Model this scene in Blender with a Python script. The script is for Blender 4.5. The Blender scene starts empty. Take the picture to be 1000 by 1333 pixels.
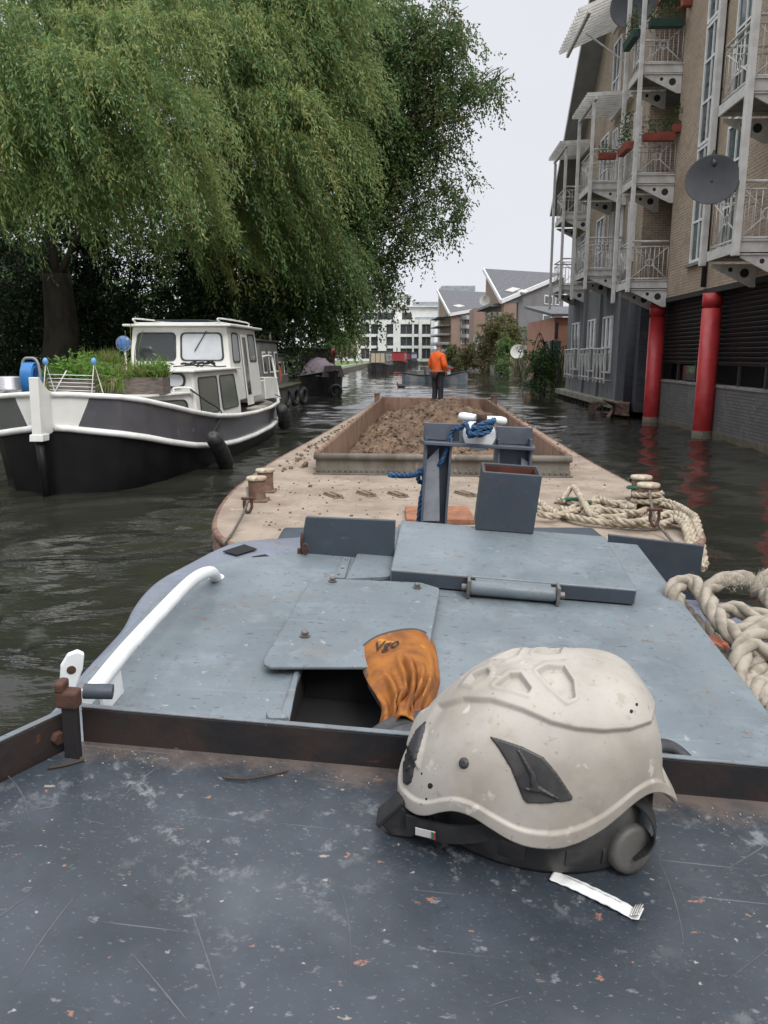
import bpy, bmesh, math, random
import numpy as np
from mathutils import Vector, Matrix
from mathutils.bvhtree import BVHTree
from mathutils import geometry as mgeo

random.seed(7)
rng = np.random.default_rng(7)
scene = bpy.context.scene
COL = scene.collection
PI = math.pi
A = lambda *p: np.array(p, float)

# ------------------------------------------------------------- survey
# the photograph was taken from 2.05 m above the water, looking 11.6 degrees down
CAMZ = 2.05
PITCH = math.radians(11.6)
cp_, sp_ = math.cos(PITCH), math.sin(PITCH)
EYE = A(0, 0, CAMZ)
def ray(x, y):
    u = (x - 500) / 1000.0; v = (y - 666.5) / 1000.0
    return A(u, cp_ - v * sp_, -(sp_ + v * cp_))
def nz(a):
    a = np.asarray(a, float)
    return a / np.linalg.norm(a)
def onz(x, y, z):
    r = ray(x, y); return EYE + r * ((z - CAMZ) / r[2])
def ony(x, y, Y):
    r = ray(x, y); return EYE + r * (Y / r[1])
def onp(x, y, p0, n):
    r = ray(x, y); return EYE + r * (np.dot(p0 - EYE, n) / np.dot(r, n))

# ------------------------------------------------------------- mesh builder
class MB:
    def __init__(s):
        s.v = []; s.f = []; s.m = []; s.s = []; s.n = 0
    def add(s, verts, faces, mi=0, smooth=False):
        verts = np.asarray(verts, float).reshape(-1, 3)
        s.v.append(verts); o = s.n; s.n += len(verts)
        for f in faces:
            s.f.append([i + o for i in f]); s.m.append(mi); s.s.append(smooth)
        return s
    def box(s, c, size, R=None, mi=0):
        c = np.asarray(c, float); h = np.asarray(size, float) / 2
        R = np.eye(3) if R is None else np.asarray(R, float)
        vs = [c + R @ (h * A(i, j, k)) for k in (-1, 1) for j in (-1, 1) for i in (-1, 1)]
        return s.add(vs, [(0, 2, 3, 1), (4, 5, 7, 6), (0, 1, 5, 4), (2, 6, 7, 3), (0, 4, 6, 2), (1, 3, 7, 5)], mi)
    def span(s, lo, hi, F=None, mi=0):
        F = F or (lambda x, y, z: A(x, y, z))
        vs = [F(x, y, z) for z in (lo[2], hi[2]) for y in (lo[1], hi[1]) for x in (lo[0], hi[0])]
        return s.add(vs, [(0, 2, 3, 1), (4, 5, 7, 6), (0, 1, 5, 4), (2, 6, 7, 3), (0, 4, 6, 2), (1, 3, 7, 5)], mi)
    def prism(s, poly, vec, mi=0, smooth=False):
        poly = [np.asarray(p, float) for p in poly]; vec = np.asarray(vec, float); n = len(poly)
        vs = poly + [p + vec for p in poly]
        fs = [list(range(n))[::-1], list(range(n, 2 * n))]
        s.add(vs, fs, mi)
        o = s.n - 2 * n
        for i in range(n):
            j = (i + 1) % n
            s.f.append([o + i, o + j, o + n + j, o + n + i]); s.m.append(mi); s.s.append(smooth)
        return s
    def bar(s, a, b, w, h=None, up=(0, 0, 1), mi=0):
        a = np.asarray(a, float); b = np.asarray(b, float); h = h or w
        d = b - a; L = np.linalg.norm(d); d = d / L
        up = np.asarray(up, float)
        if abs(np.dot(up, d)) > .98: up = A(1, 0, 0) if abs(d[0]) < .9 else A(0, 1, 0)
        x = nz(np.cross(d, up)); z = np.cross(x, d)
        return s.box((a + b) / 2, (w, L, h), np.stack([x, d, z], 1), mi)
    def tube(s, path, r, n=8, cap=True, closed=False, mi=0, smooth=True, flat=1.0):
        P = np.asarray(path, float); N = len(P)
        rr = np.full(N, r, float) if np.isscalar(r) else np.asarray(r, float)
        if closed: T = np.roll(P, -1, 0) - np.roll(P, 1, 0)
        else: T = np.gradient(P, axis=0)
        T = T / (np.linalg.norm(T, axis=1)[:, None] + 1e-12)
        up = A(0, 0, 1) if abs(T[0][2]) < .9 else A(1, 0, 0)
        x = nz(np.cross(T[0], up)); vs = []
        for i in range(N):
            x = x - T[i] * np.dot(x, T[i]); x = nz(x); y = np.cross(T[i], x)
            for k in range(n):
                a = 2 * PI * k / n
                vs.append(P[i] + rr[i] * (math.cos(a) * x + flat * math.sin(a) * y))
        fs = []
        for i in range(N if closed else N - 1):
            j = (i + 1) % N
            for k in range(n):
                l = (k + 1) % n
                fs.append((i * n + k, i * n + l, j * n + l, j * n + k))
        s.add(vs, fs, mi, smooth)
        if cap and not closed:
            o = s.n - N * n
            s.f.append([o + k for k in range(n)][::-1]); s.m.append(mi); s.s.append(False)
            s.f.append([o + (N - 1) * n + k for k in range(n)]); s.m.append(mi); s.s.append(False)
        return s
    def lathe(s, prof, c, R=None, n=20, mi=0, smooth=True):
        R = np.eye(3) if R is None else np.asarray(R, float); c = np.asarray(c, float)
        vs = []; N = len(prof)
        for r, z in prof:
            for k in range(n):
                a = 2 * PI * k / n
                vs.append(c + R @ A(r * math.cos(a), r * math.sin(a), z))
        fs = [(i * n + k, i * n + (k + 1) % n, (i + 1) * n + (k + 1) % n, (i + 1) * n + k) for i in range(N - 1) for k in range(n)]
        s.add(vs, fs, mi, smooth)
        o = s.n - N * n
        s.f.append([o + k for k in range(n)][::-1]); s.m.append(mi); s.s.append(False)
        s.f.append([o + (N - 1) * n + k for k in range(n)]); s.m.append(mi); s.s.append(False)
        return s
    def grid(s, P, mi=0, smooth=True, cu=False, cv=False, flip=False):
        P = np.asarray(P, float); n, m = P.shape[:2]
        fs = []
        for i in range(n if cu else n - 1):
            for j in range(m if cv else m - 1):
                i2 = (i + 1) % n; j2 = (j + 1) % m
                q = (i * m + j, i2 * m + j, i2 * m + j2, i * m + j2)
                fs.append(q[::-1] if flip else q)
        return s.add(P.reshape(-1, 3), fs, mi, smooth)
    def ball(s, c, r, n=10, mi=0, R=None):
        r = A(*r) if not np.isscalar(r) else A(r, r, r)
        R = np.eye(3) if R is None else R
        vs = []; m = n // 2 + 1
        for i in range(m):
            t = PI * (i + .02) / (m - 1 + .04)
            for k in range(n):
                a = 2 * PI * k / n
                vs.append(np.asarray(c) + R @ (r * A(math.sin(t) * math.cos(a), math.sin(t) * math.sin(a), -math.cos(t))))
        fs = [(i * n + k, i * n + (k + 1) % n, (i + 1) * n + (k + 1) % n, (i + 1) * n + k) for i in range(m - 1) for k in range(n)]
        s.add(vs, fs, mi, True)
        o = s.n - m * n
        s.f.append([o + k for k in range(n)][::-1]); s.m.append(mi); s.s.append(True)
        s.f.append([o + (m - 1) * n + k for k in range(n)]); s.m.append(mi); s.s.append(True)
        return s

WL = {}      # world location of every object, before any copy is moved
def mesh_obj(name, V, faces, mats, parent=None, mis=None, smooth=None, bevel=0, seg=2, origin=None, recalc=True):
    V = np.asarray(V, float).reshape(-1, 3)
    lo, hi = V.min(0), V.max(0)
    o0 = A((lo[0] + hi[0]) / 2, (lo[1] + hi[1]) / 2, lo[2]) if origin is None else np.asarray(origin, float)
    me = bpy.data.meshes.new(name)
    me.from_pydata((V - o0).tolist(), [], faces)
    mats = mats if isinstance(mats, (list, tuple)) else [mats]
    for m in mats: me.materials.append(m)
    if mis is not None: me.polygons.foreach_set('material_index', np.asarray(mis, np.int32))
    if smooth is not None: me.polygons.foreach_set('use_smooth', np.asarray(smooth, bool))
    me.update()
    if recalc:
        bm = bmesh.new(); bm.from_mesh(me)
        bmesh.ops.recalc_face_normals(bm, faces=bm.faces[:]); bm.to_mesh(me); bm.free()
    ob = bpy.data.objects.new(name, me); COL.objects.link(ob)
    if parent is not None:
        ob.parent = parent; ob.location = o0 - WL[parent.name]
    else: ob.location = o0
    WL[ob.name] = o0
    if bevel:
        b = ob.modifiers.new('bevel', 'BEVEL'); b.width = bevel; b.segments = seg; b.limit_method = 'ANGLE'; b.angle_limit = math.radians(40)
        b.harden_normals = False
    return ob
def obj(name, mb, mats, parent=None, bevel=0, seg=2, recalc=True, origin=None):
    return mesh_obj(name, np.concatenate(mb.v), mb.f, mats, parent, mb.m, mb.s, bevel, seg, origin, recalc)
def tag(o, label=None, cat=None, group=None, kind=None):
    if label:
        o['label'] = label
        if len(label.split()) > 16 or len(label.split()) < 4: print('LABEL', len(label.split()), label)
    if cat: o['category'] = cat
    if group: o['group'] = group
    if kind: o['kind'] = kind
    return o
def thing(name, label, cat, loc, group=None):
    o = bpy.data.objects.new(name, None); COL.objects.link(o)
    o.empty_display_size = .2
    o.location = loc; WL[o.name] = np.asarray(loc, float)
    return tag(o, label, cat, group)
def copy_tree(o, parent=None):
    c = o.copy(); COL.objects.link(c)
    if parent is not None:
        c.parent = parent
    for ch in list(o.children): copy_tree(ch, c)
    return c
def copy_at(o, loc, rotz=0, label=None, scale=None):
    c = copy_tree(o); c.location = loc; c.rotation_euler = (0, 0, rotz)
    if scale: c.scale = (scale,) * 3
    if label: c['label'] = label
    WL[c.name] = np.asarray(loc, float)
    return c
def struct(name, mb, m, **k):
    return tag(obj(name, mb, m, **k), kind='structure')
def spline(pts, n=8, closed=False):
    P = np.asarray(pts, float); N = len(P); out = []
    rngi = range(N) if closed else range(N - 1)
    for i in rngi:
        if closed: p0, p1, p2, p3 = P[(i - 1) % N], P[i], P[(i + 1) % N], P[(i + 2) % N]
        else: p0, p1, p2, p3 = P[max(i - 1, 0)], P[i], P[i + 1], P[min(i + 2, N - 1)]
        for k in range(n):
            t = k / n
            out.append(.5 * (2 * p1 + (p2 - p0) * t + (2 * p0 - 5 * p1 + 4 * p2 - p3) * t * t + (3 * p1 - p0 - 3 * p2 + p3) * t ** 3))
    if not closed: out.append(P[-1])
    return np.array(out)
def resample(P, step):
    P = np.asarray(P, float); d = np.r_[0, np.cumsum(np.linalg.norm(np.diff(P, axis=0), axis=1))]
    n = max(3, int(d[-1] / step)); t = np.linspace(0, d[-1], n)
    return np.stack([np.interp(t, d, P[:, k]) for k in range(3)], 1)
def rope(mb, path, R, pitch=None, n=7, strands=3, mi=0, closed=False, per=10):
    pitch = pitch or R * 7
    P = resample(path, pitch / per); N = len(P)
    T = np.gradient(P, axis=0); T /= np.linalg.norm(T, axis=1)[:, None] + 1e-9
    up = A(0, 0, 1) if abs(T[0][2]) < .9 else A(1, 0, 0)
    x = nz(np.cross(T[0], up)); X = []
    for i in range(N):
        x = nz(x - T[i] * np.dot(x, T[i])); X.append(x)
    X = np.array(X); Y = np.cross(T, X)
    ph = np.arange(N) * 2 * PI / per
    for k in range(strands):
        a = ph + 2 * PI * k / strands
        Q = P + .48 * R * (np.cos(a)[:, None] * X + np.sin(a)[:, None] * Y)
        mb.tube(Q, R * .56, n, mi=mi)
    return mb
def noise1(x, seed=0):
    r = np.random.default_rng(seed).random(512); i = np.floor(x).astype(int); f = x - i; f = f * f * (3 - 2 * f)
    return r[i % 512] * (1 - f) + r[(i + 1) % 512] * f
def noise2(x, y, seed=0):
    r = np.random.default_rng(seed).random((256, 256))
    xi = np.floor(x).astype(int); yi = np.floor(y).astype(int); fx = x - xi; fy = y - yi
    fx = fx * fx * (3 - 2 * fx); fy = fy * fy * (3 - 2 * fy)
    g = lambda a, b: r[a % 256, b % 256]
    return (g(xi, yi) * (1 - fx) + g(xi + 1, yi) * fx) * (1 - fy) + (g(xi, yi + 1) * (1 - fx) + g(xi + 1, yi + 1) * fx) * fy

# ------------------------------------------------------------- materials
def newmat(name):
    m = bpy.data.materials.new(name); m.use_nodes = True
    nt = m.node_tree; b = nt.nodes['Principled BSDF']
    return m, nt, b
def N(nt, t, **k):
    n = nt.nodes.new(t)
    for a, v in k.items(): setattr(n, a, v)
    return n
def mixc(nt, fac, a, b, mode='MIX'):
    n = N(nt, 'ShaderNodeMix', data_type='RGBA', blend_type=mode)
    for s_, val in ((0, fac), (6, a), (7, b)):
        if hasattr(val, 'is_output') or isinstance(val, bpy.types.NodeSocket): nt.links.new(val, n.inputs[s_])
        else: n.inputs[s_].default_value = val if s_ == 0 else (tuple(val) + (1,))[:4]
    return n.outputs[2]
def ramp(nt, fac, lo, hi, inv=False):
    n = N(nt, 'ShaderNodeMapRange'); n.interpolation_type = 'SMOOTHSTEP'
    nt.links.new(fac, n.inputs[0]); n.inputs[1].default_value = lo; n.inputs[2].default_value = hi
    n.inputs[3].default_value = 1 if inv else 0; n.inputs[4].default_value = 0 if inv else 1
    return n.outputs[0]
def noise_tex(nt, vec, scale, detail=4, rough=.55, dist=0):
    n = N(nt, 'ShaderNodeTexNoise'); n.inputs['Scale'].default_value = scale; n.inputs['Detail'].default_value = detail
    n.inputs['Roughness'].default_value = rough; n.inputs['Distortion'].default_value = dist
    nt.links.new(vec, n.inputs['Vector']); return n.outputs['Fac']
def coords(nt, stretch=(1, 1, 1), rot=(0, 0, 0), src='Object'):
    if src == 'World': v = N(nt, 'ShaderNodeNewGeometry').outputs['Position']
    else: v = N(nt, 'ShaderNodeTexCoord').outputs[src]
    mp = N(nt, 'ShaderNodeMapping'); mp.inputs['Scale'].default_value = stretch; mp.inputs['Rotation'].default_value = rot
    nt.links.new(v, mp.inputs['Vector']); return mp.outputs['Vector']
def add_bump(nt, b, height, strength=.3, dist=.01, fade=None):
    n = N(nt, 'ShaderNodeBump'); n.inputs['Strength'].default_value = strength; n.inputs['Distance'].default_value = dist
    nt.links.new(height, n.inputs['Height'])
    if fade is not None:
        mm = N(nt, 'ShaderNodeMath', operation='MULTIPLY'); nt.links.new(fade, mm.inputs[0]); mm.inputs[1].default_value = strength; nt.links.new(mm.outputs[0], n.inputs['Strength'])
    if b.inputs['Normal'].links: nt.links.new(b.inputs['Normal'].links[0].from_socket, n.inputs['Normal'])
    nt.links.new(n.outputs['Normal'], b.inputs['Normal'])
def mat(name, col, rough=.6, metal=0, c2=None, ns=6, nd=5, lo=.4, hi=.65, spots=(), bump=(), stretch=(1, 1, 1), src='Object', rvar=0, spec=.5, rot=(0, 0, 0)):
    m, nt, b = newmat(name)
    vec = coords(nt, stretch, rot, src)
    b.inputs['Roughness'].default_value = rough; b.inputs['Metallic'].default_value = metal
    b.inputs['Specular IOR Level'].default_value = spec
    if c2 is None: c2 = tuple(c * .8 for c in col)
    c = mixc(nt, ramp(nt, noise_tex(nt, vec, ns, nd), lo, hi), col, c2)
    for (sc, th, w, sc_col) in spots:
        c = mixc(nt, ramp(nt, noise_tex(nt, vec, sc, 3, .6), th, th + w), c, sc_col)
    nt.links.new(c, b.inputs['Base Color'])
    if rvar:
        mr = N(nt, 'ShaderNodeMapRange'); nt.links.new(noise_tex(nt, vec, ns * 1.7, 4), mr.inputs[0])
        mr.inputs[1].default_value = .3; mr.inputs[2].default_value = .7
        mr.inputs[3].default_value = max(.02, rough - rvar); mr.inputs[4].default_value = min(1, rough + rvar)
        nt.links.new(mr.outputs[0], b.inputs['Roughness'])
    for (sc, st, di) in bump: add_bump(nt, b, noise_tex(nt, vec, sc, 5, .6), st, di)
    return m
def brick_mat(name, c1, c2, mortar, bw=.225, bh=.075, rough=.85, stain=None, scale=1):
    m, nt, b = newmat(name)
    p = N(nt, 'ShaderNodeNewGeometry').outputs['Position']
    sx = N(nt, 'ShaderNodeSeparateXYZ'); nt.links.new(p, sx.inputs[0])
    ad = N(nt, 'ShaderNodeMath', operation='ADD'); nt.links.new(sx.outputs[0], ad.inputs[0]); nt.links.new(sx.outputs[1], ad.inputs[1])
    cb = N(nt, 'ShaderNodeCombineXYZ'); nt.links.new(ad.outputs[0], cb.inputs[0]); nt.links.new(sx.outputs[2], cb.inputs[1])
    t = N(nt, 'ShaderNodeTexBrick'); nt.links.new(cb.outputs[0], t.inputs['Vector'])
    t.inputs['Scale'].default_value = scale; t.inputs['Brick Width'].default_value = bw; t.inputs['Row Height'].default_value = bh
    t.inputs['Mortar Size'].default_value = .011; t.inputs['Mortar Smooth'].default_value = .3
    t.inputs['Color1'].default_value = c1 + (1,); t.inputs['Color2'].default_value = c2 + (1,); t.inputs['Mortar'].default_value = mortar + (1,)
    c = t.outputs['Color']
    c = mixc(nt, ramp(nt, noise_tex(nt, p, .7, 5), .42, .8), c, tuple(x * .72 for x in c1))
    c = mixc(nt, ramp(nt, noise_tex(nt, p, 3.1, 5), .5, .8), c, tuple(min(1, x * 1.25) for x in c2))
    if stain: c = mixc(nt, ramp(nt, noise_tex(nt, p, 1.7, 6, .7), .52, .7), c, stain)
    nt.links.new(c, b.inputs['Base Color']); b.inputs['Roughness'].default_value = rough
    add_bump(nt, b, t.outputs['Fac'], -.5, .006)
    add_bump(nt, b, noise_tex(nt, p, 40, 3), .25, .004)
    return m
def leaf_mat(name, col, c2, trans=.35):
    m = bpy.data.materials.new(name); m.use_nodes = True; nt = m.node_tree
    for n in list(nt.nodes): nt.nodes.remove(n)
    out = N(nt, 'ShaderNodeOutputMaterial')
    p = N(nt, 'ShaderNodeNewGeometry')
    c = mixc(nt, ramp(nt, noise_tex(nt, p.outputs['Position'], 1.3, 4), .35, .7), col, c2)
    c = mixc(nt, p.outputs['Random Per Island'], c, tuple(x * .7 for x in col), 'MIX')
    d = N(nt, 'ShaderNodeBsdfPrincipled'); d.inputs['Roughness'].default_value = .55; d.inputs['Specular IOR Level'].default_value = .3
    t = N(nt, 'ShaderNodeBsdfTranslucent'); mx = N(nt, 'ShaderNodeMixShader'); mx.inputs[0].default_value = trans
    nt.links.new(c, d.inputs['Base Color']); nt.links.new(c, t.inputs['Color'])
    nt.links.new(d.outputs[0], mx.inputs[1]); nt.links.new(t.outputs[0], mx.inputs[2]); nt.links.new(mx.outputs[0], out.inputs[0])
    return m
def leaf_quads(P, D, L, W, mis=None):
    """one rhombic leaf per point: base P, axis D, length L, width W, random roll"""
    n = len(P); D = D / (np.linalg.norm(D, axis=1)[:, None] + 1e-9)
    r = rng.normal(size=(n, 3)); S = np.cross(D, r); S /= np.linalg.norm(S, axis=1)[:, None] + 1e-9
    L = np.broadcast_to(L, n)[:, None]; W = np.broadcast_to(W, n)[:, None]
    mid = P + D * L * .45
    V = np.stack([P, mid + S * W / 2, P + D * L, mid - S * W / 2], 1).reshape(-1, 3)
    return V
def leaf_obj(name, V, mats, parent=None, mis=None):
    n = len(V) // 4
    lo, hi = V.min(0), V.max(0); o0 = A((lo[0] + hi[0]) / 2, (lo[1] + hi[1]) / 2, lo[2])
    me = bpy.data.meshes.new(name)
    me.vertices.add(4 * n); me.vertices.foreach_set('co', (V - o0).astype(np.float32).ravel())
    me.loops.add(4 * n); me.loops.foreach_set('vertex_index', np.arange(4 * n, dtype=np.int32))
    me.polygons.add(n); me.polygons.foreach_set('loop_start', np.arange(0, 4 * n, 4, dtype=np.int32))
    for m in mats: me.materials.append(m)
    if mis is not None: me.polygons.foreach_set('material_index', np.asarray(mis, np.int32))
    me.update(calc_edges=True)
    ob = bpy.data.objects.new(name, me); COL.objects.link(ob)
    if parent is not None: ob.parent = parent; ob.location = o0 - WL[parent.name]
    else: ob.location = o0
    WL[ob.name] = o0
    return ob
def text_mesh(body, size):
    cu = bpy.data.curves.new('lettering', 'FONT'); cu.body = body; cu.size = size; cu.resolution_u = 3; cu.offset = .008; cu.shear = .25
    ob = bpy.data.objects.new('lettering', cu); COL.objects.link(ob)
    dg = bpy.context.evaluated_depsgraph_get(); dg.update()
    me = ob.evaluated_get(dg).to_mesh()
    V = np.array([v.co[:] for v in me.vertices]); F = [list(p.vertices) for p in me.polygons]
    ob.evaluated_get(dg).to_mesh_clear()
    bpy.data.objects.remove(ob); bpy.data.curves.remove(cu)
    return V, F
# ============================================================= camera, sky, sun
cam = bpy.data.cameras.new('camera'); camo = bpy.data.objects.new('camera', cam); COL.objects.link(camo)
camo.location = (0, 0, CAMZ); camo.rotation_euler = (PI / 2 - PITCH, 0, 0)
cam.sensor_fit = 'AUTO'; cam.sensor_width = 36; cam.lens = 36 * 1000 / 1333.0
cam.clip_start = .02; cam.clip_end = 3000
scene.camera = camo

w = bpy.data.worlds.new('World'); scene.world = w; w.use_nodes = True
nt = w.node_tree; bg = nt.nodes['Background']
SUN_EL, SUN_AZ = math.radians(48), math.radians(150)
sky = N(nt, 'ShaderNodeTexSky'); sky.sky_type = 'NISHITA'; sky.sun_disc = False
sky.sun_elevation = SUN_EL; sky.sun_rotation = SUN_AZ; sky.air_density = 1; sky.dust_density = 3
hs = N(nt, 'ShaderNodeHueSaturation'); hs.inputs['Saturation'].default_value = .25
nt.links.new(sky.outputs[0], hs.inputs['Color'])
tc = N(nt, 'ShaderNodeTexCoord'); sx = N(nt, 'ShaderNodeSeparateXYZ'); nt.links.new(tc.outputs['Generated'], sx.inputs[0])
mr = N(nt, 'ShaderNodeMapRange'); mr.interpolation_type = 'SMOOTHSTEP'
nt.links.new(sx.outputs[2], mr.inputs[0]); mr.inputs[1].default_value = .36; mr.inputs[2].default_value = 1.0
cl = mixc(nt, mr.outputs[0], (6.25, 6.35, 6.85), (19, 19.4, 20.4))
# soft overcast cloud
nv = coords(nt, (1, 1, 3), src='Generated')
nn = noise_tex(nt, nv, 2.2, 5, .55)
cl = mixc(nt, ramp(nt, nn, .35, .7), cl, mixc(nt, .06, cl, (3, 3, 3.4)))
bgc = mixc(nt, .93, hs.outputs[0], cl)
nt.links.new(bgc, bg.inputs['Color']); bg.inputs['Strength'].default_value = .1

sun = bpy.data.lights.new('sun', 'SUN'); sun.energy = 1.5; sun.angle = math.radians(25); sun.color = (1, .96, .9)
so = bpy.data.objects.new('sun', sun); COL.objects.link(so); so.location = (0, -5, 30)
sd = A(math.sin(SUN_AZ) * math.cos(SUN_EL), math.cos(SUN_AZ) * math.cos(SUN_EL), math.sin(SUN_EL))
so.rotation_euler = Vector(sd).to_track_quat('Z', 'Y').to_euler()

scene.view_settings.view_transform = 'Standard'; scene.view_settings.look = 'None'
scene.view_settings.exposure = .42; scene.view_settings.gamma = 1
scene.cycles.max_bounces = 6; scene.cycles.transparent_max_bounces = 8
scene.cycles.use_denoising = True

# ============================================================= water
def water_mat():
    m, nt, b = newmat('canal_water')
    p = N(nt, 'ShaderNodeNewGeometry').outputs['Position']
    b.inputs['Base Color'].default_value = (.018, .018, .014, 1); b.inputs['Roughness'].default_value = .06
    b.inputs['IOR'].default_value = 1.33
    c = mixc(nt, ramp(nt, noise_tex(nt, p, .5, 4), .4, .7), (.026, .026, .020), (.017, .018, .014))
    nt.links.new(c, b.inputs['Base Color'])
    def mapped(sx_, sy_, rz):
        mp = N(nt, 'ShaderNodeMapping'); mp.inputs['Scale'].default_value = (sx_, sy_, 1); mp.inputs['Rotation'].default_value = (0, 0, rz)
        nt.links.new(p, mp.inputs['Vector']); return mp.outputs[0]
    # far off the eye meets only the long flat faces of the wavelets: fine ripple dies out with distance up the reach
    sp_y = N(nt, 'ShaderNodeSeparateXYZ'); nt.links.new(p, sp_y.inputs[0]); fd_ = N(nt, 'ShaderNodeMapRange'); nt.links.new(sp_y.outputs[1], fd_.inputs[0])
    for i_, v_ in ((1, 12), (2, 70), (3, 1), (4, .35)): fd_.inputs[i_].default_value = v_
    fd_ = fd_.outputs[0]
    add_bump(nt, b, noise_tex(nt, mapped(.8, 2.2, .25), 1.1, 3, .5, .8), .2, .04, fd_)
    add_bump(nt, b, noise_tex(nt, mapped(1, 2.0, -.3), 3.6, 3, .55, .5), .4, .018, fd_)
    add_bump(nt, b, noise_tex(nt, mapped(1, 1.6, .1), 11, 2, .5), .3, .010, fd_)
    return m
M = {}
M['water'] = water_mat()
# real wavelets in the reach the camera looks along, a calm sheet just below beyond it
def wave_h(X, Y):
    h = np.zeros_like(X); r = np.random.default_rng(5)
    fadeF = 1 - np.clip((Y - 18) / 30., 0, 1)
    wx = X + .35 * (noise2(X * .5 + 90, Y * .5 + 90, 61) - .5) * 2; wy = Y + .35 * (noise2(X * .5 + 10, Y * .5 + 70, 62) - .5) * 2
    h += (.045 + .03 * fadeF) * (noise2(wx * .55 + 100, wy * .95 + 100, 63) - .5)
    h += (.058 * fadeF + .050 * (1 - fadeF)) * (noise2(wx * 1.15 + 100, wy * 1.9 + 100, 64) - .5)
    ca, sa = math.cos(.5), math.sin(.5)
    h += .032 * (.25 + .75 * fadeF) * (noise2((wx * ca + wy * sa) * 2.6 + 100, (wy * ca - wx * sa) * 4.2 + 100, 65) - .5)
    # tug wash curling away at the near left
    env = np.exp(-((X + 2.2) / 1.6) ** 2 - ((Y - 5.0) / 4.0) ** 2)
    h += .055 * env * (np.abs(noise2(wx * 1.3 + 100, wy * 1.7 + 100, 66) - .5) * 2 - .4)
    return h
ys = [.4]
while ys[-1] < 172: ys.append(ys[-1] + max(.035, ys[-1] * .0062))
ys = np.array(ys); xg = np.r_[np.linspace(-9, -4.6, 60), np.linspace(-4.5, 9, 300), np.linspace(9.1, 14, 60)]
GX, GY = np.meshgrid(xg, ys); GZ = wave_h(GX, GY)
Vw = np.stack([GX, GY, GZ], -1).reshape(-1, 3); mB, nA = len(xg), len(ys)
ii = (np.arange(nA - 1)[:, None] * mB + np.arange(mB - 1)[None]).ravel()
Fw = np.stack([ii, ii + 1, ii + 1 + mB, ii + mB], 1)
nv0 = len(Vw); Vw = np.r_[Vw, np.array([(-90, -12, -.075), (90, -12, -.075), (90, 420, -.075), (-90, 420, -.075)], float)]
me = bpy.data.meshes.new('water'); me.from_pydata(Vw.tolist(), [], Fw.tolist() + [[nv0, nv0 + 1, nv0 + 2, nv0 + 3]]); me.materials.append(M['water'])
me.polygons.foreach_set('use_smooth', [True] * len(me.polygons)); me.update()
wo = bpy.data.objects.new('water', me); COL.objects.link(wo); WL[wo.name] = A(0, 0, 0); tag(wo, kind='structure')
M['mud'] = mat('canal_mud', (.05, .04, .03), .9)
mb = MB(); mb.add([(-1500, -300, -1.6), (1500, -300, -1.6), (1500, 2500, -1.6), (-1500, 2500, -1.6)], [(0, 1, 2, 3)])
struct('ground', mb, M['mud'], recalc=False)

# ============================================================= banks
M['earth'] = mat('bank_earth', (.07, .06, .04), .95, c2=(.035, .035, .02), ns=1.2, bump=[(6, .6, .06)])
M['grass_ground'] = mat('grass_ground', (.09, .15, .035), .9, c2=(.05, .09, .02), ns=2.5, bump=[(30, .8, .05)])
M['path'] = mat('towpath_gravel', (.3, .28, .25), .9, c2=(.22, .2, .18), ns=3)
M['stonewall'] = brick_mat('bank_stone', (.16, .14, .11), (.12, .11, .09), (.07, .065, .05), .5, .2, stain=(.05, .06, .03))
M['concrete'] = mat('concrete', (.27, .25, .21), .85, c2=(.17, .155, .12), ns=2, bump=[(14, .4, .01)], spots=[(5, .6, .1, (.09, .1, .06))])
# left bank edge, from near to far, then bending right beyond the moored boats
LB = [(-7.6, -12), (-7.5, 20), (-6.9, 40), (-5.2, 62), (-4.3, 84), (-3.2, 120), (-1.5, 158), (24, 163), (60, 166)]
RB = [(10.2, 39.3), (10.6, 46), (12.2, 56), (12.6, 66), (12.2, 80), (11.9, 100), (11, 128), (22, 134), (60, 139)]
mb = MB()
n = len(LB)
vs = [A(x, y, .55) for x, y in LB] + [A(-120, y, .9) for x, y in LB[:7]] + [A(-120, 400, .9), A(120, 400, .9), A(120, 166, .6)]
mb.add(vs, [[0, 1, 2, 3, 4, 5, 6, 7, 8, n + 9, n + 8, n + 7, n + 6, n + 5, n + 4, n + 3, n + 2, n + 1, n]])
struct('left_bank', mb, M['grass_ground'])
mb = MB()
for (x0, y0), (x1, y1) in zip(LB[:-1], LB[1:]):
    d = nz(A(x1 - x0, y1 - y0, 0)); nrm = A(d[1], -d[0], 0)
    a, b2 = A(x0, y0, -1.2), A(x1, y1, -1.2)
    mb.prism([a, b2, b2 - nrm * .4, a - nrm * .4], (0, 0, 1.78))
tag(obj('bank_wall', mb, M['stonewall']), 'low stained stone retaining wall along the left bank behind the moored boats', 'bank wall')
mb = MB()
pl = [A(x - 1.4, y, .556) for x, y in LB[1:7]]; pr = [A(x - 3.2, y, .556) for x, y in LB[1:7]]
mb.grid(np.array([pl, pr]).transpose(1, 0, 2), smooth=False); struct('towpath', mb, M['path'])
# right bank beyond the flats
mb = MB()
vs = [A(x, y, .75) for x, y in RB] + [A(120, 139, .75), A(120, 39.3, .75)]
mb.add(vs, [list(range(len(vs)))])
struct('right_bank', mb, M['earth'])
mb = MB()
for (x0, y0), (x1, y1) in zip(RB[:-1], RB[1:]):
    d = nz(A(x1 - x0, y1 - y0, 0)); nrm = A(-d[1], d[0], 0)
    a, b2 = A(x0, y0, -1.2), A(x1, y1, -1.2)
    mb.prism([a, b2, b2 - nrm * .35, a - nrm * .35], (0, 0, 2.05))
tag(obj('bank_wall', mb, M['concrete']), 'weathered concrete bank wall below the shrubs on the right, past the brick flats', 'bank wall')
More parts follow.
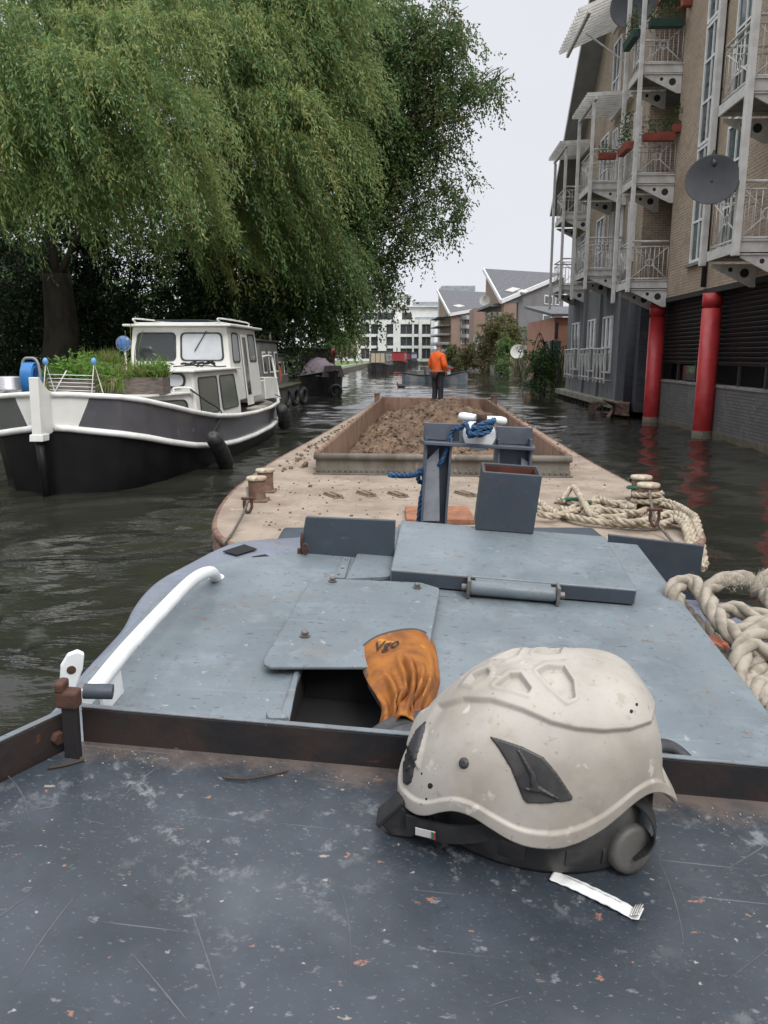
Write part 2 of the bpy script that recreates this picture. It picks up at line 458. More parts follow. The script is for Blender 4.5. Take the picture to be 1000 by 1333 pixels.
# ============================================================= the tug we stand on
tf = nz(ray(590, 372))                      # its foredeck rises a little towards the bow and leans to starboard
r0 = nz(np.cross(tf, A(0, 0, 1))); n0 = np.cross(r0, tf); ro = math.radians(-3.6)
tr = r0 * math.cos(ro) + n0 * math.sin(ro); tn = np.cross(tr, tf)
TP0 = EYE + ray(520, 880) * 1.55
TR = np.stack([tr, tf, tn], 1)
def T3(u, v, w=0.): return TP0 + tr * u + tf * v + tn * w
def TP(x, y, w=0.): return onp(x, y, TP0 + tn * w, tn)
def TL(P): d = np.asarray(P) - TP0; return A(d @ tr, d @ tf, d @ tn)
WD = .2356                                  # the dark cabin top stands this far above the foredeck casing

def boat_paint(name, col, c2, speck=True, rough=.42, k=1.):
    m, nt, b = newmat(name); p = N(nt, 'ShaderNodeNewGeometry').outputs['Position']
    def mp(sx_, sy_, rz, lx):
        n = N(nt, 'ShaderNodeMapping'); n.inputs['Scale'].default_value = (sx_, sy_, 1); n.inputs['Rotation'].default_value = (0, 0, rz); n.inputs['Location'].default_value = (lx, lx * .6, lx * .3)
        nt.links.new(p, n.inputs['Vector']); return n.outputs[0]
    def mul(a, k):
        n = N(nt, 'ShaderNodeMath', operation='MULTIPLY'); nt.links.new(a, n.inputs[0])
        if isinstance(k, float): n.inputs[1].default_value = k
        else: nt.links.new(k, n.inputs[1])
        return n.outputs[0]
    c = mixc(nt, ramp(nt, noise_tex(nt, p, 2.6, 6, .62), .36, .68), col, c2)
    c = mixc(nt, mul(ramp(nt, noise_tex(nt, mp(1, 1, 0, 3), 9, 6, .7), .5, .68), .5), c, tuple(x * 1.2 + .01 for x in col))
    c = mixc(nt, mul(ramp(nt, noise_tex(nt, mp(1, 1, 0, 8), 5.5, 6, .7), .55, .72), .45 * k), c, (.15, .145, .13))
    # dusty rings, fine grit, rust freckles, scrapes down to grey and to red oxide
    c = mixc(nt, mul(ramp(nt, noise_tex(nt, mp(1, .7, .3, 5), 75, 3, .6), .625, .68), .55 * k), c, (.085, .085, .085))
    c = mixc(nt, mul(ramp(nt, noise_tex(nt, mp(.5, 1.6, .2, 15), 60, 2, .6), .67, .71), .7 * k), c, (.045, .042, .042))
    c = mixc(nt, mul(ramp(nt, noise_tex(nt, mp(1, 1, .7, 25), 38, 3, .6), .67, .72), .5 * k), c, (.36, .37, .37))
    g = mul(ramp(nt, noise_tex(nt, mp(1, 1, 0, 35), 44, 3, .6), .60, .66), ramp(nt, noise_tex(nt, mp(1, 1, 0, 36), 4.2, 3), .52, .62))
    c = mixc(nt, mul(g, .7 * k), c, (.17, .075, .04))
    for rz, s1, lx in ((1.2, 90, 4), (.2, 120, 12), (2.4, 100, 21)):
        c = mixc(nt, mul(ramp(nt, noise_tex(nt, mp(s1 / 45.0, s1, rz, lx), 1.0, 2, .5), .70, .76), .2 * k), c, (.34, .36, .38))
    # worn plate edges
    bv = N(nt, 'ShaderNodeBevel', samples=4); bv.inputs['Radius'].default_value = .006
    gn = N(nt, 'ShaderNodeNewGeometry'); d = N(nt, 'ShaderNodeVectorMath', operation='DOT_PRODUCT')
    nt.links.new(bv.outputs[0], d.inputs[0]); nt.links.new(gn.outputs['True Normal'], d.inputs[1])
    e = mul(ramp(nt, d.outputs['Value'], .80, .985, True), ramp(nt, noise_tex(nt, p, 34, 4, .7), .42, .56))
    c = mixc(nt, mul(e, .85), c, (.10, .062, .045))
    nt.links.new(c, b.inputs['Base Color'])
    mr = N(nt, 'ShaderNodeMapRange'); nt.links.new(noise_tex(nt, p, 6, 5, .65), mr.inputs[0])
    mr.inputs[1].default_value = .3; mr.inputs[2].default_value = .7; mr.inputs[3].default_value = rough - .13; mr.inputs[4].default_value = rough + .16; nt.links.new(mr.outputs[0], b.inputs['Roughness'])
    add_bump(nt, b, noise_tex(nt, p, 2.0, 3), .25, .03); add_bump(nt, b, noise_tex(nt, p, 130, 4, .7), .2, .002)
    return m
M['tug_blue'] = boat_paint('worn_blue_grey_paint', (.155, .185, .205), (.108, .130, .145))
M['tug_lav'] = boat_paint('faded_lavender_paint', (.16, .178, .22), (.12, .132, .165), False)
M['tug_dark'] = boat_paint('dark_slate_paint', (.042, .055, .072), (.032, .042, .055), True, .5, .22)
M['tug_black'] = mat('black_bitumen_paint', (.012, .012, .014), .6, c2=(.03, .02, .018), ns=14, spots=[(28, .66, .06, (.11, .035, .02)), (45, .7, .04, (.08, .08, .08))], bump=[(50, .3, .004)])
M['tug_white'] = mat('chipped_white_paint', (.74, .76, .76), .42, c2=(.6, .62, .62), ns=9, spots=[(40, .7, .03, (.2, .16, .12))], bump=[(60, .1, .002)])
M['rust'] = mat('rust', (.085, .038, .024), .85, c2=(.035, .018, .013), ns=20, bump=[(60, .5, .004)])
M['steel'] = mat('worn_steel', (.2, .19, .18), .5, .6, c2=(.12, .1, .09), ns=30)
M['dark_inside'] = mat('dark_inside', (.008, .008, .009), .9)  # near black: the shade inside the openings is put into the colour
M['redlead'] = mat('red_lead_primer', (.10, .028, .016), .8, c2=(.045, .016, .012), ns=12)

def cabin_top_mat():
    m, nt, b = newmat('scratched_slate_cabin_top')
    p = N(nt, 'ShaderNodeNewGeometry').outputs['Position']
    def dotc(axis, off):
        d = N(nt, 'ShaderNodeVectorMath', operation='DOT_PRODUCT'); nt.links.new(p, d.inputs[0]); d.inputs[1].default_value = tuple(axis)
        a = N(nt, 'ShaderNodeMath', operation='ADD'); nt.links.new(d.outputs['Value'], a.inputs[0]); a.inputs[1].default_value = -float(np.dot(axis, TP0)) + off
        return a.outputs[0]
    u = dotc(tr, 0); v = dotc(tf, 0)
    cb = N(nt, 'ShaderNodeCombineXYZ'); nt.links.new(u, cb.inputs[0]); nt.links.new(v, cb.inputs[1]); q = cb.outputs[0]
    def mp(sx_, sy_, rz=0, lx=0):
        n = N(nt, 'ShaderNodeMapping'); n.inputs['Scale'].default_value = (sx_, sy_, 1); n.inputs['Rotation'].default_value = (0, 0, rz); n.inputs['Location'].default_value = (lx, lx * .7, 0)
        nt.links.new(q, n.inputs['Vector']); return n.outputs[0]
    c = mixc(nt, ramp(nt, noise_tex(nt, q, 7, 5, .6), .38, .66), (.025, .032, .041), (.041, .050, .062))
    c = mixc(nt, ramp(nt, noise_tex(nt, mp(1, 1, .5), 3.3, 4, .6), .55, .78), c, (.070, .080, .092))
    # milky scuffs and dried drips
    def mul(a, k):
        n = N(nt, 'ShaderNodeMath', operation='MULTIPLY'); nt.links.new(a, n.inputs[0])
        if isinstance(k, float): n.inputs[1].default_value = k
        else: nt.links.new(k, n.inputs[1])
        return n.outputs[0]
    sc = mul(ramp(nt, noise_tex(nt, mp(1, 1, .8, 3), 34, 5, .75), .52, .66), ramp(nt, noise_tex(nt, mp(1, 1, 0, 2), 5.5, 3), .46, .66))
    c = mixc(nt, mul(sc, .7), c, (.24, .25, .255))
    sc = ramp(nt, noise_tex(nt, mp(1, 1.7, .2, 9), 46, 3, .6), .63, .72)
    c = mixc(nt, mul(sc, .45), c, (.25, .26, .27))
    c = mixc(nt, ramp(nt, noise_tex(nt, mp(1, 1, .1, 31), 95, 2, .5), .715, .76), c, (.24, .24, .235))
    # long thin scratches at two angles
    for rz, s1, lx, th in ((1.45, 120, 4, .71), (.35, 150, 12, .735), (2.2, 130, 21, .72), (1.1, 200, 33, .72)):
        s_ = ramp(nt, noise_tex(nt, mp(s1 / 60.0, s1, rz, lx), 1.0, 2, .5), th, th + .04)
        c = mixc(nt, mul(s_, .4), c, (.22, .23, .24))
    c = mixc(nt, mul(ramp(nt, noise_tex(nt, mp(1, 1.8, .5, 51), 150, 3, .6), .62, .68), .4), c, (.16, .165, .17))
    c = mixc(nt, mul(ramp(nt, noise_tex(nt, mp(1, 1.3, 1.1, 61), 17, 4, .6), .62, .68), .55), c, (.018, .022, .028))
    # chipped paint showing red oxide
    s_ = ramp(nt, noise_tex(nt, mp(1, 1.5, .4, 17), 34, 4, .65), .665, .70)
    c = mixc(nt, mul(s_, .85), c, (.27, .125, .08))
    c = mixc(nt, ramp(nt, noise_tex(nt, mp(.7, 1.4, .9, 41), 30, 4, .65), .68, .71), c, (.25, .215, .185))
    # grit washed up against the front angle bar
    nz_ = noise_tex(nt, mp(1, 1, 0, 5), 26, 5, .7)
    a = N(nt, 'ShaderNodeMath', operation='MULTIPLY_ADD'); nt.links.new(nz_, a.inputs[0]); a.inputs[1].default_value = .12; nt.links.new(v, a.inputs[2])
    c = mixc(nt, mul(ramp(nt, a.outputs[0], -.635, -.575), .75), c, (.15, .115, .095))
    nt.links.new(c, b.inputs['Base Color'])
    mrr = N(nt, 'ShaderNodeMapRange'); nt.links.new(noise_tex(nt, q, 9, 5, .65), mrr.inputs[0])
    mrr.inputs[1].default_value = .3; mrr.inputs[2].default_value = .7; mrr.inputs[3].default_value = .27; mrr.inputs[4].default_value = .55; b.inputs['Specular IOR Level'].default_value = .4
    nt.links.new(mrr.outputs[0], b.inputs['Roughness'])
    add_bump(nt, b, noise_tex(nt, q, 4, 3), .12, .02)
    add_bump(nt, b, noise_tex(nt, q, 140, 4, .7), .18, .0015)
    return m
M['cabin_top'] = cabin_top_mat()

tug = thing('tug_boat', 'blue grey steel tug in the foreground with scratched dark cabin top and white handrail', 'tug', (.1, 2.2, 0))
def tobj(name, mb, mk, bevel=.002, seg=2, parent=None, mats=None):
    return obj(name, mb, mats or M[mk], parent or tug, bevel, seg)
# hull: lower body down to the water and a long low foredeck hidden ahead of the casing
mb = MB()
hp = [(-.70, -2.2), (-.66, -.6), (-.655, .15), (-.65, .32), (-.64, .42), (-.60, .53), (-.54, .63), (-.44, .73), (-.30, .79), (1.0, .83), (1.18, .5), (1.22, -2.2)]
top = [T3(u, v, -.10) for u, v in hp]
bot = [A(p[0], p[1], -.25) for p in top]
for i_, (u, v) in enumerate(hp): pass
nn_ = len(top); mb.add(top + bot, [list(range(nn_)), list(range(nn_, 2 * nn_))[::-1]] + [[i, (i + 1) % nn_, nn_ + (i + 1) % nn_, nn_ + i] for i in range(nn_)])
tobj('hull', mb, 'tug_lav', .018, 4)
mb = MB(); mb.span((-.75, 2.27, -.25), (1.55, 5.55, .80)); tobj('forepeak', mb, 'tug_dark', .03)
# side deck plate: rounded outer lip seen left of the handrail
px = [(60, 935), (100, 880), (150, 826), (163, 808), (172, 790), (187, 770), (208, 752), (243, 733), (285, 712), (318, 703), (400, 697), (440, 694)]
L_ = [TL(TP(x, y, -.045)) for x, y in px]; L_ = [A(q[0], q[1], 0) for q in spline([A(l[0], l[1], 0) for l in L_], 6)]
mb = MB(); poly = [T3(l[0], l[1], -.045) for l in L_] + [T3(-.25, L_[-1][1], -.045), T3(-.25, -.6, -.045), T3(-.6, -.6, -.045)]
mb.prism(poly, -tn * .06); tobj('foredeck_plate', mb, 'tug_lav', .015, 4)
mb = MB(); q = [TL(TP(x, y, -.045)) for x, y in ((290, 720), (318, 711), (335, 717), (308, 725))]
mb.prism([T3(l[0], l[1], -.0405) for l in q], tn * .002); tobj('drain_slot', mb, 'dark_inside', 0)
mb = MB(); q = [TL(TP(x, y, -.045)) for x, y in ((328, 727), (345, 724), (352, 727), (335, 729))]
mb.prism([T3(l[0], l[1], -.0405) for l in q], tn * .002); tobj('drain_slot', mb, 'dark_inside', 0)
# casing roof (two plates that leave the small service opening)
OU0, OU1, OV0, OV1 = -.197, -.005, -.215, .03
left = [(-.60, -.62), (-.602, .20), (-.585, .40), (-.555, .51), (-.49, .585), (-.38, .635), (-.34, .665), (-.10, .69), (-.10, OV1), (OU0, OV1), (OU0, OV0), (-.10, OV0), (-.10, -.62)]
right = [(-.10, -.62), (-.10, OV0), (OU1, OV0), (OU1, OV1), (-.10, OV1), (-.10, .69), (-.07, .69), (-.07, 1.02), (.698, 1.0), (.722, -.02), (.73, -.62)]
mb = MB()
for pg in (left, right): mb.prism([T3(u, v, -.012) for u, v in pg], tn * .012)
tobj('casing_roof', mb, 'tug_blue', .003)
mb = MB()
for pg in ([(-.585, -.62), (-.585, .38), (-.54, .48), (-.36, .62), (OU0 - .012, .64), (OU0 - .012, -.62)], [(.02, -.62), (.02, .97), (.675, .97), (.70, -.62)]):
    mb.prism([T3(u, v, -.16) for u, v in pg], tn * .147)
mb.prism([T3(u, v, -.16) for u, v in ((OU0 - .012, .06), (OU0 - .012, .64), (.02, .66), (.02, .06))], tn * .147)
mb.prism([T3(u, v, -.16) for u, v in ((OU0 - .012, -.62), (OU0 - .012, -.24), (.02, -.24), (.02, -.62))], tn * .147)
tobj('casing_side', mb, 'tug_dark', 0)
# service opening: well, near ledge and raised left lip
mb = MB(); F = lambda u, v, w: T3(u, v, w)
mb.span((OU0 - .003, OV0 + .055, -.094), (OU1 + .003, OV1 + .003, -.088), F)
mb.span((OU0 - .006, OV0 - .003, -.087), (OU0 - .002, OV1 + .003, -.013), F); mb.span((OU1 + .002, OV0 - .003, -.087), (OU1 + .006, OV1 + .003, -.013), F); mb.span((OU0 - .001, OV1 + .002, -.087), (OU1 + .001, OV1 + .006, -.013), F)
tobj('opening_well', mb, 'dark_inside', 0)
mb = MB(); mb.prism([T3(OU0, OV0, -.03), T3(OU1, OV0, -.03), T3(OU1, OV0 + .035, -.05), T3(OU0, OV0 + .035, -.05)], -tn * .004)
tobj('opening_ledge', mb, 'tug_dark', .001)
mb = MB(); a = [TL(TP(x, y, .004)) for x, y in ((346, 938), (363, 932), (376, 945), (350, 946))]
mb.prism([T3(l[0], l[1], .001) for l in a], tn * .02)
b_ = [TL(TP(x, y, .004)) for x, y in ((386, 868), (391, 868), (377, 940), (362, 940))]
mb.prism([T3(l[0], l[1], .001) for l in b_], tn * .006)
tobj('opening_lip', mb, 'tug_blue', .001)
# loose cover plate with its bolts
px = [(352, 868), (344, 864), (343, 858), (348, 850), (403, 757), (412, 752), (548, 758), (571, 765), (573, 768), (562, 826), (557, 858), (548, 869), (470, 868)]
L_ = [TL(TP(x, y, .022)) for x, y in px]
mb = MB(); mb.prism([T3(l[0], l[1], .015) for l in L_], tn * .007); cover = tobj('cover_plate', mb, 'tug_blue', .002)
for x, y, s_ in ((433, 757, 1), (543, 765, 1), (397, 828, 1.05)):
    l = TL(TP(x, y, .022)); mb = MB()
    mb.lathe([(.011 * s_, 0), (.011 * s_, .003)], T3(l[0], l[1], .0225), TR, 14)
    mb.lathe([(.0075 * s_, 0), (.0075 * s_, .008), (.006 * s_, .009)], T3(l[0], l[1], .0255), TR, 6, smooth=False)
    tobj('bolt', mb, 'steel', 0)
# stud strip and flat panel beside the hatch
L_ = [TL(TP(x, y, .012)) for x, y in ((450, 753), (479, 690), (521, 687), (508, 750))]
mb = MB(); mb.prism([T3(l[0], l[1], .001) for l in L_], tn * .011); tobj('side_panel', mb, 'tug_blue', .002)
L_ = [TL(TP(x, y, .006)) for x, y in ((434, 751), (447, 724), (457, 725), (449, 752))]
mb = MB(); mb.prism([T3(l[0], l[1], .001) for l in L_], tn * .005); st = tobj('stud_strip', mb, 'tug_blue', .001)
for x, y in ((451, 729), (446, 740), (441, 748)):
    mb = MB(); l = TL(TP(x, y, .006)); mb.ball(T3(l[0], l[1], .007), (.004, .004, .004), 8, R=TR); tobj('stud', mb, 'steel', 0, parent=st)
# hatch lid, with its hinge tube
HW = .045
h0 = TL(TP(509, 741, HW)); h1 = TL(TP(829, 768, HW)); h2 = TL(TP(522, 679, HW)); h3 = TL(TP(787, 696, HW))
hu0, hu1, hv0, hv1 = (h0[0] + h2[0]) / 2, (h1[0] + h3[0]) / 2, (h0[1] + h1[1]) / 2, (h2[1] + h3[1]) / 2
mb = MB(); mb.span((hu0, hv0, .004), (hu1, hv1, HW), F); hatch = tobj('hatch_lid', mb, 'tug_blue', .004, 3)
mb = MB(); mb.span((hu0 + .004, hv0 - .0025, .006), (hu1 - .004, hv0 - .0005, HW - .004), F); tobj('lid_edge', mb, 'tug_dark', 0, parent=hatch)
a = TP(612, 763, .026); b_ = TP(724, 774, .026); la, lb = TL(a), TL(b_); la[1] = lb[1] = (la[1] + lb[1]) / 2
mb = MB(); mb.tube([T3(la[0], la[1], .024), T3(lb[0], lb[1], .024)], .019, 14); mb.span((la[0] + .012, la[1], .02), (lb[0] - .012, hv0 - .003, .043), F)
hinge = tobj('hinge', mb, 'tug_blue', .002)
for l in (la, lb):
    s_ = 1 if l is lb else -1
    mb = MB(); mb.span((l[0] + s_ * .004 - .004, l[1] - .022, .001), (l[0] + s_ * .004 + .004, l[1] + .022, .05), F)
    mb.tube([T3(l[0] + s_ * .006, l[1], .024), T3(l[0] + s_ * .022, l[1], .024)], .009, 8); tobj('hinge_lug', mb, 'steel', .001, parent=hinge)
# open square vent trunk on the hatch end
b0 = TL(TP(618.5, 688, HW)); b1 = TL(TP(695, 698, HW)); bu0, bu1, bv = b0[0], b1[0], (b0[1] + b1[1]) / 2
bh = .185; bd = .13; t = .008; ln = nz(tn * 1 - tr * .05 + A(0, -.02, 0))
def FB(u, v, w): return T3(u, v, HW + .001) + nz(tn + tr * .035) * w
mb = MB()
mb.span((bu0, bv, 0), (bu1, bv + t, bh), FB); mb.span((bu0, bv + bd - t, 0), (bu1, bv + bd, bh), FB)
mb.span((bu0, bv + t, 0), (bu0 + t, bv + bd - t, bh), FB); mb.span((bu1 - t, bv + t, 0), (bu1, bv + bd - t, bh), FB)
box = tobj('vent_trunk', mb, 'tug_dark', .003)
mb = MB(); i_ = t + .0015
for lo, hi in (((bu0 + i_, bv + bd - i_ - .002, .01), (bu1 - i_, bv + bd - i_, bh - .006)), ((bu0 + i_, bv + i_, .01), (bu0 + i_ + .002, bv + bd - i_ - .003, bh - .006)), ((bu1 - i_ - .002, bv + i_, .01), (bu1 - i_, bv + bd - i_ - .003, bh - .006)), ((bu0 + i_ + .003, bv + i_, .004), (bu1 - i_ - .003, bv + bd - i_ - .003, .008))):
    mb.span(lo, hi, FB)
tobj('vent_lining', mb, 'redlead', 0, parent=box)
# pushing plates at the front of the casing
pa, pb = TL(TP(390, 722)), TL(TP(516, 726)); v0 = (pa[1] + pb[1]) / 2 - .005
def plate(x0, x1, ytop, v, w0, name='push_plate'):
    a = T3(0, v, 0)
    P = [onp(x, y, a, tf) for x, y in ((x0[0], ytop[0]), (x1[0], ytop[1]))]
    la, lb = TL(P[0]), TL(P[1]); la2, lb2 = TL(onp(x0[1], ytop[2], a, tf)), TL(onp(x1[1], ytop[3], a, tf))
    mb = MB(); mb.prism([T3(la2[0], v, la2[2]), T3(lb2[0], v, lb2[2]), T3(lb[0], v, lb[2]), T3(la[0], v, la[2])], tf * .012)
    return tobj(name, mb, 'tug_dark', .002)
plate((398, 389), (515, 513), (673, 678, 724, 728), v0, 0)
plate((792, 797), (917, 904), (696, 711, 800, 800), 1.03, 0)
# chain shackle beside the left plate
c = TP(393, 712, .02); mb = MB()
mb.tube([c + A(0, 0, -.02), c + A(.0, -.005, .02), c + tr * .004 + A(0, -.01, .045)], .004, 8)
mb.tube([c + tr * .012 + A(0, -.02, .0) + .016 * (math.cos(t_) * tr * .5 + math.sin(t_) * tn) for t_ in np.linspace(0, 2 * PI, 13)[:-1]], .0028, 6, closed=True)
mb.span((-.012, -.004, -.02), (.012, .004, -.005), lambda x, y, z: c + tr * x + tf * y + tn * z)
tobj('shackle', mb, 'rust', 0)
# white handrail and lug
pts = [TP(112, 908, .055), TP(128, 890, .06), TP(165, 845, .065), TP(210, 796, .068), TP(245, 760, .07), TP(262, 748, .066), TP(275, 745, .045), TP(281, 752, .006)]
P = spline(pts, 8); mb = MB(); mb.tube(P, .0148, 16); rail = tobj('handrail', mb, 'tug_white', 0)
mb = MB(); mb.lathe([(.022, 0), (.022, .003), (.017, .006)], TP(281, 752, .0), TR, 16); tobj('rail_flange', mb, 'tug_white', 0, parent=rail)
mb = MB(); l = TL(TP(140, 890, .05)); mb.prism([T3(l[0] - .004, l[1] - .02, .0), T3(l[0] - .004, l[1] + .06, .0), T3(l[0] - .004, l[1] + .05, .055), T3(l[0] - .004, l[1] - .03, .055)], tr * .007)
tobj('rail_gusset', mb, 'tug_white', .001, parent=rail)
lg = [(76, 912), (79, 868), (88, 853), (101, 848), (110, 852), (108, 872), (99, 897), (90, 915)]
a0 = TP(85, 912, 0); mb = MB(); mb.prism([onp(x, y, a0, nz(tf - tr * .5)) for x, y in lg], nz(tf - tr * .5) * .012); lug = tobj('lug_plate', mb, 'tug_white', .003)
mb = MB(); hc = onp(93, 872, a0, nz(tf - tr * .5)); dd = nz(tf - tr * .5)
mb.tube([hc - dd * .0015, hc + dd * .0135], .008, 14); tobj('lug_hole', mb, 'rust', 0, parent=lug)
# dark cabin top with its angle-bar edges
DU = lambda u, v, w=0: T3(u, v, WD + w)
mb = MB(); top = [(-.335, -.652), (.95, -.628), (1.2, -1.9), (-1.05, -1.9)]
mb.prism([DU(u, v, -.012) for u, v in top], tn * .012); tobj('cabin_top', mb, 'cabin_top', 0)
mb = MB(); mb.prism([DU(u, v, -.5) for u, v in ((-.325, -.67), (.93, -.65), (1.1, -1.85), (-.98, -1.85))], tn * .48); tobj('cabin_side', mb, 'tug_dark', 0)
def angle_bar(a, b, h, name):
    mb = MB(); a3, b3 = DU(*a, -.012), DU(*b, -.012); h = h + .012; d = nz(b3 - a3); out = nz(np.cross(tn, d))
    mb.prism([a3, b3, b3 + out * .007, a3 + out * .007], tn * h)
    o = tobj(name, mb, 'tug_black', .0015)
    mb = MB(); mb.prism([a3 + tn * (h + .0006), b3 + tn * (h + .0006), b3 + out * .0075 + tn * (h + .0006), a3 + out * .0075 + tn * (h + .0006)], tn * .0012); tobj('painted_edge', mb, 'tug_blue', 0, parent=o)
    return o
ea, eb = TL(TP(110, 929, WD + .043)), TL(TP(1000, 1003, WD + .043))
angle_bar((-.335, -.652), (.95, -.628), .043, 'front_angle_bar')
angle_bar((-1.05, -1.9), (-.341, -.652), .043, 'side_angle_bar')
# long scratches dragged across the cabin top
M['scratch'] = mat('bare_scratch', (.095, .102, .108), .6, c2=(.06, .067, .075), ns=60)
rs_ = random.Random(21); mb = MB()
for k in range(24):
    u0, v0_ = rs_.uniform(-.5, .55), rs_.uniform(-1.02, -.68); an = rs_.choice([1.45, 1.6, 1.2, .5, -.35, 2.2]) + rs_.gauss(0, .18); L = rs_.uniform(.02, .13); cv = rs_.gauss(0, .9); wd_ = rs_.uniform(.00025, .0007)
    P_ = []; u, v, a_ = u0, v0_, an
    for i in range(14): P_.append((u, v, a_)); u += math.cos(a_) * L / 13; v += math.sin(a_) * L / 13; a_ += cv * L / 13 * 3
    g = [[DU(u + s_ * wd_ * math.sin(a_) * (1 - abs(i / 6.5 - 1) ** 2 + .05), v - s_ * wd_ * math.cos(a_) * (1 - abs(i / 6.5 - 1) ** 2 + .05), .00025) for s_ in (-1, 1)] for i, (u, v, a_) in enumerate(P_)]
    if all(v < -.665 for _, v, _ in P_): mb.grid(np.array(g), smooth=False)
tag(tobj('paint_scratches', mb, 'scratch', 0), kind='stuff')
# hinge pin bracket in the left corner
c = TL(TP(96, 985, WD)); mb = MB()
mb.span((c[0] - .0085, c[1] - .004, WD), (c[0] + .0085, c[1] + .004, WD + .065), F); pin = tobj('pin_bracket', mb, 'tug_black', .001)
mb = MB(); mb.span((c[0] - .013, c[1] - .008, WD + .063), (c[0] + .011, c[1] + .008, WD + .084), F); mb.span((c[0] - .013, c[1] - .009, WD + .082), (c[0] - .003, c[1] + .009, WD + .094), F)
tobj('pin_head', mb, 'rust', .003, parent=pin)
mb = MB(); mb.tube([T3(c[0] + .01, c[1] + .012, WD + .076), T3(c[0] + .04, c[1] + .02, WD + .074)], .0085, 14); tobj('pivot_tube', mb, 'tug_dark', .001, parent=pin)
mb = MB(); mb.tube([T3(c[0] - .028, c[1] + .01, WD + .018), T3(c[0] - .016, c[1] + .004, WD + .018)], .008, 6); tobj('pivot_nut', mb, 'rust', .001, parent=pin)
# towing frame on the forepeak: two H posts, an angle crossbar, white cone and cleat
FY = 4.2
def FP(x, y, dy=0): p = ony(x, y, FY); return p + A(0, dy, 0)
fr = thing_parts = MB()
def hpost(xl, xw, xr, ytop, ybot_x):
    mb = MB(); dep = .16
    for (xa, xb) in ((xl - 1.5, xl + 1.5), (xr - 1.5, xr + 1.5)):
        a, b = FP(xa, ytop), FP(xb, ytop); sl = ybot_x
        mb.prism([a, b, b + A(0, dep, 0), a + A(0, dep, 0)], A(sl, 0, .80 - a[2]))
    a, b = FP(xl + 1.6, ytop, dep * .45), FP(xr - 1.6, ytop, dep * .45)
    mb.prism([a, b, b + A(0, .015, 0), a + A(0, .015, 0)], A(ybot_x, 0, .80 - a[2]))
    return mb
M['frame'] = mat('faded_slate_frame', (.085, .10, .125), .5, c2=(.06, .07, .09), ns=6, spots=[(24, .7, .04, (.15, .08, .05))], bump=[(80, .1, .003)])
M['frame_pale'] = mat('pale_worn_frame', (.24, .25, .28), .55, c2=(.18, .19, .22), ns=10, spots=[(30, .68, .04, (.12, .12, .12))])
m1 = hpost(556, 0, 588, 570, -.04); tobj('frame_post', m1, 'frame', .002)
m1 = hpost(650, 0, 692, 572, .0); tobj('frame_post', m1, 'frame', .002)
mb = MB(); a, b = FP(567, 592, .02), FP(576, 580, .02)
for wb in ([FP(556, 600, .03), FP(572, 584, .03), FP(573, 680, .03), FP(549, 680, .03)], [FP(680, 596, .03), FP(691, 604, .03), FP(690, 680, .03), FP(676, 680, .03)]):
    mb = MB(); mb.prism(wb, A(0, .012, 0)); tobj('post_web', mb, 'frame_pale', .002)
mb = MB()
mb.prism([FP(553, 551, .05), FP(600, 553, .05), FP(600, 576, .05), FP(552, 573, .05)], A(0, .02, 0))
mb.prism([FP(600, 556, .05), FP(648, 559, .05), FP(648, 579, .05), FP(600, 576, .05)], A(0, .02, 0))
mb.prism([FP(648, 556, .05), FP(696, 558, .05), FP(696, 581, .05), FP(648, 579, .05)], A(0, .02, 0))
a, b = FP(552, 574), FP(696, 582)
mb.prism([a + A(0, -.03, 0), b + A(0, -.03, 0), b + A(.02, .10, 0), a + A(-.02, .10, 0)], A(0, 0, -.018))
cb_ = tobj('crossbar', mb, 'frame', .003)
mb = MB()
for p_ in ([FP(599, 558, .046), FP(648, 561, .046), FP(648, 580, .046), FP(599, 577, .046)],): mb.prism(p_, A(0, .003, 0))
tobj('wear_plate', mb, 'frame_pale', .001, parent=cb_)
cc = FP(625, 567, .044); Ry = np.stack([A(1, 0, 0), nz(A(0, .35, 1)), nz(A(0, -1, .35))], 1)
mb = MB(); mb.lathe([(.092, 0), (.09, .012), (.05, .022), (.03, .035)], cc, Ry, 28); cone = tobj('cleat_base', mb, 'tug_white', 0)
ck = cc + Ry @ A(0, 0, .03); mb = MB(); mb.tube([ck, ck + A(0, -.07, .08), ck + A(0, -.075, .115)], [.03, .028, .03], 14)
tobj('cleat_stem', mb, 'rust', 0, parent=cone)
mb = MB(); e1 = FP(596, 541, -.03); e2 = FP(659, 548, -.03); mid = (e1 + e2) / 2
dd = e2 - e1
mb.tube([e1, e1 + dd * .03, e1 + dd * .12, e1 + dd * .3, e1 + dd * .46, e1 + dd * .54, e1 + dd * .7, e1 + dd * .88, e1 + dd * .97, e2], [.008, .019, .024, .021, .017, .017, .021, .024, .019, .008], 14)
mb.ball(mid, (.026, .026, .026), 12); tobj('cleat_horns', mb, 'tug_white', 0, parent=cone)
BT_WHITE_CLEAT = (ck, cc)
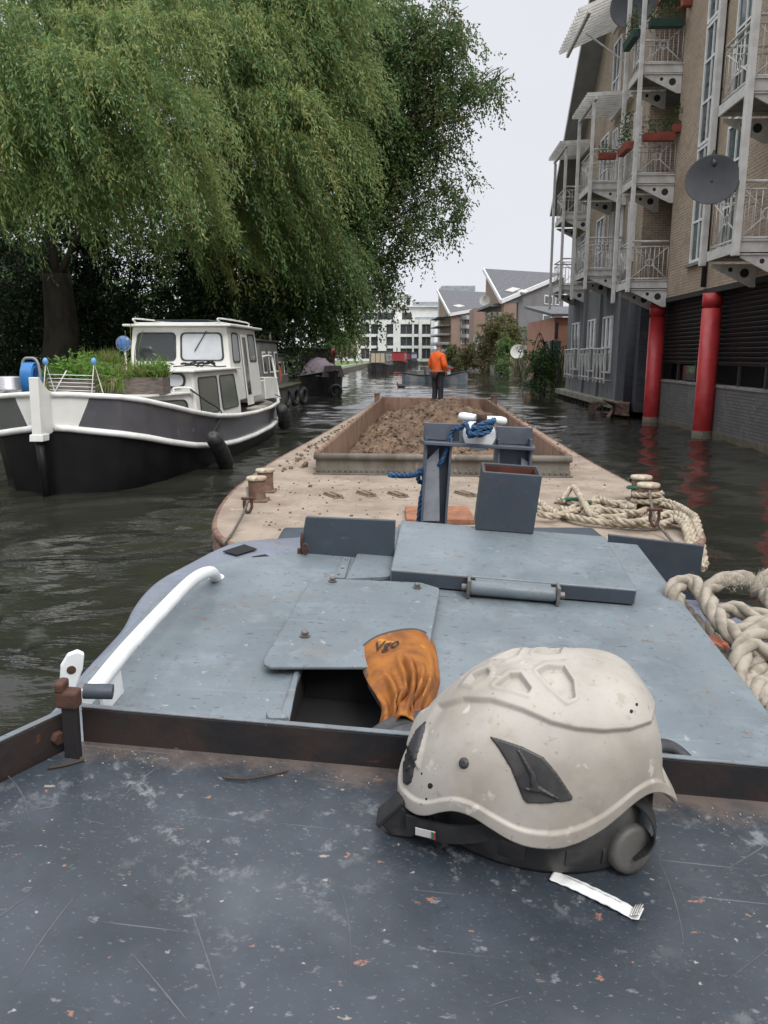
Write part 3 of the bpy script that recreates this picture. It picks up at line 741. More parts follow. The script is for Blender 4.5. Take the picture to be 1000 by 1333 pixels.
# ============================================================= helmet
def PJ(P):
    d = np.asarray(P, float) - EYE
    zc = d[..., 1] * cp_ - d[..., 2] * sp_; vv = -d[..., 1] * sp_ - d[..., 2] * cp_
    return np.stack([500 + 1000 * d[..., 0] / zc, 666.5 + 1000 * vv / zc], -1)
def poly_sd(Q, poly):
    """signed distance (positive inside) of points Q (n,2) to a closed polygon"""
    poly = np.asarray(poly, float); n = len(poly); dmin = np.full(len(Q), 1e9); ins = np.zeros(len(Q), bool)
    for i in range(n):
        a, b = poly[i], poly[(i + 1) % n]; e = b - a
        t = np.clip(((Q - a) @ e) / (e @ e + 1e-12), 0, 1)
        dmin = np.minimum(dmin, np.linalg.norm(Q - a - t[:, None] * e, axis=1))
        c = ((a[1] > Q[:, 1]) != (b[1] > Q[:, 1]))
        with np.errstate(divide='ignore', invalid='ignore'):
            xx = (b[0] - a[0]) * (Q[:, 1] - a[1]) / (b[1] - a[1]) + a[0]
        ins ^= c & (Q[:, 0] < xx)
    return np.where(ins, dmin, -dmin)
def smooth01(x): x = np.clip(x, 0, 1); return x * x * (3 - 2 * x)

M['helmet'] = mat('grubby_white_helmet_shell', (.385, .358, .318), .5, c2=(.27, .243, .207), ns=11, lo=.34, hi=.68, rvar=.1,
                  spots=[(26, .54, .16, (.33, .295, .245)), (70, .61, .08, (.31, .275, .225)), (150, .66, .05, (.25, .215, .175)), (240, .64, .06, (.33, .295, .25)), (60, .715, .03, (.15, .12, .09)), (40, .66, .08, (.46, .435, .40))], bump=[(90, .15, .001), (300, .12, .0006), (14, .1, .003)])
M['helmet_in'] = mat('helmet_lining', (.33, .32, .29), .8)
M['blackplastic'] = mat('dusty_black_plastic', (.022, .022, .024), .45, c2=(.05, .048, .045), ns=24, bump=[(200, .1, .001)])
M['webbing'] = mat('black_webbing', (.012, .012, .013), .75, c2=(.022, .022, .024), ns=60, bump=[(400, .3, .001)])
M['label_white'] = mat('white_woven_label', (.5, .5, .47), .8)
M['label_green'] = mat('green_thread', (.02, .14, .06), .8); M['label_red'] = mat('red_thread', (.35, .03, .03), .8)
M['dialgrey'] = mat('grey_knob', (.09, .087, .08), .55, c2=(.06, .058, .055), ns=40)

HO = TP(694, 1070, WD)
pit = math.radians(7)
hx = -tr * math.cos(pit) - tn * math.sin(pit); hz = tn * math.cos(pit) - tr * math.sin(pit); hy = np.cross(hz, hx)
HR = np.stack([hx, hy, hz], 1)
def HP(x, y, z): return HO + HR @ A(x, y, z)
TH = np.linspace(0, 2 * PI, 641)[:-1]; NT = 190
deg = np.degrees(TH); fold = np.minimum(deg, 360 - deg)         # 0 front, 90 ear, 180 back
zr = np.interp(fold, [0, 12, 25, 40, 52, 66, 80, 92, 106, 120, 134, 146, 156, 168, 180], [.034, .032, .037, .052, .060, .056, .046, .036, .036, .046, .064, .082, .084, .072, .064])
a_f, a_b, b_ = .130, .126, .092
# the scalloped rim: solve its height so the near side follows the surveyed rim line
RIM = np.array([(500, 1030), (521, 1038), (536, 1055), (554, 1062), (580, 1053), (603, 1053), (626, 1066), (653, 1086), (681, 1100), (708, 1105), (736, 1101), (773, 1085), (800, 1064), (828, 1038), (848, 1028), (866, 1031), (884, 1052), (900, 1060)], float)
def plan(th, lipz=0): 
    cx, sx = np.cos(th), np.sin(th); e = .86
    return np.where(cx > 0, a_f, a_b) * np.sign(cx) * np.abs(cx) ** e + .004 - .014 * smooth01((np.degrees(np.minimum(th, 2 * PI - th)) - 140) / 25.), b_ * np.sign(sx) * np.abs(sx) ** e
zz_ = np.linspace(-.03, .13, 161); half = np.linspace(0, 180, 91); zs_ = []
for dg_ in half:
    x_, y_ = plan(np.radians(dg_)); q_ = PJ(np.array([HP(x_, y_, z_) for z_ in zz_])); er = np.abs(q_[:, 1] - np.interp(q_[:, 0], RIM[:, 0], RIM[:, 1])); zs_.append(zz_[er.argmin()])
zs_ = np.array(zs_); zs_[half < 10] = zs_[half >= 10][0]; zs_[half > 170] = zs_[half <= 170][-1]
zs_ = np.convolve(np.r_[zs_[5:0:-1], zs_, zs_[-2:-7:-1]], np.ones(7) / 7, 'same')[5:-5]
zr = np.interp(fold, half, zs_)
def shell(off=0.0):
    ph = np.linspace(0, PI / 2, NT)
    th = TH[:, None]; c = np.cos(ph)[None]; s = np.sin(ph)[None]
    cx, sx = np.cos(th), np.sin(th)
    e = .86
    ca = np.sign(cx) * np.abs(cx) ** e; sa = np.sign(sx) * np.abs(sx) ** e
    aa = np.where(cx > 0, a_f, a_b) + off; rad = c ** .80
    X = aa * ca * rad - .034 * s ** 1.5 + .004
    Y = (b_ + off) * sa * rad
    Z = zr[:, None] + (.180 + off - zr[:, None]) * s ** .95
    # flared back lip
    lip = smooth01((fold[:, None] - 140) / 25.) * np.clip(1 - ph[None] / .28, 0, 1) ** 2
    X = X - .014 * lip
    return np.stack([X, Y, Z + 0 * X], -1)
S = shell(); W_ = HO + S @ HR.T
Nn = np.cross(np.roll(S, -1, 0) - np.roll(S, 1, 0), np.gradient(S, axis=1)); Nn /= np.linalg.norm(Nn, axis=-1)[..., None] + 1e-9
if (Nn[:, 40] * S[:, 40]).sum() < 0: Nn = -Nn
Q = PJ(HO + (S * A(1, 1, 1)) @ HR.T).reshape(-1, 2)
Sm = S.copy(); Sm[..., 1] = np.abs(Sm[..., 1]); Q = PJ(HO + Sm @ HR.T).reshape(-1, 2)   # both sides carry the same mouldings
disp = np.zeros(len(Q))
crease = [(545, 1000), (556, 950), (575, 922), (605, 913), (640, 914), (680, 926), (717, 942), (750, 950), (785, 953), (820, 950), (846, 941), (852, 915), (900, 700), (400, 700)]
disp += .0042 * smooth01((poly_sd(Q, crease) + 3) / 7)
for v in ([(603, 893), (612, 883), (640, 878), (637, 886), (618, 896)], [(646, 896), (664, 882), (678, 881), (692, 900), (688, 906), (668, 900)], [(700, 878), (712, 871), (734, 872), (746, 890), (748, 910), (738, 914), (716, 896)],
          [(567, 888), (575, 881), (583, 878), (580, 884), (570, 892)]):
    disp -= .0062 * smooth01((poly_sd(Q, v) + .8) / 2.2)
    disp += .0010 * smooth01((poly_sd(Q, v) + 8) / 5)
rimb = np.clip(1 - np.linspace(0, 1, NT) / .075, 0, 1)                # rolled rim band
disp2 = disp.reshape(len(TH), NT) + .0030 * smooth01(rimb * 4)[None]
S2 = S + Nn * disp2[..., None]
helmet = thing('safety_helmet', 'scuffed off white safety helmet with black side vents, resting on the dark cabin top', 'helmet', HO)
mb = MB(); mb.grid(HO + S2 @ HR.T, cu=True)
sh = obj('shell', mb, [M['helmet'], M['helmet_in']], helmet, recalc=True)
so_ = sh.modifiers.new('thickness', 'SOLIDIFY'); so_.thickness = .0045; so_.offset = -1; so_.material_offset = 1; so_.material_offset_rim = 0
WS = HO + S2 @ HR.T
qf = []
for i in range(len(TH)):
    j = (i + 1) % len(TH)
    for k in range(NT - 1): qf.append((i * NT + k, j * NT + k, j * NT + k + 1, i * NT + k + 1))
HBVH = BVHTree.FromPolygons([Vector(p) for p in WS.reshape(-1, 3)], qf)
def cast(bvh, x, y):
    h = bvh.ray_cast(Vector(EYE), Vector(nz(ray(x, y))))
    if h[0] is None: return None
    n = A(*h[1]); n = n if n @ (EYE - A(*h[0])) > 0 else -n
    return A(*h[0]), n
def patch(bvh, poly, lift, step=3.0, base=-.001, edge=2.0, smoothn=True):
    """a raised moulding that follows the surface bvh inside a surveyed outline"""
    poly = np.asarray(poly, float); P2 = [tuple(p) for p in resample(np.c_[np.r_[poly, poly[:1]], np.zeros(len(poly) + 1)], step)[:-1, :2]]
    nb = len(P2); lo, hi = poly.min(0), poly.max(0)
    for gx in np.arange(lo[0] + step / 2, hi[0], step):
        for gy in np.arange(lo[1] + step / 2, hi[1], step):
            if poly_sd(A([gx, gy]) if False else np.array([[gx, gy]]), poly)[0] > step * .6: P2.append((gx, gy))
    r = mgeo.delaunay_2d_cdt([Vector(p) for p in P2], [(i, (i + 1) % nb) for i in range(nb)], [], 1, 1e-4)
    V, T = r[0], r[2]; up = []; ok = {}
    for i, p in enumerate(V):
        h = cast(bvh, p[0], p[1])
        if h is None: continue
        sd = poly_sd(np.array([[p[0], p[1]]]), poly)[0]
        ok[i] = len(up); l = base + (lift - base) * float(smooth01((sd + .2) / edge)); up.append(h[0] + h[1] * l)
    F_ = [[ok[i] for i in t] for t in T if all(i in ok for i in t)]
    return up, F_
def patch_obj(name, bvh, poly, lift, m, parent, step=1.8, base=-.001, edge=2.0):
    V, F_ = patch(bvh, poly, lift, step, base, edge)
    return mesh_obj(name, V, F_, m, parent, None, [True] * len(F_), recalc=False)
va = patch_obj('side_vent', HBVH, [(635, 957), (650, 961), (680, 971), (708, 985), (725, 1005), (747, 1038), (744, 1043), (705, 1047), (686, 1046), (680, 1040), (664, 1000), (648, 974)], .0018, M['blackplastic'], helmet)
patch_obj('vent_bar', HBVH, [(670, 974), (677, 974), (698, 1007), (701, 1020), (730, 1038), (728, 1041), (705, 1032), (690, 1030), (676, 1024), (676, 1021), (690, 1024), (688, 1008)], .0042, M['blackplastic'], va, 2.0)
vb = patch_obj('side_vent', HBVH, [(557, 934), (553, 955), (544, 985), (537, 1018), (530, 1024), (524, 1020), (523, 1002), (530, 972), (543, 947)], .0018, M['blackplastic'], helmet, 2.5)
patch_obj('vent_bar', HBVH, [(545, 958), (547, 958), (536, 992), (538, 1000), (530, 1008), (529, 1004), (534, 996), (533, 990)], .0036, M['blackplastic'], vb, 1.5)
for x, y, r_, l_ in ((604, 993.5, 7.2, .003), (560, 1023, 4.2, .0004), (549, 1007, 1.6, .0004), (555, 1040, 1.8, .0004), (829, 917, 2.2, .0004), (822, 926, 2.6, .0004)):
    pg = [(x + r_ * math.cos(a), y + 1.15 * r_ * math.sin(a)) for a in np.linspace(0, 2 * PI, 15)[:-1]]
    patch_obj('rivet' if r_ > 6 else 'fixing_hole', HBVH, pg, l_, M['blackplastic'] if r_ > 6 else M['dark_inside'], helmet, 2.0 if r_ > 3 else .8, edge=3 if r_ > 6 else .5, base=-.0005)
# head band, dial and straps
th = np.linspace(0, 2 * PI, 97)[:-1]; rows = []
for k, (s_, z) in enumerate(((1.0, -.004), (1.03, .004), (1.02, .03), (1.0, .062), (.96, .062), (.95, .004))):
    rows.append([HO + HR @ A(.112 * s_ * math.cos(a) - .004, .088 * s_ * math.sin(a), 0) + tn * 0 for a in th])
rows = []
for s_, z in ((1.0, 0.001), (1.035, .006), (1.03, .032), (1.0, .066), (.955, .066), (.95, .004)):
    rows.append([HO - tr * (.106 * s_ * math.cos(a) - .004) - tf * (.072 * s_ * math.sin(a)) + tn * (z + .012 * (1 - abs(math.sin(a)) ** .7) * (math.cos(a) < 0)) for a in th])
mb = MB(); mb.grid(np.array(rows), cu=True, cv=True); band = obj('head_band', mb, M['blackplastic'], helmet)
# textured cradle pads on the visible side
for a0, a1 in ((1.15, 1.38), (1.72, 1.9), (2.05, 2.2)):
    aa = np.linspace(a0, a1, 8); g = []
    for s_, z in ((1.035, .012), (1.05, .014), (1.05, .026), (1.03, .03)):
        g.append([HO - tr * (.106 * s_ * math.cos(a) - .004) - tf * (.072 * s_ * math.sin(a)) + tn * z for a in aa])
    mb = MB(); mb.grid(np.array(g)); obj('cradle_pad', mb, M['blackplastic'], helmet, recalc=False)
dc = TP(813, 1128, WD) ; dc = dc + tn * .0255 - tf * .004
dn = nz(-tf * .8 + tr * .42 + tn * .15); dx = nz(np.cross(tn, dn)); DR = np.stack([dx, np.cross(dn, dx), dn], 1)
mb = MB(); mb.lathe([(.022, -.012), (.0235, -.010), (.0242, .002), (.0225, .007), (.018, .008), (.006, .0075)], dc, DR, 32); obj('adjuster_dial', mb, M['dialgrey'], helmet)
def strap(pts, w, t, wdir, name, mk='webbing', parent=helmet):
    P = spline(pts, 8); mb = MB(); Tn = np.gradient(P, axis=0); g = []
    for p, d in zip(P, Tn):
        d = nz(d); x = nz(wdir - d * np.dot(wdir, d)); y = np.cross(d, x)
        g.append([p - x * w / 2 - y * t / 2, p + x * w / 2 - y * t / 2, p + x * w / 2 + y * t / 2, p - x * w / 2 + y * t / 2])
    mb.grid(np.array(g), smooth=False, cv=True)
    mb.f.append([mb.n - 4 + i for i in range(4)]); mb.m.append(0); mb.s.append(False)
    return obj(name, mb, M[mk], parent)
b0_ = TP(838, 1100, WD)
def near(x, y, ref): return onp(x, y, ref, tf)
strap([near(800, 1040, HO - tf * .045), near(822, 1036, HO - tf * .045), near(846, 1058, HO - tf * .05), near(853, 1084, HO - tf * .055), near(845, 1102, HO - tf * .06), near(824, 1114, HO - tf * .06)], .018, .0016, nz(tf + tr * .3), 'rear_strap')
# front strap: a folded webbing stub with buckle and sewn label lying forward of the brow
r1 = HO - tf * .050; r2 = HO - tf * .062
mb = MB()
def quadp(pts, ref, thick, m=mb): m.prism([near(x, y, ref) for x, y in pts], tf * thick)
quadp([(492, 1071), (520, 1048), (541, 1066), (560, 1075), (536, 1092), (510, 1089)], HO - tf * .046, .02)
obj('buckle', mb, M['blackplastic'], helmet, .003, 3)
mb = MB(); quadp([(488, 1074), (524, 1044), (527, 1049), (494, 1080)], HO - tf * .048, .026, mb); obj('buckle_edge', mb, M['webbing'], helmet, .002, 2)
strap([near(530, 1072, HO - tf * .052), near(560, 1080, HO - tf * .064), near(590, 1086, HO - tf * .072), near(620, 1084, HO - tf * .076), near(650, 1080, HO - tf * .078), near(690, 1092, HO - tf * .078)], .019, .003, tn, 'brow_strap')
lb = MB(); P_ = [near(541, 1074, HO - tf * .058), near(567, 1080, HO - tf * .068), near(567, 1089, HO - tf * .068), near(541, 1083, HO - tf * .058)]
off = -tf * .004
lbl = MB(); lbl.prism([p + off for p in P_], tf * .001); lab = obj('sewn_label', lbl, M['label_white'], helmet)
for (f0, f1, mk) in ((.80, .90, 'label_green'), (.90, 1.0, 'label_red')):
    l2 = MB(); l2.prism([P_[0] + (P_[1] - P_[0]) * f0, P_[0] + (P_[1] - P_[0]) * f1, P_[3] + (P_[2] - P_[3]) * f1, P_[3] + (P_[2] - P_[3]) * f0], tf * .0005)
    for i in range(len(l2.v)): l2.v[i] = l2.v[i] + off * 1.25
    obj('label_stripe', l2, M[mk], lab)

# ============================================================= paper stick
M['paper'] = mat('white_waxed_paper', (.72, .72, .71), .5, c2=(.62, .62, .61), ns=40, bump=[(90, .25, .002)])
M['print'] = mat('grey_print', (.18, .18, .18), .7)
M['foil'] = mat('crimped_foil_end', (.55, .54, .5), .35, .4, c2=(.3, .3, .29), ns=80)
s0, s1 = TL(TP(719, 1141, WD)), TL(TP(834, 1196, WD)); ax = nz(s1 - s0); sidev = A(-ax[1], ax[0], 0)
Ls = np.linalg.norm(s1 - s0); g = []
for k, t_ in enumerate(np.linspace(0, 1, 40)):
    hgt = .0052 * min(1, .12 + 3.2 * min(t_, 1 - t_)) + .0004 * math.sin(40 * t_); hw = .0073 + .0012 * (abs(t_ - .5) > .45) + .0003 * math.sin(55 * t_)
    lift = .004 * max(0, (t_ - .93) / .07) + .002 * max(0, (.05 - t_) / .05)
    row = []
    for a in np.linspace(0, 2 * PI, 17)[:-1]:
        y = hw * math.cos(a); z = .0012 + lift + hgt * .5 * (1 + math.sin(a)) * (1 - .2 * abs(math.cos(a)))
        if t_ < .04 and math.cos(a) > .3: y += .0
        p = s0 + ax * Ls * t_ + sidev * y; row.append(T3(p[0], p[1], WD + z))
    g.append(row)
mb = MB(); mb.grid(np.array(g), cv=True); mb.f.append(list(range(16))); mb.m.append(0); mb.s.append(False); mb.f.append([39 * 16 + i for i in range(16)][::-1]); mb.m.append(0); mb.s.append(False)
stick = thing('sugar_stick', 'slim white paper sugar stick lying on the dark cabin top in front of the helmet', 'paper stick', T3(*(s0[:2] + s1[:2]) / 2, WD))
obj('wrapper', mb, M['paper'], stick)
mb = MB(); p = s0
for k in range(4):
    q = s0 + ax * Ls * (.915 + .022 * k); mb.tube([T3(*(q + sidev * y_)[:2], WD + .0062 - abs(y_) * .14 + .0012 * k) for y_ in np.linspace(-.0078, .0078, 7)], .0008, 6)
obj('crimped_end', mb, M['foil'], stick)
mb = MB(); rr_ = random.Random(3)
for (ta, tb, yo) in ((.13, .55, .0008), (.57, .78, .0008)):
    t_ = ta
    while t_ < tb:
        L = rr_.uniform(.006, .02); q = s0 + ax * Ls * t_ + sidev * yo; q2 = s0 + ax * Ls * (t_ + L) + sidev * yo
        mb.box(T3(*((q + q2) / 2)[:2], WD + .0066), (Ls * L, .0006, .0002), np.stack([TR @ ax, TR @ sidev, tn], 1)); t_ += L + .005
obj('small_print', mb, M['print'], stick)

# ============================================================= gloves
M['leather'] = mat('orange_split_leather', (.30, .105, .012), .8, c2=(.165, .052, .008), ns=22, lo=.35, hi=.7, spots=[(50, .62, .12, (.13, .05, .015)), (15, .62, .14, (.5, .22, .035))], bump=[(160, .35, .002)])
M['piping'] = mat('grey_green_piping', (.045, .055, .055), .8)
M['gloveblack'] = mat('black_rubber_palm', (.025, .027, .03), .6, c2=(.05, .052, .055), ns=30, bump=[(150, .3, .002)])
M['thread'] = mat('pale_thread', (.48, .26, .07), .8); M['ink'] = mat('black_ink', (.012, .01, .01), .8)
gloves_loc = TP(520, 900, .02)
glove = thing('work_glove', 'orange leather work glove cuff with black palm, tucked at the opening left of the helmet', 'glove', gloves_loc)
Lft = spline([(468, 843, 0), (471, 862, 0), (480, 886, 0), (491, 905, 0), (498, 918, 0), (495, 932, 0), (489, 947, 0)], 8)[:, :2]
Rgt = spline([(560, 824, 0), (567, 840, 0), (571, 860, 0), (573, 882, 0), (566, 905, 0), (556, 925, 0), (562, 944, 0)], 8)[:, :2]
nr, nc = len(Lft), 60; G = np.zeros((nr, nc, 3)); base = np.zeros((nr, nc, 3))
for i in range(nr):
    ti = i / (nr - 1)
    for j in range(nc):
        s_ = j / (nc - 1); px = Lft[i] * (1 - s_) + Rgt[i] * s_
        px = px + A(0, -9 * (1 - ti) * 4 * s_ * (1 - s_) * .8 + 0)
        arch = .030 * (1 - (2 * s_ - 1) ** 4) * (.75 + .25 * math.sin(ti * 3))
        # soft folds running down and across the cuff
        wv = .0085 * math.sin(9 * s_ + 5 * ti + 1.4 * math.sin(4.2 * ti + 1)) * smooth01(np.array((ti - .12) / .35)) + .0075 * math.sin(17 * s_ - 9 * ti + 2 * math.sin(5 * s_)) * ti
        wv += .012 * math.exp(-((s_ - .30 - .25 * (ti - .55)) / .06) ** 2) * smooth01(np.array((ti - .4) / .2)) - .016 * math.exp(-((s_ - .17) / .1) ** 2 - ((ti - .62) / .16) ** 2)
        wv += .012 * smooth01(np.array((ti - .3) / .2)) * (noise2(np.array([s_ * 6.]), np.array([ti * 5.]), 5)[0] - .5)
        for f0, fm, am, t0 in ((.22, .28, .011, .30), (.42, -.22, .010, .22), (.55, .30, .012, .25), (.72, -.35, .010, .38), (.30, -.12, .009, .55), (.86, -.05, .006, .2)):
            d_ = s_ - f0 - fm * (ti - .5) - .03 * math.sin(ti * 9 + f0 * 20); k_ = float(smooth01(np.array((ti - t0) / .15))) * float(smooth01(np.array((1.02 - ti) / .2)))
            wv += am * k_ * (math.exp(-(d_ / .030) ** 2) - .8 * math.exp(-((d_ - .055) / .030) ** 2))
        G[i, j] = TP(px[0], px[1], .022) + tn * 0
        n_ = nz(EYE - G[i, j]) * .45 + tn * .75
        G[i, j] = G[i, j] + n_ * (arch - .012 + wv)
        base[i, j] = TP(px[0], px[1], .018) - tn * (.014 if ti > .3 else 0)
mb = MB(); mb.grid(G, flip=False)
o_ = mb.n
cuff = obj('cuff', mb, M['leather'], glove, recalc=False)
s2 = cuff.modifiers.new('thickness', 'SOLIDIFY'); s2.thickness = .003; s2.offset = 0
GB = BVHTree.FromPolygons([Vector(p) for p in G.reshape(-1, 3)], [(i * nc + j, (i + 1) * nc + j, (i + 1) * nc + j + 1, i * nc + j + 1) for i in range(nr - 1) for j in range(nc - 1)])
mb = MB(); mb.grid(np.stack([base, ], 0)[0][:, ::6]); obj('cuff_lining', mb, M['gloveblack'], glove, recalc=False)
mb = MB(); mb.tube(G[0] + nz(EYE - G[0, 30]) * .0012, .0034, 8); obj('piping', mb, M['piping'], glove)
for so2 in (.82, .85):
    mb = MB(); j = int(so2 * (nc - 1)); P_ = G[2:36, j] + (nz(EYE - G[0, 30]) * .0018); mb.tube(P_, .0006, 5); obj('stitching', mb, M['thread'], glove)
V, F_ = text_mesh('Vgo', 1.0)
V = V[:, :2]; V = V - V.min(0); V = V / V[:, 0].max()
VV = []
for x, y in V:
    sh_ = x + y * .12; h = cast(GB, 487.5 + 31 * sh_, 854 - 6.5 * x - 24 * y); VV.append(h[0] + h[1] * .0042 if h else G[4, 10])
mesh_obj('lettering', VV, F_, M['ink'], glove, recalc=False)
mb = MB()
for k in range(5):
    h = cast(GB, 516 + 3.2 * k, 838.5 - .6 * k)
    if h: mb.ball(h[0] + h[1] * .0022, (.0007, .0007, .0004), 6)
obj('small_print', mb, M['ink'], glove)
# black rubber hand of the glove, fingers running off behind the helmet
def finger(mb, pts, r, n=12, fl=.75): mb.tube(spline(pts, 6), np.interp(np.linspace(0, 1, (len(pts) - 1) * 6 + 1), [0, .08, .2, .5, .9, .97, 1], [r * .75, r, r, r * 1.02, r * .9, r * .65, r * .2]), n, flat=fl)
mb = MB()
finger(mb, [TP(470, 970, .012), TP(492, 955, .02), TP(515, 942, .026), TP(548, 934, .03), TP(600, 930, .03)], .016)
finger(mb, [TP(480, 985, .010), TP(505, 962, .022), TP(535, 950, .03), TP(600, 948, .03)], .016)
finger(mb, [TP(498, 1000, .010), TP(522, 972, .022), TP(560, 960, .03), TP(620, 960, .03)], .015)
obj('palm', mb, M['gloveblack'], glove)
glove2 = thing('work_glove', 'black rubber work glove mostly hidden behind the right side of the helmet', 'glove', TP(860, 985, 0))
mb = MB()
finger(mb, [TP(770, 985, .03), TP(830, 975, .035), TP(868, 972, .03), TP(890, 985, .018), TP(902, 1000, .008)], .016)
finger(mb, [TP(770, 1005, .03), TP(830, 995, .035), TP(870, 990, .028), TP(905, 1004, .01)], .016)
finger(mb, [TP(780, 1025, .03), TP(840, 1015, .032), TP(890, 1014, .012)], .015)
obj('fingers', mb, M['gloveblack'], glove2)
mb = MB(); mb.ball(TP(790, 1000, .025), (.05, .07, .022), 16, R=TR); obj('palm', mb, M['gloveblack'], glove2)

# ============================================================= thick rope on the side deck
M['hawser'] = mat('weathered_cream_rope', (.33, .29, .235), .9, c2=(.22, .19, .15), ns=30, spots=[(16, .62, .12, (.2, .165, .125))], bump=[(260, .6, .002)], stretch=(1, 1, 1))
M['fuzz'] = mat('frayed_fibre', (.47, .42, .34), .95)
RH = .0245
def rp(*pts): return spline([TP(x, y, w_) for x, y, w_ in pts], 10)
mb = MB()
rope(mb, rp((888, 800, -.05), (876, 778, .0), (881, 762, .02), (900, 758, .025), (918, 776, .02), (930, 798, .01), (950, 822, .0), (972, 838, -.01), (1010, 852, -.02), (1060, 850, -.03)), RH)
rope(mb, rp((878, 765, -.05), (888, 788, -.05), (905, 808, -.05), (922, 822, -.055), (950, 850, -.06), (975, 862, -.06), (1010, 872, -.06)), RH * .8)
rope(mb, rp((915, 776, -.06), (935, 758, -.04), (960, 752, -.03), (985, 760, -.03), (1010, 790, -.04), (1030, 820, -.05)), RH)
rope(mb, rp((930, 800, -.06), (955, 793, -.045), (985, 802, -.04), (1020, 806, -.04)), RH)
rope(mb, rp((985, 775, -.045), (995, 757, -.01), (1020, 745, .0), (1050, 760, .0)), RH * 1.1)
rope(mb, rp((930, 825, -.065), (960, 826, -.03), (990, 812, -.02), (1030, 812, -.02)), RH)
rope(mb, rp((978, 915, -.075), (966, 888, -.05), (962, 862, -.025), (972, 838, .0), (992, 822, .01), (1020, 812, .01), (1060, 810, .0)), RH * 1.05)
rope(mb, rp((1000, 930, -.07), (985, 900, -.055), (985, 872, -.05), (1000, 850, -.04), (1030, 835, -.03)), RH * 1.05)
rope(mb, rp((1020, 960, -.07), (1000, 915, -.06), (1003, 885, -.055), (1025, 868, -.05)), RH * 1.05)
rope(mb, rp((940, 860, -.08), (960, 890, -.085), (990, 930, -.085), (1030, 960, -.085)), RH)
rope(mb, rp((905, 815, -.085), (930, 845, -.085), (955, 875, -.085), (975, 905, -.085)), RH)
coil = thing('mooring_rope', 'thick weathered cream hawser heaped in loops on the tug side deck at the right', 'rope', TP(970, 850, -.1))
obj('hawser_coils', mb, M['hawser'], coil, recalc=False)
# frayed fibres
nf = 900; P_ = []; D_ = []
for k in range(nf):
    if k % 2: b_0 = TP(938 + 45 * random.random(), 754 + 10 * random.random(), -.005)
    else: b_0 = TP(985 + 30 * random.random(), 750 + 15 * random.random(), .015)
    P_.append(b_0 + rng.normal(size=3) * .004); D_.append(tn * 1.0 + rng.normal(size=3) * .7)
leaf_obj('frayed_fibres', leaf_quads(np.array(P_), np.array(D_), .018 + .014 * rng.random(nf), .0009), [M['fuzz']], coil)
# dead leaf
M['deadleaf'] = mat('russet_dead_leaf', (.25, .06, .018), .7, c2=(.10, .03, .015), ns=40)
lf = [(922, 828), (930, 826), (940, 832), (948, 838), (952, 846), (944, 846), (934, 840), (926, 836)]
mb = MB(); cpt = TP(937, 836, -.01); P_ = [TP(x, y, -.005 + .006 * math.sin(i * 2.1)) for i, (x, y) in enumerate(lf)]
mb.add(P_ + [cpt], [(i, (i + 1) % 8, 8) for i in range(8)]); lo_ = obj('dead_leaf', mb, M['deadleaf'], recalc=False)
s3 = lo_.modifiers.new('thickness', 'SOLIDIFY'); s3.thickness = .0008
tag(lo_, 'curled russet dead leaf caught between the thick rope and the blue casing', 'leaf')
# twig and pebbles of grit on the cabin top
M['twig'] = mat('grey_twig', (.05, .035, .025), .9); M['pebble'] = mat('pale_grit', (.27, .235, .195), .9, c2=(.14, .11, .085), ns=90)
mb = MB(); mb.tube(spline([TP(290, 1012, WD + .002), TP(320, 1014, WD + .003), TP(350, 1009, WD + .003), TP(376, 1003, WD + .002)], 5), [.0012] * 15 + [.0006], 6)
tag(obj('twig', mb, M['twig']), 'longer thin dark twig lying near the middle of the cabin top front edge', 'twig')
mb = MB(); mb.tube(spline([TP(62, 1000, WD + .002), TP(85, 996, WD + .002), TP(110, 989, WD + .002)], 4), .0014, 6)
tag(obj('twig', mb, M['twig']), 'short dark twig at the foot of the pin bracket in the left corner', 'twig')
mb = MB(); rr_ = random.Random(11)
for k in range(170):
    u_ = rr_.uniform(-.32, .8); v_ = -.655 - abs(rr_.gauss(0, .012)) - .004
    if k < 30: u_ = rr_.uniform(-.33, -.24); v_ = -.66 - rr_.random() * .03
    s_ = rr_.uniform(.0005, .0015); mb.ball(T3(u_, v_, WD + s_ * .5), (s_, s_ * 1.2, s_ * .7), 6)
tag(obj('grit', mb, M['pebble']), 'loose grit washed against the front angle bar of the dark cabin top', 'grit', kind='stuff')
# ============================================================= hopper barge ahead
M['deck'] = mat('dusty_barge_deck', (.31, .255, .200), .9, c2=(.205, .16, .122), ns=2.2, lo=.35, hi=.7,
                spots=[(7, .62, .12, (.42, .35, .28)), (3.2, .57, .12, (.215, .16, .12)), (11, .58, .08, (.25, .195, .15)), (36, .66, .05, (.17, .125, .09)), (14, .7, .04, (.25, .13, .08))], bump=[(30, .5, .01), (120, .4, .004)])
M['rubrail'] = mat('rusty_rubbing_rail', (.20, .115, .085), .85, c2=(.10, .055, .04), ns=9, spots=[(16, .62, .1, (.34, .26, .2))], bump=[(40, .5, .008)])
M['barge_hull'] = mat('black_rusty_hull', (.03, .024, .02), .7, c2=(.08, .045, .03), ns=5)
M['coaming'] = mat('mud_stained_grey_coaming', (.17, .155, .13), .75, c2=(.11, .095, .075), ns=4, stretch=(1, 1, .5), spots=[(9, .6, .15, (.26, .21, .16)), (18, .68, .06, (.15, .075, .045))], bump=[(30, .4, .006)])
M['coaming_in'] = mat('clay_smeared_steel', (.26, .165, .115), .85, c2=(.16, .09, .06), ns=5, stretch=(1, 1, .3), spots=[(14, .62, .1, (.34, .26, .2))], bump=[(25, .5, .01)])
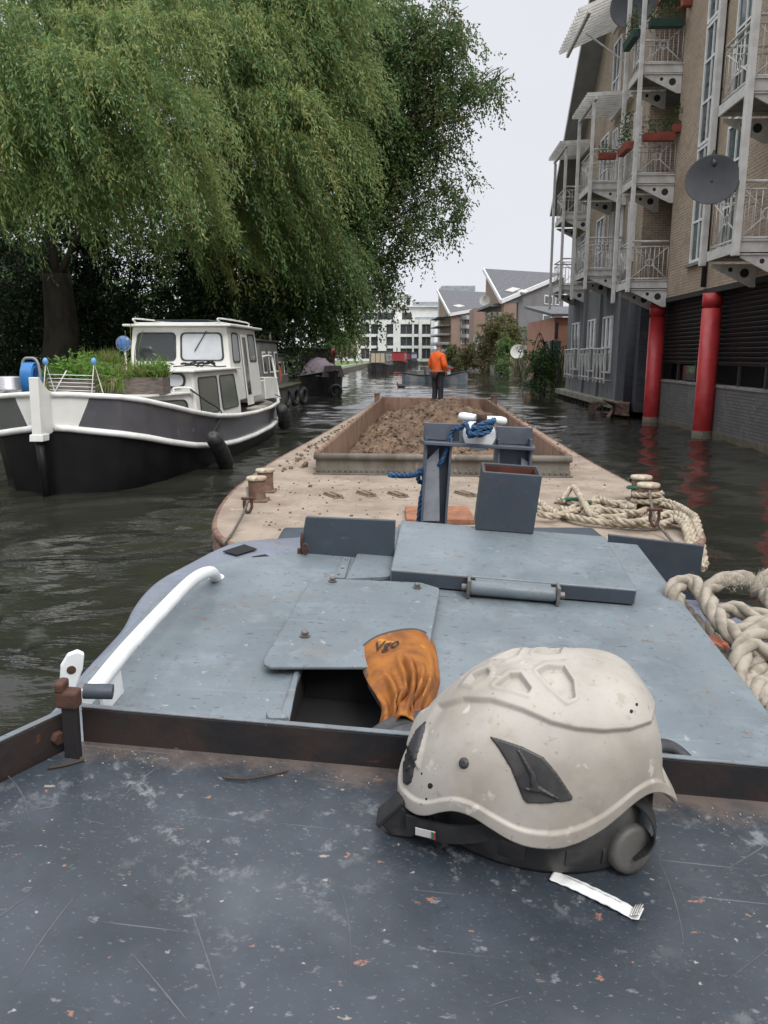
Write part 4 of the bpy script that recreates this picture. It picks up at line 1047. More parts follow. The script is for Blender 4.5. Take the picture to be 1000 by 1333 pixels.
M['soil'] = mat('brown_clay_soil', (.17, .11, .07), .95, c2=(.085, .055, .036), ns=3.5, spots=[(9, .6, .1, (.26, .19, .13)), (30, .66, .06, (.07, .05, .035))], bump=[(18, .9, .03), (60, .8, .012)])
M['clod'] = mat('dry_clod', (.16, .115, .08), .95, c2=(.09, .065, .045), ns=9, bump=[(30, .8, .01)])
M['bollard'] = mat('rusty_bollard', (.12, .065, .042), .8, c2=(.20, .14, .10), ns=8, bump=[(30, .6, .006)])
M['bollard_cap'] = mat('worn_cream_cap', (.45, .395, .30), .7, c2=(.28, .21, .15), ns=14, spots=[(30, .6, .08, (.17, .10, .065))])
M['orangewood'] = mat('orange_stained_timber', (.30, .13, .065), .8, c2=(.2, .085, .045), ns=9, bump=[(30, .4, .004)])
M['cable'] = mat('greasy_wire_cable', (.17, .15, .12), .6, .3, c2=(.08, .07, .06), ns=60)
M['slatwood'] = mat('weathered_slat', (.21, .165, .11), .9, c2=(.13, .1, .07), ns=20)

DZ = .59
bc = lambda y: 1.02 + .0 + (y - 9) * .055 - .35          # centreline of the barge
# deck outline, surveyed along both edges
LE = [(-.95, 5.72), (-1.22, 5.95), (-1.42, 6.4), (-1.54, 7.0), (-1.62, 7.9), (-1.62, 9.0), (-1.50, 10.9), (-1.21, 13.6), (-.80, 18.0), (-.40, 22.5), (-.25, 24.2), (.1, 25.4)]
RE = [(3.2, 25.8), (3.50, 24.8), (3.42, 22.5), (3.12, 17.5), (2.93, 13.0), (2.85, 10.5), (2.84, 8.3), (2.80, 7.3), (2.72, 6.6), (2.58, 6.1), (2.35, 5.8), (2.05, 5.68)]
le = spline([A(x, y, 0) for x, y in LE], 5)[:, :2]; re = spline([A(x, y, 0) for x, y in RE], 5)[:, :2]
outl = np.r_[le, re]
barge = thing('hopper_barge', 'long rusty hopper barge with dusty tan deck and open hold, ahead of the tug', 'barge', (1.0, 6, 0))
def bobj(name, mb, mk, bevel=0, parent=None, **k): return obj(name, mb, M[mk], parent or barge, bevel, **k)
mb = MB(); cen = outl.mean(0); shr = cen + (outl - cen) * .985
mb.grid(np.array([[A(x, y, -.4) for x, y in shr], [A(x, y, DZ - .004) for x, y in shr]]).transpose(1, 0, 2), cu=True, smooth=True); bobj('hull', mb, 'barge_hull')
# deck with its opening for the hold
cA, cB, cC, cD = A(-.85, 9.50), A(2.25, 9.22), A(2.80, 21.2), A(-.05, 22.0)
m_ = len(outl); mb = MB()
ring = np.array([A(x, y, DZ) for x, y in outl])
def inner(p):
    # nearest matching point on the hold rim for each outline point
    q = [cA, cB, cC, cD]; best = None
    for i in range(4):
        a, b = q[i], q[(i + 1) % 4]; e = b - a; t = np.clip((p - a) @ e / (e @ e), 0, 1); c = a + e * t
        d = np.linalg.norm(p - c)
        if best is None or d < best[0]: best = (d, c)
    return best[1]
bm_ = bmesh.new()
ov = [bm_.verts.new((x, y, DZ)) for x, y in outl]; iv = [bm_.verts.new((q[0], q[1], DZ)) for q in (cA, cB, cC, cD)]
es = [bm_.edges.new((ov[i], ov[(i + 1) % m_])) for i in range(m_)] + [bm_.edges.new((iv[i], iv[(i + 1) % 4])) for i in range(4)]
bmesh.ops.triangle_fill(bm_, use_beauty=True, use_dissolve=False, edges=es)
bm_.verts.index_update(); mb.add([v.co[:] for v in bm_.verts], [[v.index for v in f.verts] for f in bm_.faces]); bm_.free()
bobj('deck', mb, 'deck', recalc=False)
for f_ in bpy.data.objects['deck'].data.polygons:
    pass
mb = MB()
for dz, rr_, of in ((-.03, .035, .02), (-.11, .03, .03), (-.19, .035, .015)):
    c_ = cen; d = outl - c_; d = d / np.linalg.norm(d, axis=1)[:, None]
    mb.tube([A(p[0] + q[0] * of, p[1] + q[1] * of, DZ + dz) for p, q in zip(outl, d)], rr_, 8, closed=True)
bobj('rubbing_rail', mb, 'rubrail')
# hold coaming
def wall2(mb, a, b, z0, z1, th_):
    d = nz(np.r_[b - a, 0]); nn = A(-d[1], d[0], 0) * th_
    a3, b3 = A(a[0], a[1], z0), A(b[0], b[1], z0); mb.prism([a3, b3, b3 + nn, a3 + nn], (0, 0, z1 - z0))
CT = .845
mb = MB(); wall2(mb, cA, cB, DZ + .002, CT - .03, .03); front = bobj('hold_end_wall', mb, 'coaming', .004)
ends = [A(*cA, 0), A(*cB, 0)]; dv = nz(ends[1] - ends[0])
mb = MB(); mb.tube([ends[0] - dv * .02 + A(0, -.012, CT - .035), ends[1] + dv * .02 + A(0, -.012, CT - .035)], .042, 12); bobj('rolled_rim', mb, 'coaming', parent=front)
mb = MB(); mb.prism([ends[0] + A(-.03, -.07, DZ + .004), ends[1] + A(.03, -.07, DZ + .004), ends[1] + A(.03, -.004, DZ + .004), ends[0] + A(-.03, -.004, DZ + .004)], (0, 0, .012))
mb.prism([ends[0] + A(-.01, -.012, DZ + .017), ends[1] + A(.01, -.012, DZ + .017), ends[1] + A(.01, -.002, DZ + .017), ends[0] + A(-.01, -.002, DZ + .017)], (0, 0, .06))
bobj('base_angle', mb, 'coaming', .003, parent=front)
mb = MB()
for k in range(46):
    p = ends[0] + (ends[1] - ends[0]) * (k + .5) / 46; mb.ball(p + A(0, -.016, DZ + .045), .014, 6)
tag(bobj('rivet_row', mb, 'coaming', parent=front), kind='stuff')
for a, b, nm in ((cB, cC, 'hold_side_wall'), (cC, cD, 'hold_end_wall'), (cD, cA, 'hold_side_wall')):
    mb = MB(); wall2(mb, a, b, -.1, CT, .03); wl_ = bobj(nm, mb, 'coaming_in', .003)
    d = nz(np.r_[b - a, 0]); nn = A(-d[1], d[0], 0)
    mb = MB(); mb.tube([A(*a, CT), A(*b, CT)], .022, 8); bobj('rim_bar', mb, 'coaming_in', parent=wl_)
# posts at the far end, beyond the hold
for x, y in ((491, 524), (643, 528)):
    p = onz(x, y, DZ); mb = MB(); mb.box(p + A(0, 0, .13), (.16, .16, .26)); mb.box(p + A(0, 0, .275), (.2, .2, .02)); bobj('bow_post', mb, 'rubrail', .01)
# bollard pairs
def bollard_pair(pa, pb, r, h):
    for p in (pa, pb):
        mb = MB(); mb.box(p + A(0, 0, .012), (r * 2.5, r * 2.5, .02)); mb.lathe([(r, .02), (r * .97, h * .5), (r, h - .03)], p, None, 18); o = bobj('bollard', mb, 'bollard', .002)
        mb = MB(); mb.lathe([(r * 1.02, h - .026), (r * 1.16, h - .022), (r * 1.18, h), (r * 1.08, h + .010), (.02, h + .014)], p, None, 22); bobj('bollard_cap', mb, 'bollard_cap', parent=o)
BLa, BLb = onz(335, 652, DZ), onz(346, 640, DZ); bollard_pair(BLa, BLb, .088, .24)
BRa, BRb = onz(842, 664, DZ), onz(833, 652, DZ); bollard_pair(BRa, BRb, .092, .25)
# deck chocks
for x, y in ((434, 646), (477, 644), (518, 645), (606, 644)):
    p = onz(x, y, DZ); mb = MB()
    Rz = np.array([[math.cos(.5), -math.sin(.5), 0], [math.sin(.5), math.cos(.5), 0], [0, 0, 1]])
    for s_ in (-1, 1): mb.box(p + A(s_ * .03, 0, .018), (.035, .26, .03), Rz)
    mb.box(p + A(0, 0, .006), (.11, .30, .008), Rz)
    bobj('deck_chock', mb, 'slatwood', .003)
p0_ = onz(532, 680, DZ); mb = MB(); mb.span((p0_[0] - .02, p0_[1] - .1, DZ + .002), (p0_[0] + .58, p0_[1] + .5, DZ + .05)); bobj('timber_pad', mb, 'orangewood', .006)

# soil in the hold
def hold_pt(s_, t_): return (cA * (1 - s_) + cB * s_) * (1 - t_) + (cD * (1 - s_) + cC * s_) * t_
nu, nv = 150, 420
s_ = np.linspace(.012, .988, nu)[:, None] + np.zeros((1, nv)); t_ = np.linspace(.004, .99, nv)[None] + np.zeros((nu, 1))
XY = np.stack([(cA[k] * (1 - s_) + cB[k] * s_) * (1 - t_) + (cD[k] * (1 - s_) + cC[k] * s_) * t_ for k in (0, 1)], -1)
hgt = .36 + .56 * np.exp(-((s_ - .56) / .36) ** 2 - ((t_ - .60) / .36) ** 2) + .10 * np.exp(-((t_ - .08) / .2) ** 2)
hgt += .16 * (noise2(XY[..., 0] * 1.5, XY[..., 1] * 1.5, 1) - .5) + .15 * (noise2(XY[..., 0] * 4, XY[..., 1] * 4, 2) - .5) + .11 * np.abs(noise2(XY[..., 0] * 9, XY[..., 1] * 9, 3) - .5) + .05 * noise2(XY[..., 0] * 20, XY[..., 1] * 20, 4)
hgt -= .12 * (np.minimum(s_, 1 - s_) < .05) * (1 - np.minimum(s_, 1 - s_) / .05)
mb = MB(); mb.grid(np.dstack([XY, hgt]), smooth=True)
rr_ = random.Random(5)
def clod(mb, c, r):
    R = np.array(Matrix.Rotation(rr_.random() * 6, 3, Vector((rr_.random() - .5, rr_.random() - .5, rr_.random() + .1)).normalized()))
    o = len(mb.v); mb.ball(c, (r * rr_.uniform(.7, 1.3), r * rr_.uniform(.6, 1.1), r * rr_.uniform(.45, .8)), 7, R=R)
    mb.v[-1] += np.random.default_rng(rr_.randrange(10 ** 6)).normal(size=mb.v[-1].shape) * r * .17
for k in range(3600):
    i, j = rr_.randrange(nu), int(nv * rr_.random() ** 1.3 * .98); r_ = .010 + .038 * rr_.random() ** 3
    clod(mb, A(XY[i, j, 0], XY[i, j, 1], hgt[i, j] + r_ * .3), r_)
for i in range(len(mb.s)): mb.s[i] = i < (nu - 1) * (nv - 1)
tag(obj('soil_heap', mb, M['soil'], recalc=False), 'heap of brown clay soil and clods filling the hold of the barge', 'soil heap')
# clods dropped on the side deck
for (x, y, r_, lab) in ((398, 608, .055, 'fist sized brown clod on the tan barge deck beside the left corner of the hold'),
                        (404, 634, .022, 'small brown clod on the tan barge deck, in front of the hold corner')):
    mb = MB(); p = onz(x, y, DZ); clod(mb, p + A(0, 0, r_ * .5), r_); tag(obj('clod', mb, M['clod'], recalc=False), lab, 'clod')
mb = MB()
for k in range(900):
    t = rr_.random() ** .8; y = 9.6 + 11.5 * t; xe = np.interp(y, [q[1] for q in LE], [q[0] for q in LE]); xi = np.interp(y, [cA[1], cD[1]], [cA[0], cD[0]])
    x = xe + .12 + (xi - xe - .2) * rr_.random()
    if rr_.random() < .3: x = np.interp(y, [cB[1], cC[1]], [cB[0], cC[0]]) + .1 + .5 * rr_.random()
    r_ = .006 + .03 * rr_.random() ** 3; clod(mb, A(x, y, DZ + r_ * .3), r_)
for k in range(420):
    y = 6.3 + 2.9 * rr_.random(); x = -1.3 + 3.9 * rr_.random(); r_ = .004 + .012 * rr_.random() ** 3; clod(mb, A(x, y, DZ + r_ * .3), r_)
for i in range(len(mb.s)): mb.s[i] = False
tag(obj('soil_crumbs', mb, M['clod'], recalc=False), 'scattered soil crumbs spilled over the barge deck', 'soil crumbs', kind='stuff')

# ------------------------------------------------------------- ropes and cables on the barge
M['blue_rope'] = mat('faded_blue_rope', (.03, .10, .21), .85, c2=(.02, .05, .11), ns=40, bump=[(200, .4, .002)])
M['barge_rope'] = mat('grubby_cream_mooring_rope', (.40, .345, .26), .9, c2=(.26, .215, .155), ns=14, bump=[(120, .5, .004)])
M['green_rope'] = mat('green_twine', (.03, .12, .085), .8)
ck, cc = BT_WHITE_CLEAT
mb = MB()
e = ck + A(0, -.05, .045); L_ = []
for k in range(46):
    a = k * .62; L_.append(e + A(.055 * math.cos(a) * (1 + .25 * math.sin(k)), -.02 + .04 * math.sin(a), .030 * math.sin(k * .37) - .012 + .02 * math.cos(a)))
lead = [FP(599, 557, -.02), FP(590, 562, .03), FP(580, 590, .02), FP(573, 605, .03), FP(560, 625, .12), FP(548, 632, .1), FP(545, 620, .06), FP(551, 612, .05), FP(553, 630, .05), FP(548, 655, .06), FP(545, 690, .07)]
rope(mb, spline(L_ + [FP(606, 551, -.05)] + lead, 6), .0135, n=6)
rope(mb, spline([FP(506, 629, .3), FP(520, 629, .28), FP(535, 626, .2), FP(545, 620, .1), FP(552, 616, .04)], 6), .017, n=6)
blue = thing('blue_rope', 'faded blue rope wrapped round the white cleat and hanging down the left frame post', 'rope', FP(545, 690, .07))
obj('rope_turns', mb, M['blue_rope'], blue, recalc=False)
def dk(x, y, dz=.03): return onz(x, y, DZ + dz)
mb = MB()
RB_ = .032
paths = [[(690, 660), (715, 664), (745, 672), (790, 674), (830, 668), (850, 655), (835, 645)],
         [(690, 648), (705, 655), (725, 668), (760, 676), (800, 682), (850, 684), (880, 678), (900, 688), (908, 705)],
         [(700, 668), (720, 672), (740, 667), (770, 662), (800, 666), (835, 668)],
         [(732, 652), (745, 634), (755, 645), (768, 668), (772, 674)],
         [(725, 652), (750, 655), (775, 653), (800, 655), (818, 662)],
         [(770, 655), (778, 648), (795, 655), (815, 655), (825, 662)],
         [(730, 662), (745, 666), (735, 668), (755, 658), (775, 668), (780, 660), (760, 668)],
         [(800, 676), (820, 680), (850, 676), (875, 668), (895, 680), (903, 700)],
         [(855, 655), (880, 662), (900, 676), (909, 690), (911, 706)],
         [(850, 650), (875, 655), (898, 668), (908, 680), (913, 700)],
         [(845, 668), (865, 672), (882, 676), (893, 690), (897, 708)]]
for k, p in enumerate(paths):
    lift = [.03 + .02 * (k % 4) + .012 * math.sin(i * 2.3 + k) for i in range(len(p))]
    if k == 3: lift = [.05, .11, .14, .10, .03]
    P_ = [dk(x, y, l) for (x, y), l in zip(p, lift)]
    if k in (1, 7, 8, 9, 10): P_[-1] = P_[-1] + A(.05, 0, -.22)
    rope(mb, spline(P_, 8), RB_, n=6)
t = BRa; rope(mb, [t + A(.13 * math.cos(a), .13 * math.sin(a), .06 + .010 * a) for a in np.linspace(0, 12, 60)], RB_ * .8, n=6)
pile = thing('mooring_rope', 'tangled cream mooring rope spread over the right stern corner of the barge around the bollards', 'rope', dk(790, 668, 0))
obj('rope_tangle', mb, M['barge_rope'], pile, recalc=False)
mb = MB(); rope(mb, spline([dk(730, 650, .06), dk(752, 650, .07), dk(770, 655, .05)], 8), .018, n=6); obj('green_twine', mb, M['green_rope'], pile, recalc=False)
mb = MB(); rope(mb, [BRb + A(.125 * math.cos(a), .125 * math.sin(a), .10 + .012 * a) for a in np.linspace(0, 9, 40)], .016, n=6)
obj('green_twine', mb, M['green_rope'], pile, recalc=False)
def cable(name, label, pts, r, shackle):
    t = thing(name, label, 'cable', pts[0])
    mb = MB(); rope(mb, spline(pts, 10), r, n=5); obj('wire', mb, M['cable'], t, recalc=False)
    mb = MB(); s_ = shackle; mb.tube(spline([s_ + A(-.03, 0, .09), s_ + A(-.035, 0, 0), s_ + A(0, -.02, -.05), s_ + A(.035, 0, 0), s_ + A(.03, 0, .09)], 6), .014, 8)
    mb.tube([s_ + A(-.06, 0, .08), s_ + A(.06, 0, .08)], .013, 8); obj('shackle', mb, M['rust'], t)
cable('wire_cable', 'thin wire cable with rusty shackle from the left barge bollards to the tug', [BLa + A(-.09, -.06, .15), onz(322, 655, DZ + .08), onz(305, 690, DZ + .03), onz(291, 708, DZ + .0)], .012, onz(323, 660, DZ + .06))
cable('wire_cable', 'thin wire cable with rusty shackle from the right barge bollards behind the push plate', [BRa + A(-.02, -.1, .2), onz(852, 674, DZ + .12), onz(865, 692, DZ + .05), onz(884, 715, DZ + .0)], .014, onz(852, 676, DZ + .14))
# ============================================================= white cabin cruiser moored on the left
M['gelcoat'] = mat('off_white_boat_paint', (.66, .66, .62), .4, c2=(.55, .545, .5), ns=2, lo=.4, hi=.75, rvar=.1, spots=[(11, .68, .08, (.45, .43, .37)), (40, .73, .03, (.4, .36, .28))], bump=[(3, .08, .02)])
M['whiterail'] = mat('white_rail_paint', (.74, .74, .72), .4, c2=(.62, .61, .58), ns=5)
M['topside'] = mat('glossy_slate_topside', (.085, .083, .09), .2, c2=(.068, .067, .073), ns=2, spots=[(5, .68, .06, (.12, .115, .13))], bump=[(1.2, .12, .05)])
M['blackhull'] = mat('black_hull_paint', (.006, .006, .007), .5, c2=(.010, .010, .010), ns=2, spec=.22)
def glass(name, col, rough=.05):
    m, nt, b = newmat(name); b.inputs['Base Color'].default_value = col + (1,); b.inputs['Roughness'].default_value = rough
    b.inputs['Specular IOR Level'].default_value = .7; v = coords(nt)
    add_bump(nt, b, noise_tex(nt, v, 2.5, 2), .06, .02); return m
M['glass'] = glass('dark_window_glass', (.03, .035, .035)); M['glass_green'] = glass('greenish_cabin_glass', (.10, .12, .105), .12)
M['blind'] = mat('pale_windscreen_blind', (.52, .54, .56), .35, c2=(.46, .48, .5), ns=3)
M['rubber'] = mat('dusty_black_rubber', (.022, .022, .024), .6, c2=(.05, .05, .05), ns=8, bump=[(30, .2, .004)])
M['deckgrey'] = mat('worn_grey_boat_deck', (.34, .32, .29), .8, c2=(.25, .23, .2), ns=6)
M['solar'] = mat('dark_solar_panel', (.02, .025, .04), .2)
M['plantwood'] = mat('weathered_planter_boards', (.10, .078, .068), .85, c2=(.16, .135, .12), ns=5, stretch=(1, 1, 6), bump=[(20, .4, .006)])
M['alu'] = mat('brushed_keg_steel', (.55, .55, .56), .3, .9, c2=(.42, .42, .43), ns=9, stretch=(1, 1, 8))
M['bluehose'] = mat('bright_blue_hose', (.02, .16, .42), .4); M['greyplastic'] = mat('grey_plastic', (.24, .25, .26), .5)
M['bluelens'] = glass('blue_lamp_glass', (.05, .13, .34), .04)
M['blackrope'] = mat('black_cord', (.012, .012, .013), .8)
M['leafA'] = leaf_mat('planter_green', (.15, .30, .05), (.09, .20, .035)); M['leafB'] = leaf_mat('planter_dry_grass', (.32, .30, .12), (.2, .17, .07))

BS = A(-4.98, 11.15, 0); ba = nz(A(.060, 1, 0)); bb = A(ba[1], -ba[0], 0)
def BL(x, y, z): return BS + ba * x + bb * y + A(0, 0, z)
BR = np.stack([ba, bb, A(0, 0, 1)], 1)
cruiser = thing('cabin_cruiser', 'white and slate steel cabin cruiser with planters on its foredeck, moored at the left', 'boat', BL(5.5, 0, 0))
def cobj(name, mb, mk, bevel=0, parent=None, **k): return obj(name, mb, M[mk], parent or cruiser, bevel, **k)
BX = [0, .28, .34, .42, .6, .9, 1.4, 2.1, 3.2, 4.6, 6.2, 8, 9.6, 10.6, 11.2, 11.5]
hb_ = lambda x: np.interp(x, BX, [.04, .05, .26, .56, .95, 1.22, 1.46, 1.61, 1.69, 1.71, 1.72, 1.70, 1.58, 1.35, 1.0, .55])
shz = lambda x: np.interp(x, BX, [1.46, 1.46, 1.46, 1.44, 1.41, 1.34, 1.22, 1.08, .93, .83, .77, .76, .79, .84, .88, .9])
stz = lambda x: np.interp(x, BX, [1.0, .98, .96, .92, .86, .78, .65, .52, .39, .31, .28, .29, .33, .38, .42, .44])
wl = lambda x: np.interp(x, BX, [.03, .04, .18, .44, .80, 1.07, 1.32, 1.48, 1.59, 1.62, 1.64, 1.61, 1.46, 1.2, .8, .35])
xs = np.unique(np.r_[A(0, .15), np.linspace(.28, .9, 22), np.linspace(.95, 2, 10), np.linspace(2, 11.5, 40)])
def side(y_f, z_f, sgn): return np.array([BL(x, sgn * y_f(x), z_f(x)) for x in xs])
def shift(x): return 0
for sgn in (-1, 1):
    mb = MB(); rows = [side(lambda x: wl(x) * .8, lambda x: -.3, sgn), side(wl, lambda x: .0, sgn), side(lambda x: wl(x) * .45 + hb_(x) * .53, lambda x: stz(x) * .5, sgn), side(lambda x: hb_(x) * .985, stz, sgn)]
    mb.grid(np.array(rows)); cobj('lower_hull', mb, 'blackhull', recalc=False)
    xw = xs[xs <= .41]; xd = np.r_[xw.max(), xs[xs > xw.max()]]
    for xr, mk, nm in ((xw, 'gelcoat', 'bow_panel'), (xd, 'topside', 'topside_band')):
        g = []
        for f in np.linspace(0, 1, 5):
            sl = .35 * (f - .5) if nm else 0
            xx = np.array(xr, float)
            if nm == 'bow_panel': xx = np.where(xx == xx.max(), xx + sl * .16, xx)
            else: xx = np.where(xx == xx.min(), xx + sl * .16, xx)
            g.append([BL(x, sgn * (hb_(x) * (.985 + .02 * f)), stz(x) * (1 - f) + shz(x) * f) for x in xx])
        mb = MB(); mb.grid(np.array(g)); cobj(nm, mb, mk, recalc=False)
    mb = MB(); mb.tube(np.array([BL(x, sgn * (hb_(x) + .02), shz(x) + .01) for x in xs if x > .27]), .042, 10); cobj('gunwale_rail', mb, 'whiterail')
    mb = MB(); mb.tube(np.array([BL(x, sgn * (hb_(x) * .985 + .025), stz(x)) for x in xs if x > .27]), .052, 10); cobj('rubbing_strake', mb, 'whiterail')
# stem post with its raised knee
mb = MB()
prof = [(-.10, .88), (-.05, 1.70), (.02, 1.70), (.10, 1.63), (.24, 1.53), (.45, 1.49), (.45, .97), (.2, .90), (.0, .88)]
mb.prism([BL(x, -.055, z) for x, z in prof], bb * .11); cobj('stem_knee', mb, 'gelcoat', .012)
mb = MB(); mb.prism([BL(-.13, -.07, .86), BL(-.13, .07, .86), BL(-.08, .07, 1.73), BL(-.08, -.07, 1.73)], ba * .06); mb.prism([BL(-.16, -.10, .82), BL(-.16, .10, .82), BL(-.14, .10, .92), BL(-.14, -.10, .92)], ba * .2); cobj('stem_plate', mb, 'gelcoat', .01)
mb = MB(); mb.tube([BL(-.06, 0, .8), BL(-.02, 0, .4), BL(.03, 0, -.3)], .06, 10); cobj('stem_bar', mb, 'blackhull')
# decks
mb = MB(); L1 = [BL(x, hb_(x) * .97, shz(x) - .12 * min(1, x / .5)) for x in xs]; L2 = [BL(x, -hb_(x) * .97, shz(x) - .12 * min(1, x / .5)) for x in xs]
mb.grid(np.array([L1, L2]), smooth=False); cobj('deck', mb, 'deckgrey', recalc=False)
# forward trunk (low) carrying planters
def wallbox(mb, x0, x1, y0a, y1a, z0, z1, y0b=None, y1b=None, rx0=0, rx1=0):
    y0b = y0a if y0b is None else y0b; y1b = y1a if y1b is None else y1b
    vs = [BL(x0, -y0a, z0), BL(x1, -y1a, z0), BL(x1, y1a, z0), BL(x0, y0a, z0), BL(x0 + rx0, -y0b, z1), BL(x1 + rx1, -y1b, z1), BL(x1 + rx1, y1b, z1), BL(x0 + rx0, y0b, z1)]
    mb.add(vs, [(3, 2, 1, 0), (4, 5, 6, 7), (0, 1, 5, 4), (1, 2, 6, 5), (2, 3, 7, 6), (3, 0, 4, 7)])
mb = MB(); wallbox(mb, 1.15, 3.45, .55, 1.22, .8, 1.33, .53, 1.18); cobj('fore_trunk', mb, 'gelcoat', .03)
mb = MB(); wallbox(mb, 1.10, 3.45, .60, 1.25, 1.332, 1.37); ft = cobj('trunk_top', mb, 'gelcoat', .012)
mb = MB(); mb.tube(spline([BL(3.30, .9, 1.37), BL(3.30, .9, 1.44), BL(3.34, 1.18, 1.44), BL(3.34, 1.2, 1.37)], 4), .018, 8); cobj('trunk_grab_rail', mb, 'whiterail', parent=ft)
# main deckhouse
mb = MB(); wallbox(mb, 3.45, 6.75, 1.28, 1.30, .7, 1.72, 1.20, 1.24, .06, 0); house = cobj('deckhouse', mb, 'gelcoat', .04)
mb = MB(); wallbox(mb, 3.36, 6.8, 1.27, 1.31, 1.722, 1.762); cobj('deckhouse_roof', mb, 'gelcoat', .012)
def sidept(x, z, off=.004): 
    f = (z - .7) / 1.02; y0 = np.interp(x, [3.45, 6.75], [1.28, 1.30]); y1 = np.interp(x, [3.45, 6.75], [1.20, 1.24]); return BL(x, y0 * (1 - f) + y1 * f + off, z)
def rrect(pts, r=.09, n=4):
    pts = [np.asarray(p, float) for p in pts]; out = []
    for i, p in enumerate(pts):
        a, c = pts[i - 1], pts[(i + 1) % len(pts)]; d1 = nz(a - p) * min(r, np.linalg.norm(a - p) * .45); d2 = nz(c - p) * min(r, np.linalg.norm(c - p) * .45)
        for k in range(n + 1):
            t = k / n; out.append((p + d1) * (1 - t) ** 2 + p * 2 * t * (1 - t) + (p + d2) * t * t)
    return out
def window(corners, fn, mk, nm='window', fw=.045, parent=house, th=.012, r=.1):
    P2 = rrect([A(x, z, 0) for x, z in corners], r); c = np.mean(P2, 0)
    o_ = [c + (p - c) * (1 + fw / np.linalg.norm(p - c)) for p in P2]
    pin = [fn(p[0], p[1], .004) for p in P2]; pout = [fn(p[0], p[1], .004) for p in o_]
    nn = nz(np.cross(pin[3] - pin[0], pin[7] - pin[0])); nn = nn if nn @ (fn(c[0], c[1], .1) - fn(c[0], c[1], 0)) > 0 else -nn
    k = len(pin); mb = MB(); g = np.array([pout, [p + nn * th for p in pout], [p + nn * th for p in pin], pin]); mb.grid(g.transpose(1, 0, 2), cu=True, smooth=False)
    fr_ = cobj(nm, mb, 'rubber', parent=parent, recalc=False)
    mb = MB(); mb.add([p + nn * .003 for p in pin], [list(range(k))]); cobj('pane', mb, mk, parent=fr_)
    return fr_
window([(3.75, .92), (4.95, .92), (4.95, 1.60), (3.75, 1.60)], sidept, 'glass_green'); window([(5.25, .92), (6.5, .92), (6.3, 1.60), (5.2, 1.60)], sidept, 'glass_green')
window([(2.3, .92), (3.2, .92), (3.2, 1.22), (2.3, 1.24)], lambda x, z, o: BL(x, np.interp(x, [1.15, 3.45], [.55, 1.22]) * .985 + .012 + o, z), 'glass_green', r=.16)
for s_ in (-1, 1): window([(-.16 + .86 * s_, 1.46), (.16 + .86 * s_, 1.46), (.16 + .86 * s_, 1.68), (-.16 + .86 * s_, 1.68)], lambda y, z, o: BL(3.45 + .06 * (z - .7) / 1.02 - .01 - o, y, z), 'blind', 'porthole', r=.14)
# wheelhouse
WX0, WX1 = 6.35, 9.3
mb = MB(); wallbox(mb, WX0, WX1, 1.22, 1.24, 1.0, 2.66, 1.08, 1.1, .22, -.1); wheel = cobj('wheelhouse', mb, 'gelcoat', .03)
mb = MB(); wallbox(mb, WX0 - .02, WX1 + .15, 1.22, 1.25, 2.662, 2.71); roof_ = cobj('wheelhouse_roof', mb, 'gelcoat', .015)
mb = MB(); wallbox(mb, WX0 + .15, WX1 - .1, 1.02, 1.05, 2.712, 2.75); cobj('roof_crown', mb, 'gelcoat', .02, parent=roof_)
mb = MB(); wallbox(mb, WX0 + .4, WX0 + 1.9, .62, .62, 2.79, 2.82); cobj('solar_panel', mb, 'solar', .004, parent=roof_)
for sgn in (-1, 1):
    mb = MB(); mb.tube(spline([BL(WX0 + .1, .95 * sgn, 2.75), BL(WX0 + .12, .95 * sgn, 2.83), BL(WX1 - .3, .97 * sgn, 2.83), BL(WX1 - .25, .97 * sgn, 2.75)], 5), .018, 8); cobj('roof_rail', mb, 'whiterail', parent=roof_)
def frontpt(y, z, o): f = (z - 1.0) / 1.66; return BL(WX0 + .22 * f - o, y, z)
window([(.06, 1.93), (.98, 1.93), (.93, 2.50), (.06, 2.50)], frontpt, 'blind', 'windscreen', parent=wheel); window([(-.98, 1.93), (-.12, 1.93), (-.12, 2.50), (-.93, 2.50)], frontpt, 'glass', 'windscreen', parent=wheel)
mb = MB(); mb.tube([frontpt(.62, 2.56, .03), frontpt(.35, 2.12, .035)], .012, 6); cobj('wiper', mb, 'rubber', parent=wheel)
def wsidept(x, z, o): f = (z - 1.0) / 1.66; y0 = np.interp(x, [WX0, WX1], [1.22, 1.24]); return BL(x, y0 - .14 * f + o, z)
window([(6.75, 1.9), (7.35, 1.9), (7.35, 2.5), (6.85, 2.5)], wsidept, 'glass_green', parent=wheel); window([(8.35, 1.9), (9.0, 1.9), (8.95, 2.5), (8.35, 2.5)], wsidept, 'glass_green', parent=wheel)
mb = MB(); mb.prism([wsidept(7.55, .85, .02), wsidept(8.15, .85, .02), wsidept(8.15, 2.52, .02), wsidept(7.55, 2.52, .02)], bb * .02); dr = cobj('wheelhouse_door', mb, 'gelcoat', .004, parent=wheel)
mb = MB(); mb.prism([wsidept(7.62, 1.1, .045), wsidept(7.95, 1.1, .045), wsidept(7.95, 2.45, .045), wsidept(7.62, 2.45, .045)], bb * .004); cobj('door_glass', mb, 'glass', parent=dr)
